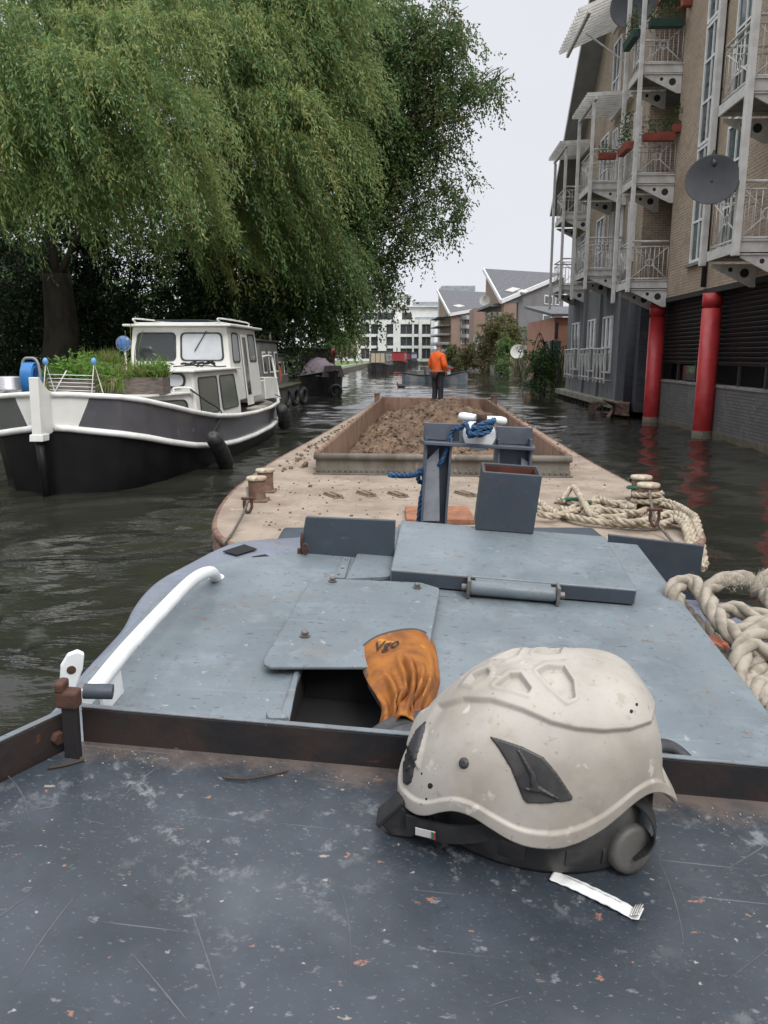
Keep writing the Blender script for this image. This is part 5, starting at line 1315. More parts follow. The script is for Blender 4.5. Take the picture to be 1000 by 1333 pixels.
# side-deck and after-deck details
mb = MB(); mb.span((7.4, 1.26, .76), (8.3, 1.6, .80), BL); cobj('step', mb, 'deckgrey', .006)
mb = MB(); mb.span((9.35, -1.0, .8), (10.9, 1.0, 1.35), BL); cobj('aft_locker', mb, 'gelcoat', .03)
mb = MB(); rl = [BL(9.3, 1.28, 2.0), BL(10.2, 1.3, 2.0), BL(10.35, 1.32, 1.85), BL(10.3, 1.45, 1.1), BL(10.3, 1.5, .85)]; mb.tube(spline(rl, 5), .03, 10); mb2 = [BL(9.3, 1.33, 1.45), BL(10.25, 1.42, 1.42)]
cobj('after_rail', mb, 'whiterail'); mb = MB(); mb.prism([BL(9.3, 1.3, .9), BL(10.3, 1.44, .9), BL(10.3, 1.40, 1.42), BL(9.3, 1.28, 1.45)], bb * .03); cobj('cockpit_side', mb, 'gelcoat', .006)
mb = MB(); mb.tube(spline([BL(10.3, 1.42, 1.42), BL(11.0, 1.1, 1.40), BL(11.3, .5, 1.38), BL(11.35, 0, 1.38)], 6), .026, 8); cobj('after_rail', mb, 'whiterail')
mb = MB(); mb.box(BL(2.15, 1.23, .99), (.07, .22, .10), BR); mb.tube([BL(2.0, 1.24, 1.05), BL(2.3, 1.24, 1.05)], .02, 8); cobj('deck_cleat', mb, 'gelcoat', .006)
# spotlight on its stalk and cable heap on the trunk
mb = MB(); mb.tube([BL(5.9, -1.02, 1.76), BL(5.9, -1.02, 2.16)], .028, 8); spl = cobj('spotlight_stalk', mb, 'gelcoat')
lc = BL(5.86, -1.02, 2.28); RL = np.stack([bb, A(0, 0, 1), -ba], 1)
mb = MB(); mb.lathe([(.04, -.13), (.12, -.07), (.165, 0), (.165, .02)], lc, RL, 22); cobj('spotlight_shell', mb, 'alu', parent=spl)
mb = MB(); mb.lathe([(.155, .021), (.10, .045), (.02, .052)], lc, RL, 22); cobj('spotlight_lens', mb, 'bluelens', parent=spl)
rr_ = random.Random(2); mb = MB()
mb.tube(spline([BL(5.9 + .25 * rr_.random(), .15 + .75 * k / 22 + .1 * math.sin(k * 2), 1.79 + .07 * rr_.random() + .05 * (k % 2)) for k in range(23)], 5), .017, 6)
mb.tube(spline([BL(5.7, .1, 1.79), BL(5.75, .6, 1.82), BL(5.8, 1.05, 1.79), BL(5.9, 1.2, 1.8)], 5), .014, 6)
tag(obj('cable_bundle', mb, M['blackrope']), 'black cable heaped below the windscreen of the white cabin cruiser', 'cable')
# planters
def plants(name, label, poly, z, h, n, mks, droop=0., group='planters on the cruiser', size=(.5, .2)):
    pass
def planter(x0, x1, y0, y1, z0, z1, label, n, grass, seed, hmax):
    r = np.random.default_rng(seed); t = thing('planter', label, 'planter', BL((x0 + x1) / 2, (y0 + y1) / 2, z0), 'planters on the cruiser')
    mb = MB(); w_ = .03
    mb.span((x0, y0, z0), (x0 + w_, y1, z1), BL); mb.span((x1 - w_, y0, z0), (x1, y1, z1), BL); mb.span((x0 + w_ + .001, y0, z0), (x1 - w_ - .001, y0 + w_, z1), BL); mb.span((x0 + w_ + .001, y1 - w_, z0), (x1 - w_ - .001, y1, z1), BL); mb.span((x0 + w_, y0 + w_, z0 + .02), (x1 - w_, y1 - w_, z1 - .05), BL)
    obj('box', mb, M['plantwood'], t, .004)
    P, D, L, W, mi = [], [], [], [], []
    for k in range(n):
        x, y = r.uniform(x0, x1), r.uniform(y0, y1); p = BL(x, y, z1 - .05); hgt_ = hmax * r.uniform(.35, 1) * (.6 + .4 * math.sin(5 * y + seed))
        d = A(r.normal() * .35, r.normal() * .35, 1.0); tip = p + nz(d) * hgt_
        for q in range(5):
            f = r.uniform(.25, 1); pp = p + (tip - p) * f; P.append(pp); D.append(A(r.normal(), r.normal(), r.normal() * .5 + .3)); L.append(r.uniform(.05, .13)); W.append(r.uniform(.025, .05)); mi.append(0)
        P.append(p); D.append(tip - p); L.append(np.linalg.norm(tip - p)); W.append(.012); mi.append(0)
    for k in range(grass):
        x = r.uniform(x0, x1); y = r.uniform(y0, y1); d = A(0, 0, 1.) + ba * r.normal() * .6 + bb * r.normal() * .6
        if r.random() < .5 and y < y0 + .42 * (y1 - y0): x = x0 - r.uniform(0, .06); d = A(0, 0, r.uniform(-1.4, .3)) - ba * r.uniform(.1, .6) + bb * r.normal() * .3
        P.append(BL(x, y, z1 + r.uniform(-.08, .05))); D.append(d); L.append(r.uniform(.12, .4)); W.append(.014); mi.append(1 if r.random() < .55 else 0)
    leaf_obj('plants', leaf_quads(np.array(P), np.array(D), np.array(L), np.array(W)), [M['leafA'], M['leafB']], t, mi)
planter(2.35, 2.75, -.12, 1.02, 1.371, 1.66, 'wide plank planter of bright green plants and dry grass, nearest the deckhouse of the cruiser', 260, 900, 3, .50)
planter(2.05, 2.33, -1.15, -.16, 1.371, 1.62, 'weathered plank planter with leafy greens behind the wire rack on the cruiser', 230, 250, 4, .62)
planter(2.85, 3.15, -.65, .05, 1.371, 1.85, 'tall dark planter with brownish grass between the other two on the cruiser', 60, 700, 5, .30)
mb = MB()
for k in range(5): mb.tube(spline([BL(3.0 + .03 * k, .1 + .05 * k, 1.4), BL(3.0, .12 + .06 * k, 2.0), BL(3.0 + .05 * k, .05 + .09 * k, 2.35 + .12 * (k % 3))], 5), .007, 5)
tag(obj('plant_stalk', mb, leaf_mat('tall_stalk_green', (.16, .2, .06), (.1, .12, .04))), 'tall thin plant stalks rising in front of the cruiser windscreen', 'plant')
# drying rack of white wire
rack = thing('drying_rack', 'white wire drying rack with blue hinge tops standing on the bow of the cruiser', 'rack', BL(.9, -.1, 1.2))
RX = 1.15
for yy, nm in ((-.42, 0), (.36, 1)):
    mb = MB(); mb.tube([BL(RX - .1, yy - .06, 1.22), BL(RX, yy, 1.92), BL(RX + .08, yy + .12, 1.26)], .014, 8); obj('leg_frame', mb, M['whiterail'], rack)
    mb = MB(); mb.ball(BL(RX, yy, 1.94), (.045, .045, .06), 10); obj('hinge_cap', mb, mat('blue_hinge_cap_%d' % nm, (.12, .3, .55), .4), rack)
for k in range(7):
    mb = MB(); mb.tube([BL(RX - .02 + .01 * k, -.40, 1.74 - .06 * k), BL(RX - .02 + .01 * k, .34, 1.72 - .06 * k)], .006, 6); obj('wire', mb, M['whiterail'], rack)
mb = MB(); mb.tube([BL(RX - .02, -.36, 1.38), BL(RX + .02, -.1, 1.80)], .009, 6); obj('brace', mb, M['whiterail'], rack)
mb = MB(); mb.lathe([(.17, 0), (.16, .03), (.05, .05)], BL(.75, .12, 1.27), None, 18); mb.lathe([(.10, .05), (.085, .12), (.02, .13)], BL(.75, .0, 1.27), None, 14)
tag(obj('deck_vent', mb, M['gelcoat']), 'white mushroom vent on the foredeck of the cruiser, below the wire rack', 'vent')
# keg and hose reel
kc = BL(1.0, -.98, 1.17)
mb = MB(); mb.lathe([(.17, 0), (.19, .02), (.19, .10), (.205, .12), (.205, .17), (.195, .19), (.195, .30), (.205, .32), (.205, .36), (.19, .38), (.185, .52), (.17, .54), (.16, .52)], kc, None, 30)
tag(obj('beer_keg', mb, M['alu']), 'silver steel beer keg standing on the far side of the cruiser bow', 'keg')
reel = thing('hose_reel', 'bright blue hose wound on a grey reel behind the white stem of the cruiser', 'hose reel', BL(1.0, -1.02, 1.2))
mb = MB(); hcn = BL(1.35, -.78, 1.66)
for k in range(9):
    for q in range(2): mb.tube([hcn + bb * (.16 * (k / 8 - .5)) + (.14 + .035 * q) * (math.cos(a) * ba + math.sin(a) * A(0, 0, 1.45)) for a in np.linspace(0, 2 * PI, 21)[:-1]], .017, 6, closed=True)
obj('hose', mb, M['bluehose'], reel, recalc=False)
mb = MB(); mb.tube(spline([hcn + bb * -.15 + A(0, 0, -.45), hcn - bb * .13 + A(0, 0, .22), hcn + A(0, 0, .33), hcn + bb * .14 + A(0, 0, .22), hcn + bb * .13 + A(0, 0, -.45)], 5), .022, 8); obj('reel_frame', mb, M['greyplastic'], reel)
# fenders and their line
def fender(name, label, top, bot, r, line):
    t = thing('fender', label, 'fender', bot, 'black fenders hung on the cruiser')
    P_ = spline([top, top * .85 + bot * .15, top * .5 + bot * .5 + bb * .02, top * .15 + bot * .85, bot], 5); n_ = len(P_)
    mb = MB(); mb.tube(P_, np.interp(np.linspace(0, 1, n_), [0, .06, .2, .5, .8, .94, 1], [.3 * r, .6 * r, .92 * r, r, r, .8 * r, .3 * r]), 16); obj('bladder', mb, M['rubber'], t)
    mb = MB(); mb.tube(spline(line, 6), .014, 6); obj('lanyard', mb, M['blackrope'], t)
ft_, fb_ = onp(276, 566, BL(3.9, 1.92, .5), bb), onp(296, 607, BL(3.9, 1.92, .5), bb)
fender('fender', 'black sausage fender hung from a black cord amidships on the cruiser side', ft_, fb_, .145, [BL(3.3, 1.2, 1.42), BL(3.55, 1.4, 1.2), BL(3.75, 1.65, .95), ft_])
ft_, fb_ = onp(366, 528, BL(9.6, 1.78, .5), bb), onp(371, 556, BL(9.6, 1.78, .5), bb)
fender('fender', 'black sausage fender hanging at the stern quarter of the cruiser', ft_, fb_, .16, [BL(9.6, 1.5, 1.0), BL(9.6, 1.7, .9), ft_])
# ============================================================= brick flats along the right bank
def FLT(s, o, z): return A(7.15 + .045 * s - o, s + .045 * o, z)
fd = nz(A(.045, 1, 0)); fo = nz(A(-1, .045, 0)); FLR = np.stack([fd, fo, A(0, 0, 1)], 1)
M['brick'] = brick_mat('buff_brown_brick', (.40, .29, .205), (.275, .195, .14), (.48, .43, .36), stain=(.27, .215, .16))
M['brick_dark'] = brick_mat('blue_black_brick', (.052, .056, .07), (.035, .038, .048), (.075, .075, .08), stain=(.08, .08, .09))
M['brick_grey'] = brick_mat('grey_low_wall_brick', (.15, .145, .14), (.11, .108, .11), (.06, .06, .06), stain=(.16, .155, .14))
M['render'] = mat('weathered_grey_render', (.19, .195, .205), .85, c2=(.12, .123, .13), ns=1.2, stretch=(1, 1, .35), spots=[(2.2, .6, .12, (.19, .19, .195)), (6, .64, .08, (.06, .062, .066))], bump=[(16, .25, .01)])
M['offwhite'] = mat('off_white_steelwork', (.64, .63, .605), .5, c2=(.52, .505, .475), ns=4, spots=[(22, .7, .05, (.3, .25, .2))])
M['framewhite'] = mat('white_window_frame', (.8, .8, .8), .45, c2=(.7, .7, .7), ns=5)
M['slab'] = mat('balcony_slab', (.24, .23, .215), .8, c2=(.16, .155, .145), ns=3)
M['redcol'] = mat('red_painted_column', (.50, .04, .042), .4, c2=(.38, .032, .034), ns=3, rvar=.12, spots=[(7, .64, .12, (.46, .09, .085)), (40, .7, .03, (.18, .03, .03))], bump=[(4, .1, .02)])
M['algae'] = mat('algae_band', (.09, .09, .055), .9, c2=(.16, .12, .10), ns=8)
M['soffit'] = mat('dark_soffit_and_void', (.035, .033, .032), .9)  # near black, shade of the void and recess put into the colour
M['slat'] = mat('black_louvre_slat', (.028, .028, .030), .5, c2=(.045, .045, .045), ns=9)
M['verge'] = mat('grey_verge_soffit', (.27, .265, .26), .8, c2=(.22, .215, .21), ns=2, stretch=(1, 1, .3))
M['slate'] = mat('grey_roof_slate', (.105, .105, .115), .8, c2=(.075, .076, .085), ns=3, spots=[(9, .66, .06, (.17, .17, .18))], bump=[(20, .3, .01)])
M['pipe'] = mat('dark_rain_pipe', (.035, .032, .032), .5)
M['dishgrey'] = mat('dark_grey_dish', (.042, .046, .053), .6, c2=(.032, .035, .04), ns=3)
M['dishpale'] = mat('pale_grey_dish', (.48, .47, .44), .6, c2=(.38, .37, .34), ns=5)
M['terracotta'] = mat('terracotta_box', (.30, .075, .05), .7, c2=(.22, .05, .035), ns=6)
M['greenbox'] = mat('dark_green_box', (.018, .06, .045), .6)
M['curtain'] = mat('pale_curtain', (.4, .39, .36), .9, c2=(.3, .29, .27), ns=4, stretch=(4, 4, .3))
M['glass_sky'] = glass('flat_window_glass', (.05, .075, .075), .06)
flats = thing('apartment_building', 'tall buff brick flats with white steel balconies and red columns along the right bank', 'building', FLT(24, -2, 0))
def aobj(name, mb, mk, bevel=0, parent=None, **k): return obj(name, mb, M[mk] if isinstance(mk, str) else mk, parent or flats, bevel, **k)
def wallp(name, s0, s1, z0, z1, mk='brick', o0=-.3, o1=0):
    mb = MB(); mb.span((s0, o0, z0), (s1, o1, z1), FLT); return aobj(name, mb, mk)
TOP = 17.
wallp('facade', 21.32, 23.1, 3.65, TOP); wallp('facade', 19.32, 20.28, 3.65, TOP); wallp('facade', 12, 18.22, 3.65, TOP)
wallp('facade', 20.28, 21.32, 3.65, 4.38); wallp('facade', 18.22, 19.32, 3.65, 4.38)
def win(s0, s1, z0, z1, o, trans=(), mull=(.5,), glassm='glass_sky', fw=.07, parent=None, pr=.03):
    mb = MB(); F = FLT
    mb.span((s0, o, z0), (s0 + fw, o + .07, z1), F); mb.span((s1 - fw, o, z0), (s1, o + .07, z1), F)
    mb.span((s0 + fw, o, z0), (s1 - fw, o + .068, z0 + fw), F); mb.span((s0 + fw, o, z1 - fw), (s1 - fw, o + .068, z1), F)
    for m_ in mull: sm = s0 + (s1 - s0) * m_; mb.span((sm - fw * .35, o + .004, z0 + fw), (sm + fw * .35, o + .062, z1 - fw), F)
    for t_ in trans: zt = z0 + (z1 - z0) * t_; mb.span((s0 + fw, o + .006, zt - fw * .4), (s1 - fw, o + .06, zt + fw * .4), F)
    fr_ = aobj('window', mb, 'framewhite', parent=parent)
    mb = MB(); mb.span((s0 + .02, o + .015, z0 + .02), (s1 - .02, o + pr, z1 - .02), F); aobj('pane', mb, glassm, parent=fr_)
    return fr_
for k in range(4):
    win(20.30, 21.30, 4.40 + 2.86 * k, 7.22 + 2.86 * k, -.05, (.36, .70))
    win(18.24, 19.30, 4.40 + 2.86 * k, 7.22 + 2.86 * k, -.05, (.36, .70))
mb = MB(); mb.span((20.2, -.02, 4.30), (21.4, .09, 4.37), FLT); aobj('sill', mb, 'slab')
mb = MB(); mb.tube([FLT(19.95, .07, 3.7), FLT(19.95, .07, TOP)], .06, 10)
for z in np.arange(4.4, 17, 1.9): mb.tube([FLT(19.95, .07, z), FLT(19.95, .07, z + .07)], .08, 10)
aobj('rain_pipe', mb, 'pipe')
# recess behind the first balcony stack
wallp('recess_wall', 23.1, 26.4, 3.9, TOP, 'brick', -1.7, -1.4); wallp('recess_side', 26.1, 26.4, 3.65, TOP, 'brick', -1.4, 0)
wallp('recess_side', 23.0, 23.098, 3.65, TOP, 'brick', -1.7, -.3)
for zf in (4.1, 6.95, 9.8, 12.65):
    win(23.5, 24.6, zf + .05, zf + 2.25, -1.398, (.3,), (.5,), 'glass'); win(24.8, 25.8, zf + .05, zf + 2.25, -1.398, (), (.5,), 'glass')
    mb = MB(); mb.span((23.12, -1.39, zf - .15), (26.09, -.02, zf), FLT); aobj('recess_floor', mb, 'slab')
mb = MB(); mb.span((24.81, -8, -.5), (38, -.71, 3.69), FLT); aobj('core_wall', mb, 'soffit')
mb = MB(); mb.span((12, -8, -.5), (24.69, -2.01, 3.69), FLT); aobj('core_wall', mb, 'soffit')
# far gabled wing
mb = MB(); pts = [(26.4, 4.6), (38.0, 4.6), (38.0, 9.75), (32.2, 14.95), (28.6, 18.2), (26.4, 18.2)]
mb.prism([FLT(s, -.3, z) for s, z in pts], fo * .3); aobj('gable_wall', mb, 'brick')
mb = MB(); sl = [(39.3, 8.6), (28.3, 18.5)]; a3, b3 = FLT(sl[0][0], -.4, sl[0][1]), FLT(sl[1][0], -.4, sl[1][1]); up_ = nz(np.cross(fo, b3 - a3)); up_ = up_ if up_[2] > 0 else -up_
mb.prism([a3, b3, b3 + fo * 1.25, a3 + fo * 1.25], up_ * .12); vg = aobj('verge', mb, 'verge')
mb = MB(); mb.prism([a3 + fo * 1.252 - up_ * .03, b3 + fo * 1.252 - up_ * .03, b3 + fo * 1.252 + up_ * .15, a3 + fo * 1.252 + up_ * .15], fo * .03); aobj('bargeboard', mb, 'offwhite', parent=vg)
mb = MB(); mb.prism([a3 + up_ * .125, b3 + up_ * .125, b3 + up_ * .125 - fo * 9, a3 + up_ * .125 - fo * 9], up_ * .08); aobj('roof', mb, 'slate')
mb = MB(); mb.span((12, -8, 3.7), (38, -1.72, 9.6), FLT); aobj('core_wall', mb, 'brick')
mb = MB(); mb.span((12, -8, 9.602), (33, -1.72, 14), FLT); aobj('core_wall', mb, 'brick')
for s0, s1, z0, z1, tr_, gm in ((28.6, 29.5, 5.0, 7.2, (.3,), 'glass_sky'), (29.9, 30.6, 5.0, 7.2, (), 'curtain'), (28.6, 29.5, 7.9, 10.1, (.3,), 'glass_sky'), (29.9, 30.6, 7.9, 10.1, (), 'curtain'),
                          (26.9, 27.7, 5.1, 7.1, (), 'glass_sky'), (26.9, 27.7, 7.95, 9.9, (.4,), 'glass_sky'), (31.3, 32.6, 8.3, 10.3, (.35,), 'glass_sky'), (31.3, 32.6, 5.3, 7.3, (.35,), 'glass_sky'),
                          (34.8, 35.7, 5.0, 7.2, (.3,), 'glass_sky'), (36, 36.7, 5.0, 7.2, (), 'curtain'), (34.8, 35.7, 7.9, 9.9, (.3,), 'glass_sky'), (30.1, 31.2, 11.0, 13.2, (.4,), 'glass_sky'), (27.2, 28.2, 11.4, 13.4, (.4,), 'glass_sky')):
    win(s0, s1, z0, z1, .004, tr_, (.5,), gm)
# ground floor: grey render, dark pier, columns, low wall and louvres
wallp('render_wall', 27.8, 38.0, .42, 4.598, 'render', -.3, .02)
wallp('brick_pier', 25.25, 27.795, .2, 4.4, 'brick_dark', -.5, .10)
mb = MB(); mb.tube([FLT(25.9, .10, .3), FLT(25.9, .10, 4.3)], .22, 14); aobj('round_pier', mb, 'brick_dark')
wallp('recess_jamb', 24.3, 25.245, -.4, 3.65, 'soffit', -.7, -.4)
mb = MB()
for s_ in (28.0, 30.1, 32.4, 35.1): mb.span((s_ - .09, .022, .9), (s_ + .09, .16, 4.9), FLT) if s_ in (28.0,) else mb.span((s_ - .16, .022, 2.6), (s_ + .16, .14, 4.9), FLT)
for s_, in ((29.0,),): pass
for k, s_ in enumerate((28.0, 31.1, 33.9)):
    mb = MB(); mb.span((s_ - .16, .022, .43), (s_ + .16, .12, 4.9), FLT); aobj('pilaster', mb, 'render')
for s0, s1 in ((29.1, 30.5), (31.8, 33.2), (35.0, 36.6)):
    win(s0, s1, 1.35, 3.45, .022, (.45,), (.5,), 'glass_sky', pr=.02)
    mb = MB(); mb.tube([FLT(s0 - .2, .3, 2.25), FLT(s1 + .2, .3, 2.25)], .035, 8); mb.tube([FLT(s0 - .2, .3, 2.05), FLT(s1 + .2, .3, 2.05)], .02, 8); mb.tube([FLT(s0 - .2, .3, 1.15), FLT(s1 + .2, .3, 1.15)], .022, 8)
    for f in np.linspace(0, 1, 4): ss = s0 - .2 + (s1 - s0 + .4) * f; mb.bar(FLT(ss, .3, 1.0), FLT(ss, .3, 2.28), .05); mb.bar(FLT(ss, .3, 1.1), FLT(ss, .02, 1.1), .03)
    q = np.linspace(s0 - .2, s1 + .2, 4)
    for a, b in zip(q[:-1], q[1:]): mb.bar(FLT(a, .3, 1.15), FLT((a + b) / 2, .3, 2.05), .022); mb.bar(FLT(b, .3, 1.15), FLT((a + b) / 2, .3, 2.05), .022)
    aobj('window_railing', mb, 'offwhite')
mb = MB(); mb.span((12, -.55, -1.2), (24.6, -.22, 1.24), FLT); lw = aobj('low_wall', mb, 'brick_grey')
mb = MB(); mb.span((12, -.57, 1.241), (24.6, -.20, 1.30), FLT); aobj('coping', mb, 'slab', .005, parent=lw)
mb = MB(); mb.span((12, -.219, -1.2), (24.6, -.20, .16), FLT); aobj('tide_band', mb, 'algae', parent=lw)
mb = MB(); mb.span((24.7, -1.898, -1), (24.8, -.56, 3.51), FLT); aobj('void_end_wall', mb, 'soffit')  # near black end wall added to hide the light beyond the louvres
mb = MB(); mb.span((12, -2.0, -1), (26, -1.9, 3.8), FLT); aobj('dark_void_wall', mb, 'soffit')  # coloured near black as the shaded void behind the louvres
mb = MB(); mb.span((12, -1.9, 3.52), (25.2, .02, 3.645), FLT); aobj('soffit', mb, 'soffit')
mb = MB()
for k in range(16):
    z = 1.78 + .112 * k; mb.prism([FLT(12, -.36, z), FLT(24.4, -.36, z), FLT(24.4, -.30, z + .075), FLT(12, -.30, z + .075)], A(0, 0, .02))
aobj('louvre_screen', mb, 'slat')
for s_ in np.arange(12.6, 24.5, 1.45): mb = MB(); mb.span((s_ - .04, -.42, 1.30), (s_ + .04, -.365, 3.52), FLT); aobj('louvre_post', mb, 'slat')
for s_ in (15.2, 21.2): mb = MB(); mb.span((s_, -.40, 1.34), (s_ + 1.1, -.38, 1.74), FLT); aobj('low_window', mb, 'glass')
for s_, in ((14.9,), (19.45,), (23.85,)):
    mb = MB(); mb.lathe([(.235, -1.3), (.235, 3.15)], FLT(s_, -.02, 0), None, 28); cl_ = aobj('red_column', mb, 'redcol')
    mb = MB(); mb.lathe([(.20, 3.15), (.20, 3.2), (.24, 3.21), (.24, 3.51)], FLT(s_, -.02, 0), None, 28); aobj('column_head', mb, 'redcol', parent=cl_)
    mb = MB(); mb.lathe([(.241, -1), (.2405, .16)], FLT(s_, -.02, 0), None, 28); aobj('column_foot', mb, 'algae', parent=cl_)
# ledge on timber piles
mb = MB(); mb.span((26.5, -.3, .18), (38.4, .42, .415), FLT); aobj('ledge', mb, 'concrete', .02)
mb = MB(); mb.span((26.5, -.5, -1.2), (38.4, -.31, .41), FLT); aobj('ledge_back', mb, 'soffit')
M['pile'] = mat('dark_timber_pile', (.04, .032, .025), .9)
for s_ in np.arange(26.8, 38.3, .62):
    mb = MB(); mb.tube([FLT(s_, .28, -1), FLT(s_, .28, .178)], .085, 8); aobj('pile', mb, 'pile')

# ---- balconies
def fine_rail(mb, P, Q, h, n, x_=True):
    """one railing panel from P to Q (floor points)"""
    mb.tube([P + A(0, 0, h), Q + A(0, 0, h)], .030, 8); mb.tube([P + A(0, 0, h - .14), Q + A(0, 0, h - .14)], .018, 6); mb.tube([P + A(0, 0, .10), Q + A(0, 0, .10)], .022, 6)
    for f in np.linspace(0, 1, n):
        p = P * (1 - f) + Q * f; mb.tube([p + A(0, 0, .1), p + A(0, 0, h - .14)], .010, 5)
    if x_:
        m_ = (P + Q) / 2 + A(0, 0, h * .48); d = nz(Q - P)
        mb.tube([m_ + .10 * (math.cos(a) * d + math.sin(a) * A(0, 0, 1)) for a in np.linspace(0, 2 * PI, 13)[:-1]], .014, 5, closed=True)
        for sx_ in (-1, 1):
            for sz in (0, 1):
                e = (P if sx_ < 0 else Q) + A(0, 0, .1 if sz == 0 else h - .14); v = nz(e - m_); mb.tube([m_ + v * .1, e], .014, 5)
def balcony(s0, s1, o1, zf, h=1.12, o0=.006):
    mb = MB(); mb.span((s0, o0, zf - .10), (s1, o1, zf), FLT); bl_ = aobj('balcony', mb, 'slab')
    mb = MB()
    mb.span((s0 - .05, o0, zf - .17), (s0 - .002, o1 + .05, zf + .03), FLT); mb.span((s1 + .002, o0, zf - .17), (s1 + .05, o1 + .05, zf + .03), FLT); mb.span((s0, o1 + .002, zf - .17), (s1, o1 + .05, zf + .03), FLT)
    mb.span((s0 - .09, o0, zf + .031), (s0 + .02, o1 + .07, zf + .055), FLT); mb.span((s0 - .09, o0, zf - .225), (s0 + .02, o1 + .07, zf - .201), FLT)
    aobj('balcony_edge', mb, 'offwhite', parent=bl_)
    for s_ in (s0 - .02, s1 + .02):
        mb = MB(); mb.prism([FLT(s_, .008, zf - .226), FLT(s_, o1 * .98, zf - .226), FLT(s_, o1 * .98, zf - .27), FLT(s_, .12, zf - .70), FLT(s_, .008, zf - .70)], -fd * .03); br_ = aobj('bracket', mb, 'offwhite', parent=bl_)
        for oo, zz, r_ in ((.26, -.41, .095), (.56, -.34, .048)):
            c = FLT(s_, oo, zf + zz) - fd * .034; mb = MB(); mb.tube([c, c + fd * .038], r_, 14); obj('bracket_hole', mb, M['soffit'], br_ if False else bl_)
    mb = MB(); fine_rail(mb, FLT(s0, o1, zf), FLT(s1, o1, zf), h, 9); aobj('railing', mb, 'offwhite', parent=bl_)
    mb = MB(); fine_rail(mb, FLT(s0, .03, zf), FLT(s0, o1, zf), h, 9); aobj('railing', mb, 'offwhite', parent=bl_)
    mb = MB(); fine_rail(mb, FLT(s1, .03, zf), FLT(s1, o1, zf), h, 7, False); aobj('railing', mb, 'offwhite', parent=bl_)
    return bl_
def pole(s, o, z0, z1, w_=.11):
    mb = MB(); mb.span((s - w_ / 2, o - w_ / 2, z0), (s + w_ / 2, o + w_ / 2, z1), FLT); return aobj('balcony_pole', mb, 'offwhite', .01)
for zf in (4.1, 6.95, 9.8): balcony(23.1, 24.45, 1.05, zf)
pole(22.95, 1.16, 3.8, 16); pole(24.6, 1.16, 3.6, 16)
for zf in (4.95, 7.85): balcony(28.4, 30.4, 1.2, zf); balcony(34.4, 36.6, 1.0, zf)
pole(28.2, 1.30, 4.3, 10.4); pole(30.6, 1.30, 4.1, 10.4); pole(34.2, 1.12, 4.3, 10.4); pole(36.8, 1.12, 4.1, 10.4)
for zf in (4.15, 7.0, 9.9): balcony(15.5, 17.0, 1.0, zf)
pole(15.4, 1.1, 3.9, 16, .13); pole(17.15, 1.1, 3.9, 16, .13)
# slatted timber sides of the upper balconies
def canopy(s0, s1, o0, o1, zi, zo, n):
    mb = MB(); 
    for f in (.06, .94): o = o0 + (o1 - o0) * f; z = zi + (zo - zi) * f; mb.bar(FLT(s0, o, z), FLT(s1, o, z), .10, .12)
    c_ = aobj('slatted_canopy', mb, 'offwhite', .006)
    mb = MB()
    for k in range(n):
        s = s0 + (s1 - s0) * (k + .5) / n; mb.bar(FLT(s, o0 - .1, zi + .14), FLT(s, o1 + .22, zo + .12), .045, .13)
    aobj('canopy_slat', mb, 'offwhite', parent=c_)
canopy(28.0, 30.8, .05, 1.35, 10.55, 10.5, 11); canopy(34.0, 37.0, .05, 1.2, 10.55, 10.5, 11); canopy(27.2, 31.0, .05, 1.9, 13.6, 12.75, 13)
mb = MB(); mb.bar(FLT(29.2, 0, 11.9), FLT(29.2, 1.5, 12.9), .05); aobj('canopy_strut', mb, 'offwhite')
# ---- satellite dishes on the flats
def dish(label, c, r, aim, arm, mk, group):
    t = thing('satellite_dish', label, 'satellite dish', c, group)
    aim = nz(aim); x = nz(np.cross(aim, A(0, 0, 1))); R = np.stack([x, np.cross(aim, x), aim], 1)
    mb = MB(); mb.lathe([(.01, -.16 * r), (r * .35, -.13 * r), (r * .7, -.06 * r), (r, .06 * r), (r * 1.02, .10 * r), (r * .98, .09 * r), (r * .7, -.02 * r), (r * .35, -.09 * r), (.012, -.12 * r)], c, R, 30); obj('reflector', mb, M[mk], t)
    mb = MB(); mb.tube([c - R[:, 1] * r * .9, c + aim * r * .95 - R[:, 1] * r * .25], .018, 6); mb.ball(c + aim * r * .98 - R[:, 1] * r * .2, (.05, .05, .07), 8); obj('feed_arm', mb, M['pipe'], t)
    mb = MB(); mb.tube([c - aim * .1 * r, arm[0]] + list(arm[1:]), .028, 8); obj('mount', mb, M['pipe'], t)
    return t
c = onp(927, 235, FLT(16.9, 1.6, 7), fo)
dish('dark round satellite dish on a bracket at the right, halfway up the brick flats', c, .48, A(-.35, -1, .28), [c + A(.05, .12, .0), c + A(.05, .12, .55), FLT(17.15, 1.15, c[2] + .62)], 'dishgrey', 'dark satellite dishes on the flats')
c = onp(826, 6, FLT(25.5, .9, 12), fo)
dish('large dark satellite dish at the top edge of the photo, above the upper balconies', c, .68, A(-.5, -1, .15), [c + A(.15, .2, 0), FLT(26.0, .02, c[2] - .1)], 'dishgrey', 'dark satellite dishes on the flats')
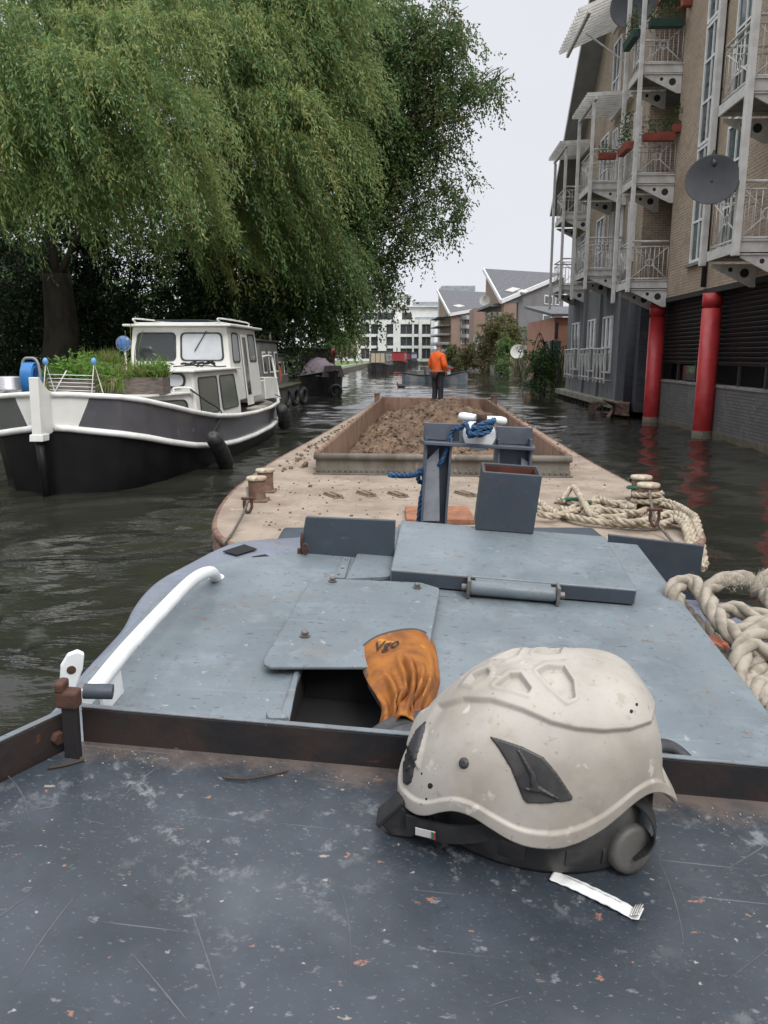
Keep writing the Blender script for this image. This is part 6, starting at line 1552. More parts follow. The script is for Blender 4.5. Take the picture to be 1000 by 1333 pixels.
# ---- flower boxes hung on the rails
M['leafC'] = leaf_mat('balcony_plant_green', (.07, .13, .035), (.10, .11, .04))
M['petal'] = leaf_mat('red_petals', (.5, .03, .03), (.4, .02, .05))
def flowerbox(label, c, L, d, mk, n, h, red=0):
    t = thing('flower_box', label, 'flower box', c, 'flower boxes on the flats'); r = np.random.default_rng(int(c[2] * 100))
    R = np.stack([nz(d), nz(np.cross(A(0, 0, 1), nz(d))), A(0, 0, 1)], 1)
    mb = MB(); pr = [(-.09, 0), (.09, 0), (.125, .2), (-.125, .2)]; mb.prism([c + R @ A(-L / 2, y, z) for y, z in pr], R[:, 0] * L); obj('box', mb, M[mk], t, .01)
    k = n; P = c + (R @ np.stack([r.uniform(-L / 2, L / 2, k), r.uniform(-.1, .1, k), .2 + h * r.random(k) ** 1.3])).T
    D = r.normal(size=(k, 3)) + A(0, 0, .3)
    leaf_obj('plants', leaf_quads(P, D, .07 + .06 * r.random(k), .035), [M['leafC'], M['petal']], t, (r.random(k) < red).astype(int))
flowerbox('terracotta flower box on the near end rail of the middle left balcony', FLT(22.95, .56, 7.85), .85, fo, 'terracotta', 220, .45)
flowerbox('terracotta flower box on the corner of the middle left balcony against the brick', FLT(22.9, .05, 8.05), .35, fo, 'terracotta', 90, .5)
flowerbox('terracotta flower box on the canal side rail of the middle left balcony', FLT(23.8, 1.25, 7.75), 1.0, fd, 'terracotta', 300, .9)
flowerbox('green flower box with red flowers on the near end rail of the top left balcony', FLT(22.95, .56, 10.70), .9, fo, 'greenbox', 260, .45, .12)
flowerbox('green flower box on the canal side rail of the top left balcony', FLT(23.8, 1.25, 10.6), 1.1, fd, 'greenbox', 300, .6, .05)
flowerbox('terracotta flower box fixed to the brick beside the top left balcony', FLT(22.7, .06, 11.1), .4, fo, 'terracotta', 120, .5)
flowerbox('small terracotta flower box on the near rail of the middle balcony further along', FLT(28.32, .75, 8.62), .6, fo, 'terracotta', 110, .25)
# ---- fallen timber by the columns
M['oldwood'] = mat('rotten_brown_timber', (.15, .095, .065), .9, c2=(.08, .05, .038), ns=9, stretch=(1, 4, 1), bump=[(26, .6, .01)])
debris = thing('driftwood_pile', 'heap of broken brown boards and twigs caught at the foot of the red columns', 'driftwood', FLT(26, .6, 0))
mb = MB(); mb.box(FLT(26.0, .55, .38), (1.5, .6, .05), FLR @ np.array([[1, 0, 0], [0, .86, -.5], [0, .5, .86]])); obj('board', mb, M['oldwood'], debris, .01)
mb = MB(); mb.box(FLT(25.9, .30, .30), (1.3, .45, .4), FLR @ np.array([[.95, .3, 0], [-.3, .95, 0], [0, 0, 1]])); obj('crate', mb, M['oldwood'], debris, .02)
mb = MB(); mb.bar(FLT(25.0, 1.0, .03), FLT(26.3, .5, .28), .12, .08); obj('board', mb, M['oldwood'], debris, .01)
mb = MB(); mb.bar(FLT(24.9, .4, .12), FLT(26.6, .8, .1), .14, .06); obj('board', mb, M['oldwood'], debris, .01)
rr_ = random.Random(8); mb = MB()
for k in range(26): a = FLT(26.3 + rr_.random() * .8, .7 + rr_.random() * .2, .45 - rr_.random() * .2); mb.tube(spline([a, a + fo * (.2 + .2 * rr_.random()) + A(0, 0, -.05), a + fo * (.3 + .3 * rr_.random()) + A(0, 0, -.5)], 4), .012, 5)
obj('twigs', mb, M['oldwood'], debris)
# ============================================================= trees
M['bark'] = mat('dark_bark', (.045, .036, .028), .95, c2=(.025, .02, .016), ns=6, stretch=(1, 1, .3), bump=[(14, .8, .03)])
M['willow1'] = leaf_mat('willow_green', (.25, .39, .15), (.18, .32, .13), .5)
M['willow2'] = leaf_mat('willow_yellow_green', (.42, .47, .18), (.33, .42, .16), .5)
M['willow3'] = leaf_mat('autumn_yellow_leaf', (.42, .27, .04), (.34, .2, .035), .4)
M['willow4'] = leaf_mat('shaded_blue_green', (.155, .25, .095), (.115, .20, .075), .45)  # darker leaf: shade of willow flanks and inner crown put into the colour
M['dark1'] = leaf_mat('dark_ivy_shade_green', (.034, .058, .026), (.022, .040, .018), .25)  # ivy leaf, also darkened to carry the shade under the willows
M['dark2'] = leaf_mat('dark_alder_green', (.155, .235, .09), (.10, .17, .066), .45)
M['olive'] = leaf_mat('olive_green_leaf', (.17, .18, .065), (.12, .14, .05), .4)
M['bush'] = leaf_mat('fresh_green_bush', (.08, .15, .035), (.06, .12, .03), .35)
M['dry'] = leaf_mat('dry_brown_shrub', (.19, .155, .085), (.13, .12, .06), .3)
def ELL(px, py, Y, rx, ry, rd):
    c = ony(px, py, Y); k = Y / 1000.0
    return c, A(rx * k, rd, ry * k)
def clump_field(x0, x1, y0, y1, gap, depth, seed, rad=(.8, 1.35)):
    """tops of the hanging clumps of a willow crown, spread over its surveyed face"""
    r = np.random.default_rng(seed); out = []; tries = 0
    while tries < 4000:
        tries += 1; x, y = r.uniform(x0, x1), r.uniform(y0, y1)
        if all((x - a) ** 2 + ((y - b) * 1.15) ** 2 > gap ** 2 for a, b, _ in out): out.append((x, y, r.uniform(*rad)))
    return [(ony(x, y, depth(x, y) + r.uniform(-.7, .7)), A(q, q, q * .55)) for x, y, q in out]
def strands(clumps, nbun, length, step, leafL, leafW, drift=(0, 0, 0), seed=1):
    r = np.random.default_rng(seed); P, D, MI = [], [], []
    for ci, (c, R) in enumerate(clumps):
        ch = r.random(); cl = r.uniform(.75, 1.3)
        for b in range(nbun):
            v = r.normal(size=3); v[2] = abs(v[2]) * .8; v /= np.linalg.norm(v); p0 = c + v * R * r.uniform(.6, 1.05)
            Lb = length * cl * (.35 + .8 * r.random() ** 1.3); hb_2 = .5 * ch + .5 * r.random(); out = v * A(1, 1, 0)
            for k in range(r.integers(5, 11)):
                L = Lb * r.uniform(.5, 1.05); m_ = max(4, int(L / step)); t = (np.arange(m_) + r.random(m_)) / m_ * L
                p = p0 + r.normal(size=3) * A(.11, .11, .07)
                o2 = out + r.normal(size=3) * .18; ph = r.random() * 6
                hx = np.minimum(t, 1.1); drop = np.maximum(t - .35, 0) + .12 * np.maximum(.35 - t, 0) * 0
                q = p + o2 * (hx * .62)[:, None] + A(0, 0, 1) * (.16 * np.sin(np.minimum(t, .8) / .8 * PI) - drop)[:, None] + np.asarray(drift) * (np.maximum(t - .3, 0) * .20)[:, None]
                q[:, 0] += .05 * np.sin(t * 2.1 + ph); q[:, 1] += .05 * np.cos(t * 1.7 + ph); q += r.normal(size=q.shape) * .028
                tg = np.gradient(q, axis=0); tg /= np.linalg.norm(tg, axis=1)[:, None] + 1e-9
                sgn = np.where(np.arange(m_) % 2, 1, -1)[:, None]; sidev_ = np.cross(tg, r.normal(size=3)); sidev_ /= np.linalg.norm(sidev_, axis=1)[:, None] + 1e-9
                D.append(tg * .9 + sidev_ * sgn * .55 + r.normal(size=q.shape) * .22 - A(0, 0, .15)); P.append(q)
                u = r.random(m_); mi = np.where(u < hb_2 * .95 * (v[2] > .25) + hb_2 * .35, 1, 0); mi = np.where((u > .992) | ((hb_2 > .88) & (u > .9)), 2, mi)  # clump tops get more of the lighter leaf, light from above by colour
                mi = np.where((hb_2 < .42) & (u > .35) | ((v[2] < .2) & (u > .55)), 3, mi); MI.append(mi)  # clump flanks get more of the darker leaf, shade by colour
    P = np.concatenate(P); D = np.concatenate(D); MI = np.concatenate(MI); n = len(P)
    return leaf_quads(P, D, leafL * (.65 + .6 * r.random(n)), leafW * (.75 + .5 * r.random(n))), MI
def sprays(ells, n_per_m3, twigL, per, leafL, leafW, nm, droop=.5, seed=2, hollow=.35, tw=6):
    """leafy twigs bunched on cluster points spread through each ellipsoid"""
    r = np.random.default_rng(seed); P, D = [], []; MI = []
    for c, R in ells:
        n = max(3, int(4.19 * R[0] * R[1] * R[2] * n_per_m3 / tw))
        v = r.normal(size=(n, 3)); v /= np.linalg.norm(v, axis=1)[:, None]
        rad = (hollow + (1 - hollow) * r.random(n) ** .6) * (.78 + .4 * noise2(v[:, 0] * 4 + 20, v[:, 2] * 4 + v[:, 1] * 3 + 20, seed + 1))
        pc = c + v * R * rad[:, None]; hue = r.random(n)
        ix = np.repeat(np.arange(n), tw); p = pc[ix] + r.normal(size=(n * tw, 3)) * .10
        d = v[ix] * A(1, 1, .6) * .5 + r.normal(size=(n * tw, 3)) * .75 - A(0, 0, droop); d /= np.linalg.norm(d, axis=1)[:, None]
        L = twigL * (.5 + .8 * r.random(len(p))); h = hue[ix]
        for k in range(per):
            f = (k + r.random(len(p))) / per
            q = p + d * (L * f)[:, None] - A(0, 0, 1) * (droop * .6 * L * f * f)[:, None] + r.normal(size=p.shape) * .035
            P.append(q); D.append(d * .8 + r.normal(size=d.shape) * .55 - A(0, 0, .3)); u = r.random(len(p))
            MI.append(np.where(u < .2, r.integers(0, nm, len(p)), np.minimum(nm - 1, (h * nm).astype(int))))
    P = np.concatenate(P); D = np.concatenate(D); MI = np.concatenate(MI); n = len(P)
    return leaf_quads(P, D, leafL * (.65 + .6 * r.random(n)), leafW * (.75 + .5 * r.random(n))), MI
def trunk_mesh(base, ells, r0_, parent, fork=.45, seed=0):
    rr = random.Random(seed); mb = MB(); cs = np.array([c for c, R in ells]); top = cs.mean(0)
    f = base + (top - base) * fork; f[2] = max(f[2], base[2] + 2.0)
    mid = (base + f) / 2 + A(rr.uniform(-.3, .3), rr.uniform(-.3, .3), 0)
    P_ = spline([base - A(0, 0, .3), base + A(0, 0, .2), mid, f], 6); mb.tube(P_, np.linspace(r0_ * 1.25, r0_ * .7, len(P_)), 12)
    for c, R in ells:
        m_ = (f + c) / 2 + A(rr.uniform(-.5, .5), rr.uniform(-.5, .5), .6); e = c + A(0, 0, R[2] * .3)
        Q_ = spline([f - A(0, 0, .2), m_ + A(rr.uniform(-.6, .6), rr.uniform(-.6, .6), .5), e], 7); mb.tube(Q_, np.linspace(min(.12, r0_ * .3), .018, len(Q_)), 7)
        for k in range(5):
            g = Q_[4 + k * 2 % (len(Q_) - 5)]; h = c + A(rr.uniform(-1, 1) * R[0], rr.uniform(-1, 1) * R[1], rr.uniform(-.2, 1) * R[2]) * .75
            W_ = spline([g, (g + h) / 2 + A(0, 0, .25), h], 4); mb.tube(W_, np.linspace(.03, .008, len(W_)), 5)
    return obj('trunk', mb, M['bark'], parent)
def tree(name, label, cat, base, ells, builder, mats, r0_, group=None, fork=.45):
    t = thing(name, label, cat, base, group); trunk_mesh(np.asarray(base, float), ells, r0_, t, fork, seed=int(abs(base[1]) * 10))
    V, mi = builder(ells); leaf_obj('crown', V, mats, t, mi); return t
WM = [M['willow1'], M['willow2'], M['willow3'], M['willow4']]
# big weeping willow over the cruiser
core1 = [ELL(60, 120, 26.5, 150, 110, 2.0), ELL(120, 0, 27, 160, 80, 2.2), ELL(150, 210, 26.5, 110, 70, 1.6), ELL(-40, 240, 26, 80, 70, 1.6)]
def crown1(e):
    V1, m1 = strands(clump_field(-75, 235, -75, 275, 58, lambda x, y: 23.2 - 2.2 * math.exp(-((y - 120) / 110.) ** 2) + abs(x - 80) * .006, 11, (.75, 1.25)), 30, 2.15, .07, .165, .038, (1.5, 0, 0), 11)
    V2, m2 = sprays(core1, 10, .8, 11, .19, .09, 1, .7, 13, .1); return np.r_[V1, V2], np.r_[m1, m2 * 0 + 3]  # inner crown all in the darker leaf, shade put into the colour
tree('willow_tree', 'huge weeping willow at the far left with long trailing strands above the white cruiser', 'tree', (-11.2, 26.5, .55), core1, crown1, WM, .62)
core2 = [ELL(320, 90, 31, 110, 110, 2.0), ELL(330, -20, 31.5, 150, 70, 2.2), ELL(340, 220, 31, 90, 70, 1.6), ELL(420, 60, 31.5, 50, 80, 1.5)]
def crown2(e):
    V1, m1 = strands(clump_field(225, 385, -75, 268, 50, lambda x, y: 28 - 2.0 * math.exp(-((y - 120) / 110.) ** 2), 12, (.8, 1.25)) + clump_field(385, 460, -60, 185, 46, lambda x, y: 28.5, 14, (.8, 1.2)) + clump_field(240, 440, 290, 335, 52, lambda x, y: 29.5, 16, (.8, 1.1)), 30, 2.3, .08, .19, .043, (1.8, 0, 0), 12)
    V2, m2 = sprays(core2, 9, .85, 11, .2, .1, 1, .7, 15, .1); return np.r_[V1, V2], np.r_[m1, m2 * 0 + 3]  # here too the darker leaf paints the shade inside the crown
tree('willow_tree', 'weeping willow left of centre with yellowing strands reaching towards the canal', 'tree', (-8.8, 32.5, .55), core2, crown2, WM, .5)
# dense green tree filling behind, and the lacy tree leaning over the water
e3 = [ELL(330, 330, 33, 100, 90, 2.5), ELL(420, 330, 34, 75, 100, 2.5), ELL(420, 220, 35, 90, 100, 2.5), ELL(480, 120, 35, 80, 110, 2.5), ELL(460, 20, 36, 60, 90, 2.5), ELL(480, 370, 35, 36, 50, 1.2), ELL(370, 400, 33, 80, 40, 2)]
tree('alder_tree', 'dense green tree hanging low over the narrowboats left of centre', 'tree', (-8.0, 37, .55), e3,
     lambda e: sprays(e, 19, .8, 13, .15, .085, 3, .85, 21, .45), [M['dark2'], M['willow4'], M['bush']], .4)
e4 = [ELL(590, 130, 34, 42, 60, 1.4), ELL(632, 105, 34, 32, 34, 1.0), ELL(545, 80, 34.5, 60, 80, 1.8), ELL(580, 40, 34, 46, 44, 1.2), ELL(655, 98, 34, 14, 12, .5), ELL(560, 215, 34.5, 48, 50, 1.4), ELL(585, 262, 34, 36, 40, 1.0), ELL(548, 300, 34, 40, 46, 1.1), ELL(500, 250, 35, 50, 80, 1.8), ELL(505, 360, 35, 30, 50, 1.0), ELL(520, 150, 35, 60, 70, 1.6)]
tree('leaning_tree', 'lacy dark green tree leaning out over the canal against the pale sky', 'tree', (-7.6, 36, .55), e4,
     lambda e: sprays(e, 19, .75, 13, .15, .075, 3, .7, 22, .12), [M['dark2'], M['olive'], M['willow4']], .34, fork=.3)
# growth on the bank behind the cruiser, its shade put into the leaf colour
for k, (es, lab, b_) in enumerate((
    ([ELL(30, 330, 30.5, 120, 110, 1.6), ELL(60, 430, 30, 130, 80, 1.6)], 'bush coloured dark as in deep shade behind the bow of the cruiser', (-14, 30, .55)),
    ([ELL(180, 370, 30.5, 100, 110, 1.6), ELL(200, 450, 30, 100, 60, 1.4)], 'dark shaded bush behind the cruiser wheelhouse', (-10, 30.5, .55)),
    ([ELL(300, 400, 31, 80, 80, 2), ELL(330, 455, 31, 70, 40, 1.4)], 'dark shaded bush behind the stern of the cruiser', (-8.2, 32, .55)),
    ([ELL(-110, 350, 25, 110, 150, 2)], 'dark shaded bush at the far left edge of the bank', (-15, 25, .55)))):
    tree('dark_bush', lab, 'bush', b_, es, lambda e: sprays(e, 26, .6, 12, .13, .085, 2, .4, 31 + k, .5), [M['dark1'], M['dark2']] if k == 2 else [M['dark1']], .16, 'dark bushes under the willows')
# a screen of far woodland behind the left bank
r_ = np.random.default_rng(77); es = [(A(-16 - 5 * i % 13 - 6, 34 + 7 * i, 5.0 + (i % 3)), A(5, 4, 5.)) for i in range(9)]
V, mi = sprays(es, 1.6, 1.4, 12, .34, .22, 2, .4, 41, .5)
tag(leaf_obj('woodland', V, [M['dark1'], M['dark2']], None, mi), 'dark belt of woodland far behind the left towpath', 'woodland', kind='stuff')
# bushes by the towpath further on
for k, (es, lab, b_, mm) in enumerate((
    ([ELL(440, 430, 62, 28, 42, 2.0), ELL(425, 445, 60, 20, 30, 1.5)], 'fresh green bush beside the towpath left of the white flats', (-7.2, 61, .55), ['bush', 'olive']),
    ([ELL(462, 445, 72, 16, 26, 1.5)], 'yellowing bush beside the towpath nearest the white flats', (-5.9, 72, .55), ['olive', 'dry']))):
    tree('towpath_bush', lab, 'bush', b_, es, lambda e: sprays(e, 10, .7, 11, .2, .13, 2, .4, 51 + k, .2), [M[x] for x in mm], .15, 'bushes by the towpath')
# growth on the right bank
def shrub(label, es, base, mm, seed, dens=16, leaf=(.16, .10), group='shrubs on the right bank'):
    tree('shrub', label, 'shrub', base, es, lambda e: sprays(e, dens * 3.2, .55, 10, leaf[0], leaf[1], len(mm), .45, seed, .15), [M[x] for x in mm], .04, group)
shrub('big ivy bush with frosted leaves spilling over the right bank wall', [ELL(708, 468, 40.5, 20, 20, .8), ELL(700, 492, 40, 12, 24, .6), ELL(716, 482, 40.2, 14, 18, .6)], (8.75, 40.6, .3), ['dark2', 'dark1', 'bush'], 61, 40, (.12, .09))
shrub('green weedy shrub at the near end of the ledge by the grey render wall', [ELL(722, 492, 40, 9, 18, .5), ELL(724, 512, 39, 10, 12, .5)], tuple(onz(724, 505, .4)), ['bush', 'olive'], 62, 80, (.11, .06))
shrub('fresh green shrub trailing to the water below the satellite dish', [ELL(658, 458, 74, 9, 16, .9), ELL(656, 476, 72, 9, 12, .8)], tuple(onz(657, 478, .75)), ['bush', 'dark2'], 63, 20, (.2, .13))
shrub('tall brownish shrub in front of the red brick pier of the near houses', [ELL(650, 430, 82, 26, 24, 1.6), ELL(668, 445, 80, 22, 22, 1.5), ELL(635, 450, 84, 18, 20, 1.4)], tuple(onz(650, 470, .75)), ['dry', 'olive'], 64, 7, (.22, .12))
shrub('sprawling dry shrub along the far right bank', [ELL(616, 462, 95, 22, 14, 1.6), ELL(636, 470, 90, 18, 11, 1.3)], tuple(onz(622, 476, .75)), ['olive', 'dry'], 65, 8, (.24, .13))
shrub('low green shrub beside the far terrace, left of the sprawling dry one', [ELL(588, 462, 112, 12, 14, 1.8), ELL(600, 470, 110, 9, 9, 1.4)], tuple(onz(590, 474, .75)), ['olive', 'bush'], 66, 6, (.26, .15))
shrub('narrow green shrub against the bank wall right of the dish', [ELL(677, 475, 66, 7, 18, .7), ELL(690, 470, 60, 8, 14, .7)], tuple(onz(678, 485, .75)), ['bush', 'dry'], 67, 26, (.17, .1))
# ============================================================= far buildings
M['whitewall'] = mat('white_rendered_wall', (.70, .70, .69), .7, c2=(.62, .62, .61), ns=.6)
M['darkwin'] = glass('far_dark_glass', (.04, .045, .05), .1)
M['greywall'] = brick_mat('grey_far_brick', (.17, .165, .17), (.145, .14, .148), (.2, .2, .2))
M['orangebrick'] = brick_mat('orange_brown_brick', (.30, .20, .145), (.235, .15, .11), (.28, .24, .21))
M['salmon'] = brick_mat('salmon_brick', (.42, .19, .12), (.34, .15, .095), (.35, .26, .2))
M['bargeboard'] = mat('white_barge_board', (.7, .7, .69), .6)
M['balcony_blue'] = mat('blue_grey_balcony', (.10, .12, .15), .6, c2=(.2, .21, .22), ns=1.5)
M['balcony_glassy'] = mat('pale_grey_balcony_panel', (.33, .36, .38), .4, c2=(.25, .27, .29), ns=2)
M['quay'] = brick_mat('grey_quay', (.16, .15, .14), (.13, .125, .12), (.1, .1, .1), .6, .25)
# ---- white flats closing the view
YW = 168.0
wf = thing('white_apartment_building', 'white modern flats with a grid of dark windows at the end of the canal', 'building', tuple(ony(515, 472, YW)))
def WP(x, y, d=0.): p = ony(x, y, YW); return A(p[0], YW + d, p[2])
def wbox(nm, x0, x1, y0, y1, d0, d1, mk, parent=None, bevel=0):
    a, b = WP(x0, y1), WP(x1, y0); mb = MB(); mb.span((a[0], YW + d0, a[2]), (b[0], YW + d1, b[2])); return obj(nm, mb, M[mk], parent or wf, bevel)
main = wbox('wall', 432, 566, 416, 471, .55, 12, 'whitewall'); up2 = wbox('wall', 432, 573, 399, 415.98, 2.2, 12, 'whitewall'); wbox('wall', 458, 536, 384, 398.98, 3.2, 12, 'whitewall'); wbox('wall', 522, 532, 377, 383.98, 3.5, 12, 'whitewall')
wbox('terrace_rail', 538, 573, 392, 398.5, 2.3, 2.5, 'balcony_glassy'); wbox('terrace_rail', 540, 566, 412.5, 415.9, .7, .8, 'balcony_glassy')
wbox('roof_slab', 456, 538, 382.8, 383.9, 2.6, 12.2, 'whitewall'); wbox('roof_slab', 431, 574, 397.6, 398.9, 1.6, 12.2, 'whitewall')
# piers and floor bands of the grid stand proud of the windows
for x0, x1 in ((432, 436), (443, 452), (464, 470), (481, 483), (492, 503), (512, 521.5), (536.5, 539), (545, 549.5), (560.5, 566)): wbox('pier', x0, x1, 416.02, 471, 0, .548, 'whitewall')
for y0, y1 in ((416.02, 422), (434.8, 438.5), (450, 453.5), (467, 471)):
    for x0, x1 in ((436.02, 442.98), (452.02, 463.98), (470.02, 480.98), (483.02, 491.98), (503.02, 511.98), (521.52, 536.48), (539.02, 544.98), (549.52, 560.48)): wbox('floor_band', x0, x1, y0, y1, .02, .54, 'whitewall')
for y0, y1 in ((422, 434.8), (438.5, 450), (453.5, 467)):
    for x0, x1 in ((436, 443), (452, 464), (470, 481), (483, 492), (503, 512), (521.5, 536.5), (539, 545), (549.5, 560.5)):
        f_ = wbox('window', x0 + .3, x1 - .3, y0 + .3, y1 - .3, .38, .50, 'darkwin')
        if x1 - x0 > 9: wbox('mullion', (x0 + x1) / 2 - .35, (x0 + x1) / 2 + .35, y0 + .4, y1 - .4, .3, .379, 'greyplastic', f_)
for x0, x1 in ((455, 464), (474, 486), (492, 512), (524, 536.5)):
    wbox('window', x0, x1, 406.5, 415.5, 2.05, 2.19, 'darkwin'); wbox('window', x0 + 6, x1 - 2, 386, 396, 3.1, 3.19, 'darkwin')
mb = MB(); a, b = WP(425, 478.5), WP(600, 471.2); mb.span((a[0], YW - 4, -.5), (b[0], YW + 14, b[2])); tag(obj('quay_wall', mb, M['quay']), 'grey quay wall carrying the white flats at the end of the canal', 'quay wall')
# ---- slate roofed houses on the right
def house(nm, label, cornerpx, Yc, rightpx, Yr, leftpx, Yl, zg, wallR, wallL, backpx, tri=False):
    Ac, Br, Cl = ony(*cornerpx, Yc), ony(*rightpx, Yr), ony(*leftpx, Yl); Dd = onp(*backpx, Ac, np.cross(Br - Ac, Cl - Ac))
    t = thing(nm, label, 'house', A(Ac[0] + 3, Ac[1] + 5, zg), 'slate roofed houses on the right bank')
    def g(p): return A(p[0], p[1], zg)
    mb = MB(); ns = nz(np.cross(Br - Ac, Cl - Ac)); ns = ns if ns[2] > 0 else -ns
    e1_, e2_ = nz(Br - Ac), nz(Cl - Ac)
    P = [Ac - e1_ * .5 - e2_ * .5, Br - e2_ * .5, Dd, Cl + e2_ * .3 - e1_ * .5]
    if tri: P = [P[0], P[1], P[3]]
    mb.prism(P, ns * .25); rf = obj('roof', mb, M['slate'], t)
    mb = MB()
    for a, b in ((P[0], P[1]), (P[0], P[-1])):
        out = nz(A((a - Dd)[0], (a - Dd)[1], 0)); mb.bar(a + out * .1 + ns * .1, b + out * .1 + ns * .1, .18, .42)
    obj('barge_board', mb, M['bargeboard'], rf)
    mb = MB(); dn = -A(0, 0, .06)
    vs = [Ac + dn, Br + dn, Dd + dn, Cl + dn, g(Ac), g(Br), g(Dd), g(Cl)]
    if tri: mb.add([vs[0], vs[1], vs[3], vs[4], vs[5], vs[7]], [(0, 1, 4, 3), (1, 2, 5, 4), (2, 0, 3, 5), (0, 2, 1), (3, 4, 5)], 0); mb.m = [0, 1, 1, 0, 0]
    else: mb.add(vs, [(0, 1, 5, 4), (1, 2, 6, 5), (2, 3, 7, 6), (3, 0, 4, 7), (0, 3, 2, 1), (4, 5, 6, 7)], 0); mb.m = [0, 1, 1, 1, 0, 0]
    obj('wall', mb, [M[wallR], M[wallL]], t)
    return t, Ac, Br, Cl, g, rf, e1_, e2_, ns
def onwall(px, py, a, b):
    d = nz(A((b - a)[0], (b - a)[1], 0)); n = A(-d[1], d[0], 0); return onp(px, py, a, n), d, (n if n @ (EYE - a) > 0 else -n)
def housewin(t, px0, px1, py0, py1, a, b, frame='bargeboard', pane='darkwin', fw=.14, nm='window'):
    P0, d, n = onwall(px0, py1, a, b); P1, _, _ = onwall(px1, py0, a, b); w_ = (P1 - P0) @ d; h_ = P1[2] - P0[2]
    R = np.stack([d, n, A(0, 0, 1)], 1); c = P0 + d * w_ / 2 + A(0, 0, h_ / 2)
    mb = MB(); mb.box(c + n * .04, (w_, .08, h_), R); f_ = obj(nm, mb, M[frame], t)
    mb = MB(); mb.box(c + n * .07, (w_ - 2 * fw, .06, h_ - 2 * fw), R); obj('pane', mb, M[pane], f_)
t, Ac, Br, Cl, g, rf, e1_, e2_, ns = house('slate_roof_house', 'nearer slate roofed house with grey brick end wall and small white windows', (655, 391), 88, (735, 357.5), 99, (633, 352), 101, .7, 'greywall', 'orangebrick', (736, 357), True)
for x0, x1, y0, y1 in ((708, 719, 385, 396), (706, 717, 410, 421.5), (704, 714, 435, 445), (722.5, 728, 386, 397)): housewin(t, x0, x1, y0, y1, Ac, Br)
mb = MB(); c1, d, n = onwall(671.8, 392, Ac, Br); c0, _, _ = onwall(655.2, 392, Ac, Br); w_ = (c1 - c0) @ d; R = np.stack([d, n, A(0, 0, 1)], 1)
mb.box(A(*(c0 + d * w_ / 2)[:2], (c0[2] + .7) / 2 - .2) + n * .05, (w_, .1, c0[2] - .7), R); obj('brick_pier', mb, M['orangebrick'], t)
mb = MB(); mb.tube([onwall(673, 393, Ac, Br)[0] + n * .12, onwall(672.5, 468, Ac, Br)[0] + n * .12], .09, 8); obj('rain_pipe', mb, M['pipe'], t)
for px_, py_, s_ in ((667, 381, 1.0), (681, 383, .5)):
    q = onp(px_, py_, Ac, ns); mb = MB(); mb.box(q + ns * .31, (1.5 * s_ + .3, .12, 1.0), np.stack([e1_, ns, nz(np.cross(e1_, ns))], 1)); obj('roof_light', mb, M['dishpale'], rf)
def balc(t, px0, px1, py0, py1, a, b, depth, mk='balcony_blue', off=0.):
    P0, d, n = onwall(px0, py1, a, b); P1, _, _ = onwall(px1, py0, a, b); w_ = abs((P1 - P0) @ d); h_ = P1[2] - P0[2]; R = np.stack([d, n, A(0, 0, 1)], 1); c = (P0 + P1) / 2; c[2] = P0[2]
    mb = MB(); mb.box(c + n * depth / 2 + A(0, 0, .08), (w_, depth, .16), R); f_ = obj('balcony', mb, M['slab'], t)
    mb = MB(); mb.box(c + n * depth + A(0, 0, h_ / 2), (w_, .06, h_ - .2), R)
    for s_ in (-1, 1): mb.box(c + n * depth / 2 + d * s_ * (w_ / 2 - .03) + A(0, 0, h_ / 2 - .02), (.06, depth - .08, h_ - .24), R)
    obj('balcony_panel', mb, M[mk], f_)
# balconies and windows on the canal side, both houses
for py in (397, 418, 436): balc(t, 633, 653, py, py + 7, Cl, Ac, 1.2, 'balcony_blue' if py == 397 else 'balcony_glassy')
for py0, py1 in ((406, 417), (425, 436), (444, 455)):
    for x0, x1 in ((635, 640), (643, 647), (649.5, 653)): housewin(t, x0, x1, py0, py1, Cl, Ac, 'framewhite', 'darkwin', .12)
t2, Ac2, Br2, Cl2, g2, rf2, e12, e22, ns2 = house('slate_roof_house', 'further slate roofed house behind, with stacked grey balconies above the orange jacket', (588, 409), 118, (650, 398), 126, (572, 379), 134, .7, 'orangebrick', 'orangebrick', (645, 383))
for py in (411, 422, 433, 444, 453): balc(t2, 573, 587, py, py + 6, Cl2, Ac2, 1.6, 'balcony_glassy')
for x0, x1 in ((600, 604), (607, 611), (613.5, 617)):
    for py0, py1 in ((416, 424), (428, 436), (440, 448)): housewin(t2, x0, x1, py0, py1, Ac2, Br2, 'framewhite', 'darkwin', .14)
for py in (424.5, 436.5, 448.5): balc(t2, 599, 616, py - 14, py - 8, Ac2, Br2, 1.2, 'balcony_glassy')
q = onp(597, 401, Ac2, ns2); mb = MB(); mb.box(q + ns2 * .31, (1.6, .12, 1.2), np.stack([e12, ns2, nz(np.cross(e12, ns2))], 1)); obj('roof_light', mb, M['dishpale'], rf2)
mb = MB(); a, b = ony(616, 470, 108), ony(631, 401, 108); mb.span((a[0], 108, .7), (b[0], 114, b[2])); bt = obj('stair_tower', mb, M['orangebrick'], t2)
mb = MB(); a, b = ony(575, 395, 150), ony(619, 371.5, 150); mb.span((a[0], 150, .7), (b[0], 160, b[2])); 
tag(obj('office_block', mb, M['balcony_glassy'], None, .1), 'pale grey flat topped block rising behind the further slate roofed house', 'building')
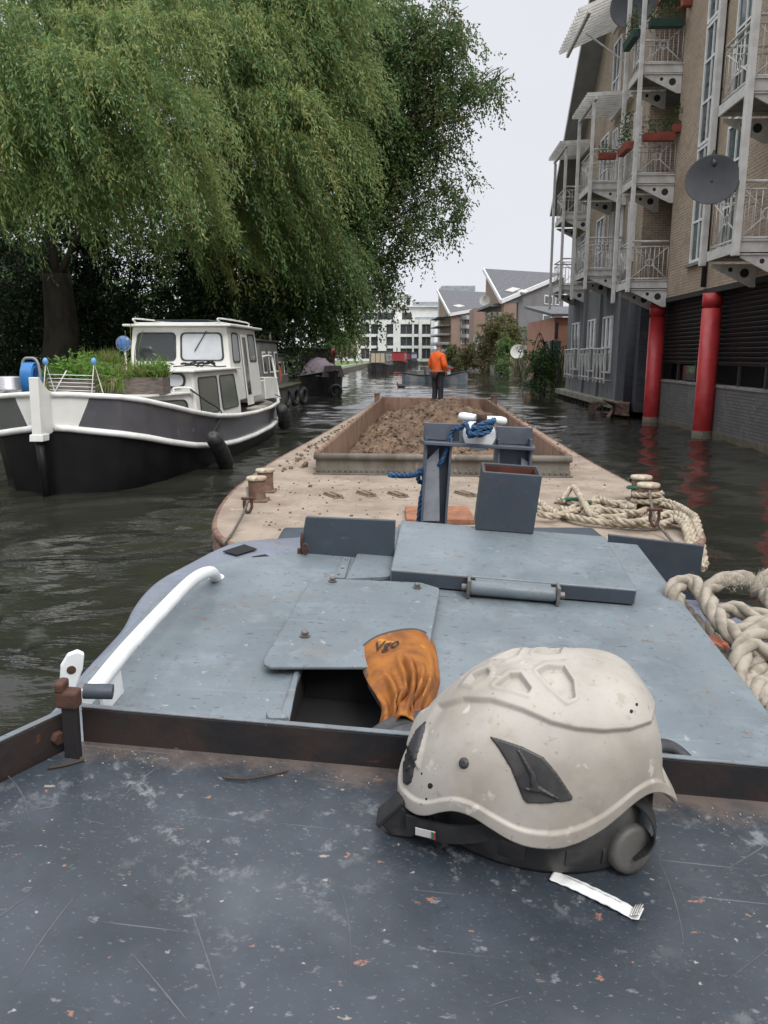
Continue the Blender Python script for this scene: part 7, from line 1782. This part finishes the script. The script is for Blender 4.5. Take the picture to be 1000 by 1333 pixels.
# ---- salmon brick house beyond the flats
sh_ = thing('brick_house', 'salmon brick house with a red column just beyond the white balconies', 'house', tuple(onz(735, 490, .7)))
YS = 43.0
def SP(x, y, d=0.): p = ony(x, y, YS); return A(p[0], YS + d, p[2])
a, b = SP(720, 472), SP(790, 413); mb = MB(); mb.span((a[0], YS, .7), (b[0], YS + 8, b[2])); obj('wall', mb, M['salmon'], sh_)
mb = MB(); mb.prism([A(a[0] - .25, YS - .3, b[2] + .02), A(b[0], YS - .3, b[2] + .02), A(b[0], YS + 8, b[2] + .9), A(a[0] - .25, YS + 8, b[2] + .9)], A(0, 0, .15)); obj('roof', mb, M['slate'], sh_)
for x0, x1 in ((722.5, 727),):
    a1, b1 = SP(x0, 441), SP(x1, 420); mb = MB(); mb.span((a1[0], YS - .06, a1[2]), (b1[0], YS - .002, b1[2])); f_ = obj('window', mb, M['pipe'], sh_)
    mb = MB(); mb.span((a1[0] + .04, YS - .075, a1[2] + .06), (b1[0] - .04, YS - .062, b1[2] - .06)); obj('pane', mb, M['darkwin'], f_)
p = SP(735, 470); mb = MB(); mb.lathe([(.17, .4), (.17, SP(735, 412)[2])], A(p[0], YS - 1.2, 0), None, 16); obj('column', mb, M['redcol'], sh_)
mb = MB()
for f in np.linspace(0, 1, 7): x = SP(728 + 14 * f, 470)[0]; mb.bar(A(x, YS - 1.6, .9), A(x, YS - 1.6, SP(735, 455)[2]), .05)
for y in (455, 468): z = SP(735, y)[2]; mb.bar(A(SP(727, y)[0], YS - 1.6, z), A(SP(743, y)[0], YS - 1.6, z), .06)
tag(obj('garden_railing', mb, M['offwhite']), 'white railing in front of the salmon brick house beside the grey render wall', 'railing')
mb = MB(); a, b = ony(684, 470, 60), ony(704, 455, 60); mb.span((a[0], 60, .3), (b[0], 61, b[2])); mb.span((a[0] - .25, 59.7, b[2] + .002), (b[0] + .2, 61.3, b[2] + .3)); tag(obj('garden_wall', mb, M['concrete']), 'grey garden wall with a pale flat coping between the dish and the ivy bush', 'wall')
mb = MB(); a = ony(721, 470, 41.5); mb.box(a, (.55, .5, 1.9)); mb.box(a + A(0, 0, 1.0), (.62, .57, .08)); tag(obj('water_butt', mb, mat('teal_plastic', (.05, .13, .13), .5)), 'teal plastic cabinet between the ivy bush and the white railing', 'cabinet')
for lab, x, y, Y, r_ in (('pale satellite dish on a pole, left of the two that stand side by side', 623, 441.5, 96, .62), ('pale satellite dish, upper right of the pair before the brick stair tower', 637.5, 435, 92, .62), ('weathered satellite dish low among the shrubs below the pair', 625, 453, 93, .55), ('pale satellite dish high beside the top balcony of the near house', 631, 391.5, 95, .62), ('big grey satellite dish standing over the bank wall beside the green trailing shrub', 674, 458, 64, .58)):
    c = ony(x, y, Y); dish(lab, c, r_, A(-.25, -1, .3), [c + A(.1, .25, 0), A(c[0] + .1, c[1] + .3, .7 if y > 400 else c[2] - 1.5)], 'dishpale', 'pale satellite dishes by the far houses')

# ============================================================= moored and moving boats
M['nb_black'] = mat('black_boat_paint', (.014, .013, .013), .5, c2=(.03, .026, .024), ns=3)
M['nb_dark'] = mat('dark_brown_cabin', (.035, .03, .028), .6, c2=(.05, .042, .038), ns=3)
M['nb_grey'] = mat('grey_green_cabin', (.13, .135, .12), .6, c2=(.09, .095, .085), ns=3)
M['nb_red'] = mat('red_cabin', (.33, .035, .04), .5, c2=(.24, .03, .035), ns=3)
M['nb_blue'] = mat('navy_cabin', (.03, .04, .08), .5); M['nb_cream'] = mat('cream_cabin', (.48, .40, .28), .6)
M['tarp'] = mat('dusty_mauve_tarp', (.27, .215, .235), .85, c2=(.2, .16, .175), ns=4, bump=[(6, .5, .05)])
M['moss'] = mat('mossy_edge', (.10, .095, .045), .95, c2=(.06, .07, .03), ns=8, bump=[(20, .5, .02)])
M['orange'] = mat('faded_orange_lifebuoy', (.52, .10, .045), .6, c2=(.42, .08, .04), ns=6)
def hull_boat(t, org, hd, L, beam, free, mk, bow=2.0, stern=.4, sheer=.35, rub='nb_black'):
    """tapered hull: hd points from stern to bow, org = stern centre at the water"""
    hd = nz(hd); sd_ = A(hd[1], -hd[0], 0); xs_ = np.linspace(0, L, 34)
    hb2 = np.minimum(1, np.sqrt(np.clip((L - xs_) / bow, 0, 1)) + .02) * np.minimum(1, .72 + xs_ / stern * .28) * beam / 2
    z = free + sheer * np.clip((xs_ - L + 1.8 * bow) / (1.8 * bow), 0, 1) ** 2
    F = lambda x, y, zz: org + hd * x + sd_ * y + A(0, 0, zz)
    mb = MB(); mb.grid(np.array([[F(x, -h * .85, -.3) for x, h in zip(xs_, hb2)], [F(x, -h, zz) for x, h, zz in zip(xs_, hb2, z)], [F(x, h, zz) for x, h, zz in zip(xs_, hb2, z)], [F(x, h * .85, -.3) for x, h in zip(xs_, hb2)]]), smooth=False, cu=True)
    mb.f.append([k * 34 for k in range(4)]); mb.m.append(0); mb.s.append(False); mb.f.append([k * 34 + 33 for k in range(4)]); mb.m.append(0); mb.s.append(False)
    h_ = obj('hull', mb, M[mk], t)
    mb = MB()
    for sg in (-1, 1): mb.tube([F(x, sg * (h + .02), zz - .02) for x, h, zz in zip(xs_, hb2, z)], .04, 6)
    obj('rubbing_strake', mb, M[rub], t)
    return F
def cabin(t, F, x0, x1, hw, z0, z1, mk, lean=.12, roofmk=None, nwin=4, winmk='glass', side=(-1, 1), wz=(.35, .8), endwin=True):
    mb = MB(); vs = [F(x, y * (1 if k == 0 else 1 - lean), z) for k, z in ((0, z0), (1, z1)) for x in (x0, x1) for y in (-hw, hw)]
    mb.add(vs, [(0, 1, 3, 2), (4, 6, 7, 5), (0, 4, 5, 1), (2, 3, 7, 6), (0, 2, 6, 4), (1, 5, 7, 3)]); c_ = obj('cabin', mb, M[mk], t, .03)
    mb = MB(); vs = [F(x, y * (1 - lean) * 1.05, z) for z in (z1 + .002, z1 + .07) for x in (x0 - .1, x1 + .1) for y in (-hw, hw)]
    mb.add(vs, [(0, 1, 3, 2), (4, 6, 7, 5), (0, 4, 5, 1), (2, 3, 7, 6), (0, 2, 6, 4), (1, 5, 7, 3)]); obj('roof', mb, M[roofmk or mk], t, .02)
    def sp(x, sg, f, o): return F(x, sg * (hw * (1 - lean * f) + o), z0 + (z1 - z0) * f)
    for sg in side:
        for k in range(nwin):
            a = x0 + (x1 - x0) * (k + .25) / nwin; b = x0 + (x1 - x0) * (k + .75) / nwin
            q = [sp(a, sg, wz[0], .006), sp(b, sg, wz[0], .006), sp(b, sg, wz[1], .006), sp(a, sg, wz[1], .006)]; n = nz(F(0, sg, 0) - F(0, 0, 0))
            mb = MB(); mb.prism(q, n * .015); w_ = obj('window', mb, M['framewhite'], c_)
            c = np.mean(q, 0); mb = MB(); mb.prism([c + (p - c) * .84 + n * .0155 for p in q], n * .004); obj('pane', mb, M[winmk], w_)
    return c_
def endpanel(t, F, x, hw, z0, z1, mk, sgn=1, nm='end_window', y0=-1, y1=1):
    mb = MB(); q = [F(x, hw * y0, z0), F(x, hw * y1, z0), F(x, hw * y1 * .94, z1), F(x, hw * y0 * .94, z1)]; d = nz(F(1, 0, 0) - F(0, 0, 0)) * sgn; mb.prism(q, d * .02); return obj(nm, mb, M[mk], t)
# grey boat with the lifebuoy, stern of it hidden by the cruiser
gb = thing('motor_barge', 'grey moored boat with mossy edge and an orange lifebuoy, just behind the cruiser', 'boat', (-4.7, 27.5, 0))
F = hull_boat(gb, A(-4.75, 31.3, 0), A(-.03, -1, 0), 8.2, 3.0, .98, 'nb_grey', 1.6, .6, .2, 'moss')
cabin(gb, F, .6, 3.2, 1.05, .9, 2.0, 'nb_grey', .1, 'nb_dark', 2); cabin(gb, F, 3.25, 6.6, 1.15, .9, 2.45, 'nb_grey', .12, 'nb_dark', 3)
mb = MB(); mb.box(F(.1, 0, 1.02), (2.7, .5, .12), np.stack([nz(F(0, 1, 0) - F(0, 0, 0)), nz(F(1, 0, 0) - F(0, 0, 0)), A(0, 0, 1)], 1)); obj('mossy_deck_edge', mb, M['moss'], gb, .03)
mb = MB(); mb.tube(spline([F(1.4, -.5, 2.1), F(1.3, -.45, 2.7), F(1.0, -.4, 2.9)], 4), .05, 8); obj('stove_pipe', mb, M['dishpale'], gb)
mb = MB(); c = ony(358, 489, 28.0); mb.tube([c + A(.16 * math.cos(a), .10 * math.cos(a), .40 * math.sin(a)) for a in np.linspace(0, 2 * PI, 25)[:-1]], .075, 8, closed=True)
tag(obj('lifebuoy', mb, M['orange']), 'faded orange horseshoe lifebuoy hung on the grey boat behind the cruiser', 'lifebuoy')
def tyre(label, c, n, r_=.3):
    n = nz(n); x = nz(np.cross(n, A(0, 0, 1))); y = np.cross(x, n); mb = MB(); mb.tube([c + r_ * (math.cos(a) * x + math.sin(a) * y) for a in np.linspace(0, 2 * PI, 21)[:-1]], r_ * .36, 9, closed=True)
    tag(obj('tyre_fender', mb, M['rubber']), label, 'tyre fender', 'tyre fenders on the moored boats')
for lab, x, y, Y in (('black tyre fender on the grey boat, nearest the cruiser stern', 373, 518, 27.5), ('black tyre fender on the grey boat, next to the mossy edge', 384, 516, 29.2), ('black tyre fender between the grey boat and the dark narrowboat', 395, 515, 30.6)): tyre(lab, ony(x, y, Y), A(1, -.3, 0), .27)
# dark narrowboat with the tarp
dn = thing('narrowboat', 'dark narrowboat with a mauve tarp over its bow, angled towards the canal', 'boat', tuple(ony(415, 500, 41)))
st_ = A(-6.5, 45.5, 0); bo = A(-2.45, 38.6, 0); Ld = np.linalg.norm(bo - st_)
F = hull_boat(dn, st_, bo - st_, Ld, 2.3, .95, 'nb_black', 1.4, .5, .3)
cabin(dn, F, .4, Ld - 1.9, .95, .9, 2.3, 'nb_dark', .1, 'nb_dark', 4, side=(1,))
mb = MB(); g = []
for i, x in enumerate(np.linspace(Ld - 1.9, Ld - .15, 9)):
    row = []
    for j, a in enumerate(np.linspace(-1, 1, 11)):
        hh = 1.9 - .45 * (i / 8.0) + .05 * math.sin(i * 2.1 + j); y = a * (.95 - .35 * (i / 8) ** 2); z = hh - .85 * abs(a) ** 2.2 + .04 * math.sin(3 * j + i); row.append(F(x, y, max(.95, z) if abs(a) < .95 else .98))
    g.append(row)
mb.grid(np.array(g)); tp = obj('tarp', mb, M['tarp'], dn, recalc=False); sd2 = tp.modifiers.new('thickness', 'SOLIDIFY'); sd2.thickness = .02
mb = MB(); mb.add([F(Ld - 1.88, -.9, .95), F(Ld - 1.88, .9, .95), F(Ld - 1.88, .8, 2.2), F(Ld - 1.88, -.8, 2.2)], [(0, 1, 2, 3)]); 
mb = MB(); mb.prism([F(Ld - .14, -.62, .95), F(Ld - .14, .62, .95), F(Ld - .18, .45, 1.5), F(Ld - .18, -.45, 1.5)], nz(bo - st_) * .03); obj('tarp_end', mb, M['tarp'], dn)
mb = MB(); mb.ball(ony(410, 487, 39.8), (.28, .28, .24), 10); tag(obj('sack', mb, mat('teal_sack', (.025, .06, .065), .8)), 'dark teal sack on the side of the dark narrowboat', 'sack')
mb = MB(); c = ony(434.5, 462, 39.5); mb.lathe([(.06, -.28), (.07, -.02), (.12, 0), (.15, .05), (.145, .18), (.11, .27), (.03, .31)], c, None, 14)
lampo = thing('lantern', 'small red capped lantern standing on the bow tarp of the dark narrowboat', 'lantern', c - A(0, 0, .28))
obj('lamp_body', mb, M['nb_red'], lampo); mb = MB(); mb.tube([c - A(0, 0, .62), c - A(0, 0, .27)], .05, 8); obj('stand', mb, M['nb_black'], lampo)
for lab, x, y, Y in (('black tyre fender at the very bow of the dark narrowboat', 437, 509, 38.5), ('black tyre fender low on the side near the bow of the dark narrowboat', 428, 511, 39.0)): tyre(lab, ony(x, y, Y), A(.3, -1, 0), .26)
# far narrowboats
def far_nb(label, px, py, hd, L, cabmk, hullmk='nb_black', frontmk='nb_cream'):
    org = onz(px, py, 0); t = thing('narrowboat', label, 'boat', org, 'narrowboats moored by the towpath')
    hd = nz(hd); F = hull_boat(t, org - hd * L, hd, L, 2.2, .9, hullmk, 2.0, .5, .3)
    cabin(t, F, .5, L - 2.4, .95, .85, 2.35, cabmk, .1, cabmk, 5, side=(1, -1)); 
    for y0, y1 in ((-.85, -.35), (-.25, .25), (.35, .85)): endpanel(t, F, L - 2.39, .86, 1.2, 2.15, frontmk, 1, 'end_window', y0, y1)
    mb = MB(); mb.tube([F(L - 4, .2, 2.4), F(L - 4, .2, 3.0)], .07, 8); obj('chimney', mb, M['nb_black'], t)
far_nb('grey green narrowboat with cream front windows moored by the grass', 490, 487.5, A(-.06, -1, 0), 16, 'nb_grey')
far_nb('red cabin narrowboat moored behind the grey green one', 517, 481, A(-.06, -1, 0), 17, 'nb_red', 'nb_black', 'nb_red')
far_nb('navy narrowboat furthest along the moorings', 527, 477.5, A(-.12, -1, 0), 15, 'nb_blue', 'nb_black', 'nb_red')
# two small workboats crossing
def F_(o, hd): pass
sk = thing('work_boat', 'low grey workboat with boxes on deck, left of the orange jacket', 'boat', tuple(onz(548, 496, 0)), 'workboats in mid canal')
a, b = onz(578, 496, 0), onz(524, 497, 0); F = hull_boat(sk, a, b - a, np.linalg.norm(b - a), 1.5, .5, 'balcony_blue', 1.0, .4, .2)
mb = MB(); mb.span((.4, -.5, .45), (1.9, .5, 1.15), F); mb.span((2.0, -.4, .45), (2.7, .4, .85), F); mb.span((.7, -.3, 1.151), (1.3, .3, 1.5), F); obj('deck_box', mb, M['nb_grey'], sk, .04)
sk2 = thing('work_boat', 'grey workboat with red and white deck gear, right of the orange jacket', 'boat', tuple(onz(590, 500, 0)), 'workboats in mid canal')
a, b = onz(572, 498, 0), onz(605, 500, 0); a = a + A(-.6, .8, 0); L2_ = np.linalg.norm(b - a); F = hull_boat(sk2, a, b - a, L2_, 1.6, .6, 'balcony_blue', .8, .4, .3)
mb = MB(); mb.span((.9, -.5, .55), (1.9, .5, 1.0), F); obj('deck_box', mb, M['whiterail'], sk2, .03); mb = MB(); mb.span((.85, -.55, 1.002), (2.2, .55, 1.14), F); obj('red_cover', mb, M['nb_red'], sk2, .02)
# duck
dk_ = onz(522, 504, 0); duck = thing('duck', 'small dark duck swimming left of the man in orange', 'duck', dk_)
M['duck'] = mat('brown_duck', (.05, .042, .035), .8)
mb = MB(); mb.tube(spline([dk_ + A(.26, 0, .12), dk_ + A(.2, 0, .08), dk_ + A(0, 0, .06), dk_ + A(-.14, 0, .08), dk_ + A(-.2, 0, .16), dk_ + A(-.22, 0, .25), dk_ + A(-.26, 0, .29)], 5), np.interp(np.linspace(0, 1, 31), [0, .1, .35, .55, .68, .8, .9, 1], [.01, .05, .11, .09, .045, .035, .05, .02]), 10); obj('body', mb, M['duck'], duck)
mb = MB(); mb.tube([dk_ + A(-.28, 0, .285), dk_ + A(-.345, 0, .27)], [.02, .01], 6); obj('bill', mb, mat('dull_yellow_bill', (.3, .2, .05), .6), duck)

# ============================================================= the man on the barge
M['hivis'] = mat('orange_hi_vis_cloth', (.80, .13, .018), .75, c2=(.66, .095, .015), ns=6, bump=[(12, .5, .02)])
M['reflect'] = mat('dull_reflective_tape', (.55, .22, .12), .5); M['trouser'] = mat('dark_navy_trousers', (.016, .017, .024), .85, c2=(.03, .03, .036), ns=9, bump=[(14, .4, .01)])
M['skin'] = mat('skin', (.42, .25, .18), .55); M['greyhair'] = mat('grey_hair', (.14, .13, .12), .9, c2=(.22, .21, .2), ns=30, bump=[(60, .5, .004)])
M['boot'] = mat('black_boot', (.015, .014, .013), .6)
ft0 = onz(569, 531, DZ)
man = thing('person', 'person in orange hi vis jacket and dark trousers standing at the far barge end', 'person', ft0)
def MP(x, y, z): return ft0 + A(x, y, z)      # he faces away, turned a little to the right
def skin_mesh(name, joints, edges, radii, m, root, sub=2):
    me = bpy.data.meshes.new(name); o0 = ft0
    me.from_pydata([tuple(np.asarray(p, float)) for p in joints], edges, []); ob = bpy.data.objects.new(name, me); COL.objects.link(ob)
    s = ob.modifiers.new('skin', 'SKIN'); s.use_smooth_shade = True
    for i, r in enumerate(radii): me.skin_vertices[0].data[i].radius = r if isinstance(r, tuple) else (r, r)
    me.skin_vertices[0].data[root].use_root = True
    u = ob.modifiers.new('smooth', 'SUBSURF'); u.levels = sub; u.render_levels = sub
    dg = bpy.context.evaluated_depsgraph_get(); dg.update(); ev = ob.evaluated_get(dg); m2 = bpy.data.meshes.new_from_object(ev)
    bpy.data.objects.remove(ob); m2.materials.clear(); m2.materials.append(m)
    m2.polygons.foreach_set('use_smooth', [True] * len(m2.polygons))
    o = bpy.data.objects.new(name, m2); COL.objects.link(o); o.parent = man; o.location = (0, 0, 0); WL[o.name] = ft0; return o
J = [(0, 0, .95), (0, -.01, 1.12), (0, 0, 1.32), (0, .01, 1.44), (0, .03, 1.53), (.005, .04, 1.60), (.01, .05, 1.70), (.01, .05, 1.77),
     (-.09, 0, .90), (-.10, .02, .48), (-.10, -.02, .09), (-.12, .12, .03), (.09, 0, .90), (.10, .03, .48), (.11, 0, .09), (.13, .14, .03),
     (-.19, 0, 1.40), (-.25, -.02, 1.13), (-.20, .14, .93), (-.17, .20, .89), (.19, 0, 1.40), (.26, 0, 1.13), (.20, .15, .93), (.17, .20, .89)]
E_ = [(0, 1), (1, 2), (2, 3), (3, 4), (4, 5), (5, 6), (6, 7), (0, 8), (8, 9), (9, 10), (10, 11), (0, 12), (12, 13), (13, 14), (14, 15), (3, 16), (16, 17), (17, 18), (18, 19), (3, 20), (20, 21), (21, 22), (22, 23)]
Rr = [(.15, .11), (.14, .10), (.16, .11), (.13, .09), .055, (.07, .08), (.078, .092), (.05, .06), .085, .058, .04, .035, .085, .058, .04, .035, .055, .042, .03, .025, .055, .042, .03, .025]
skin_mesh('body', J, E_, Rr, M['skin'], 0)
# fingers rest on the jacket hem: each its own short chain joined on the hand
JT = [(0, 0, .97), (-.095, 0, .90), (-.105, .02, .49), (-.105, -.015, .12), (.095, 0, .90), (.105, .03, .49), (.115, .005, .12)]
skin_mesh('trousers', JT, [(0, 1), (1, 2), (2, 3), (0, 4), (4, 5), (5, 6)], [(.165, .125), .105, .08, .072, .105, .08, .072], M['trouser'], 0)
sx9 = .86
JJ = [(0, 0, .88), (0, 0, 1.05), (0, -.01, 1.25), (0, 0, 1.40), (0, .02, 1.52), (-.17, 0, 1.42), (-.255, -.05, 1.17), (-.20, .13, 1.02), (.18, 0, 1.42), (.27, .0, 1.16), (.20, .16, 1.02)]
skin_mesh('jacket', JJ, [(0, 1), (1, 2), (2, 3), (3, 4), (3, 5), (5, 6), (6, 7), (3, 8), (8, 9), (9, 10)], [(.185, .16), (.18, .165), (.19, .16), (.16, .135), (.085, .085), .095, .08, .062, .095, .08, .062], M['hivis'], 0)
for z, r1, r2 in ((1.02, .197, .176),):
    mb = MB(); g = []
    for zz in (z - .025, z + .025): g.append([MP(r1 * math.cos(a), r2 * math.sin(a), zz) for a in np.linspace(0, 2 * PI, 29)[:-1]])
    mb.grid(np.array(g), cv=True); obj('reflective_band', mb, M['reflect'], man, recalc=False)
man.rotation_euler = (0, 0, math.radians(-48))
mb = MB(); mb.ball(MP(.01, .035, 1.715), (.086, .098, .088), 14); obj('hair', mb, M['greyhair'], man)
for sx_, y0 in ((-.10, 0), (.11, .02)): mb = MB(); mb.tube(spline([MP(sx_, y0 - .07, .06), MP(sx_, y0, .07), MP(sx_ * 1.1, y0 + .12, .045), MP(sx_ * 1.15, y0 + .19, .035)], 4), [.045, .05, .055, .055, .052, .05, .048, .046, .044, .042, .04, .036, .025], 10, flat=.9); obj('boot', mb, M['boot'], man)
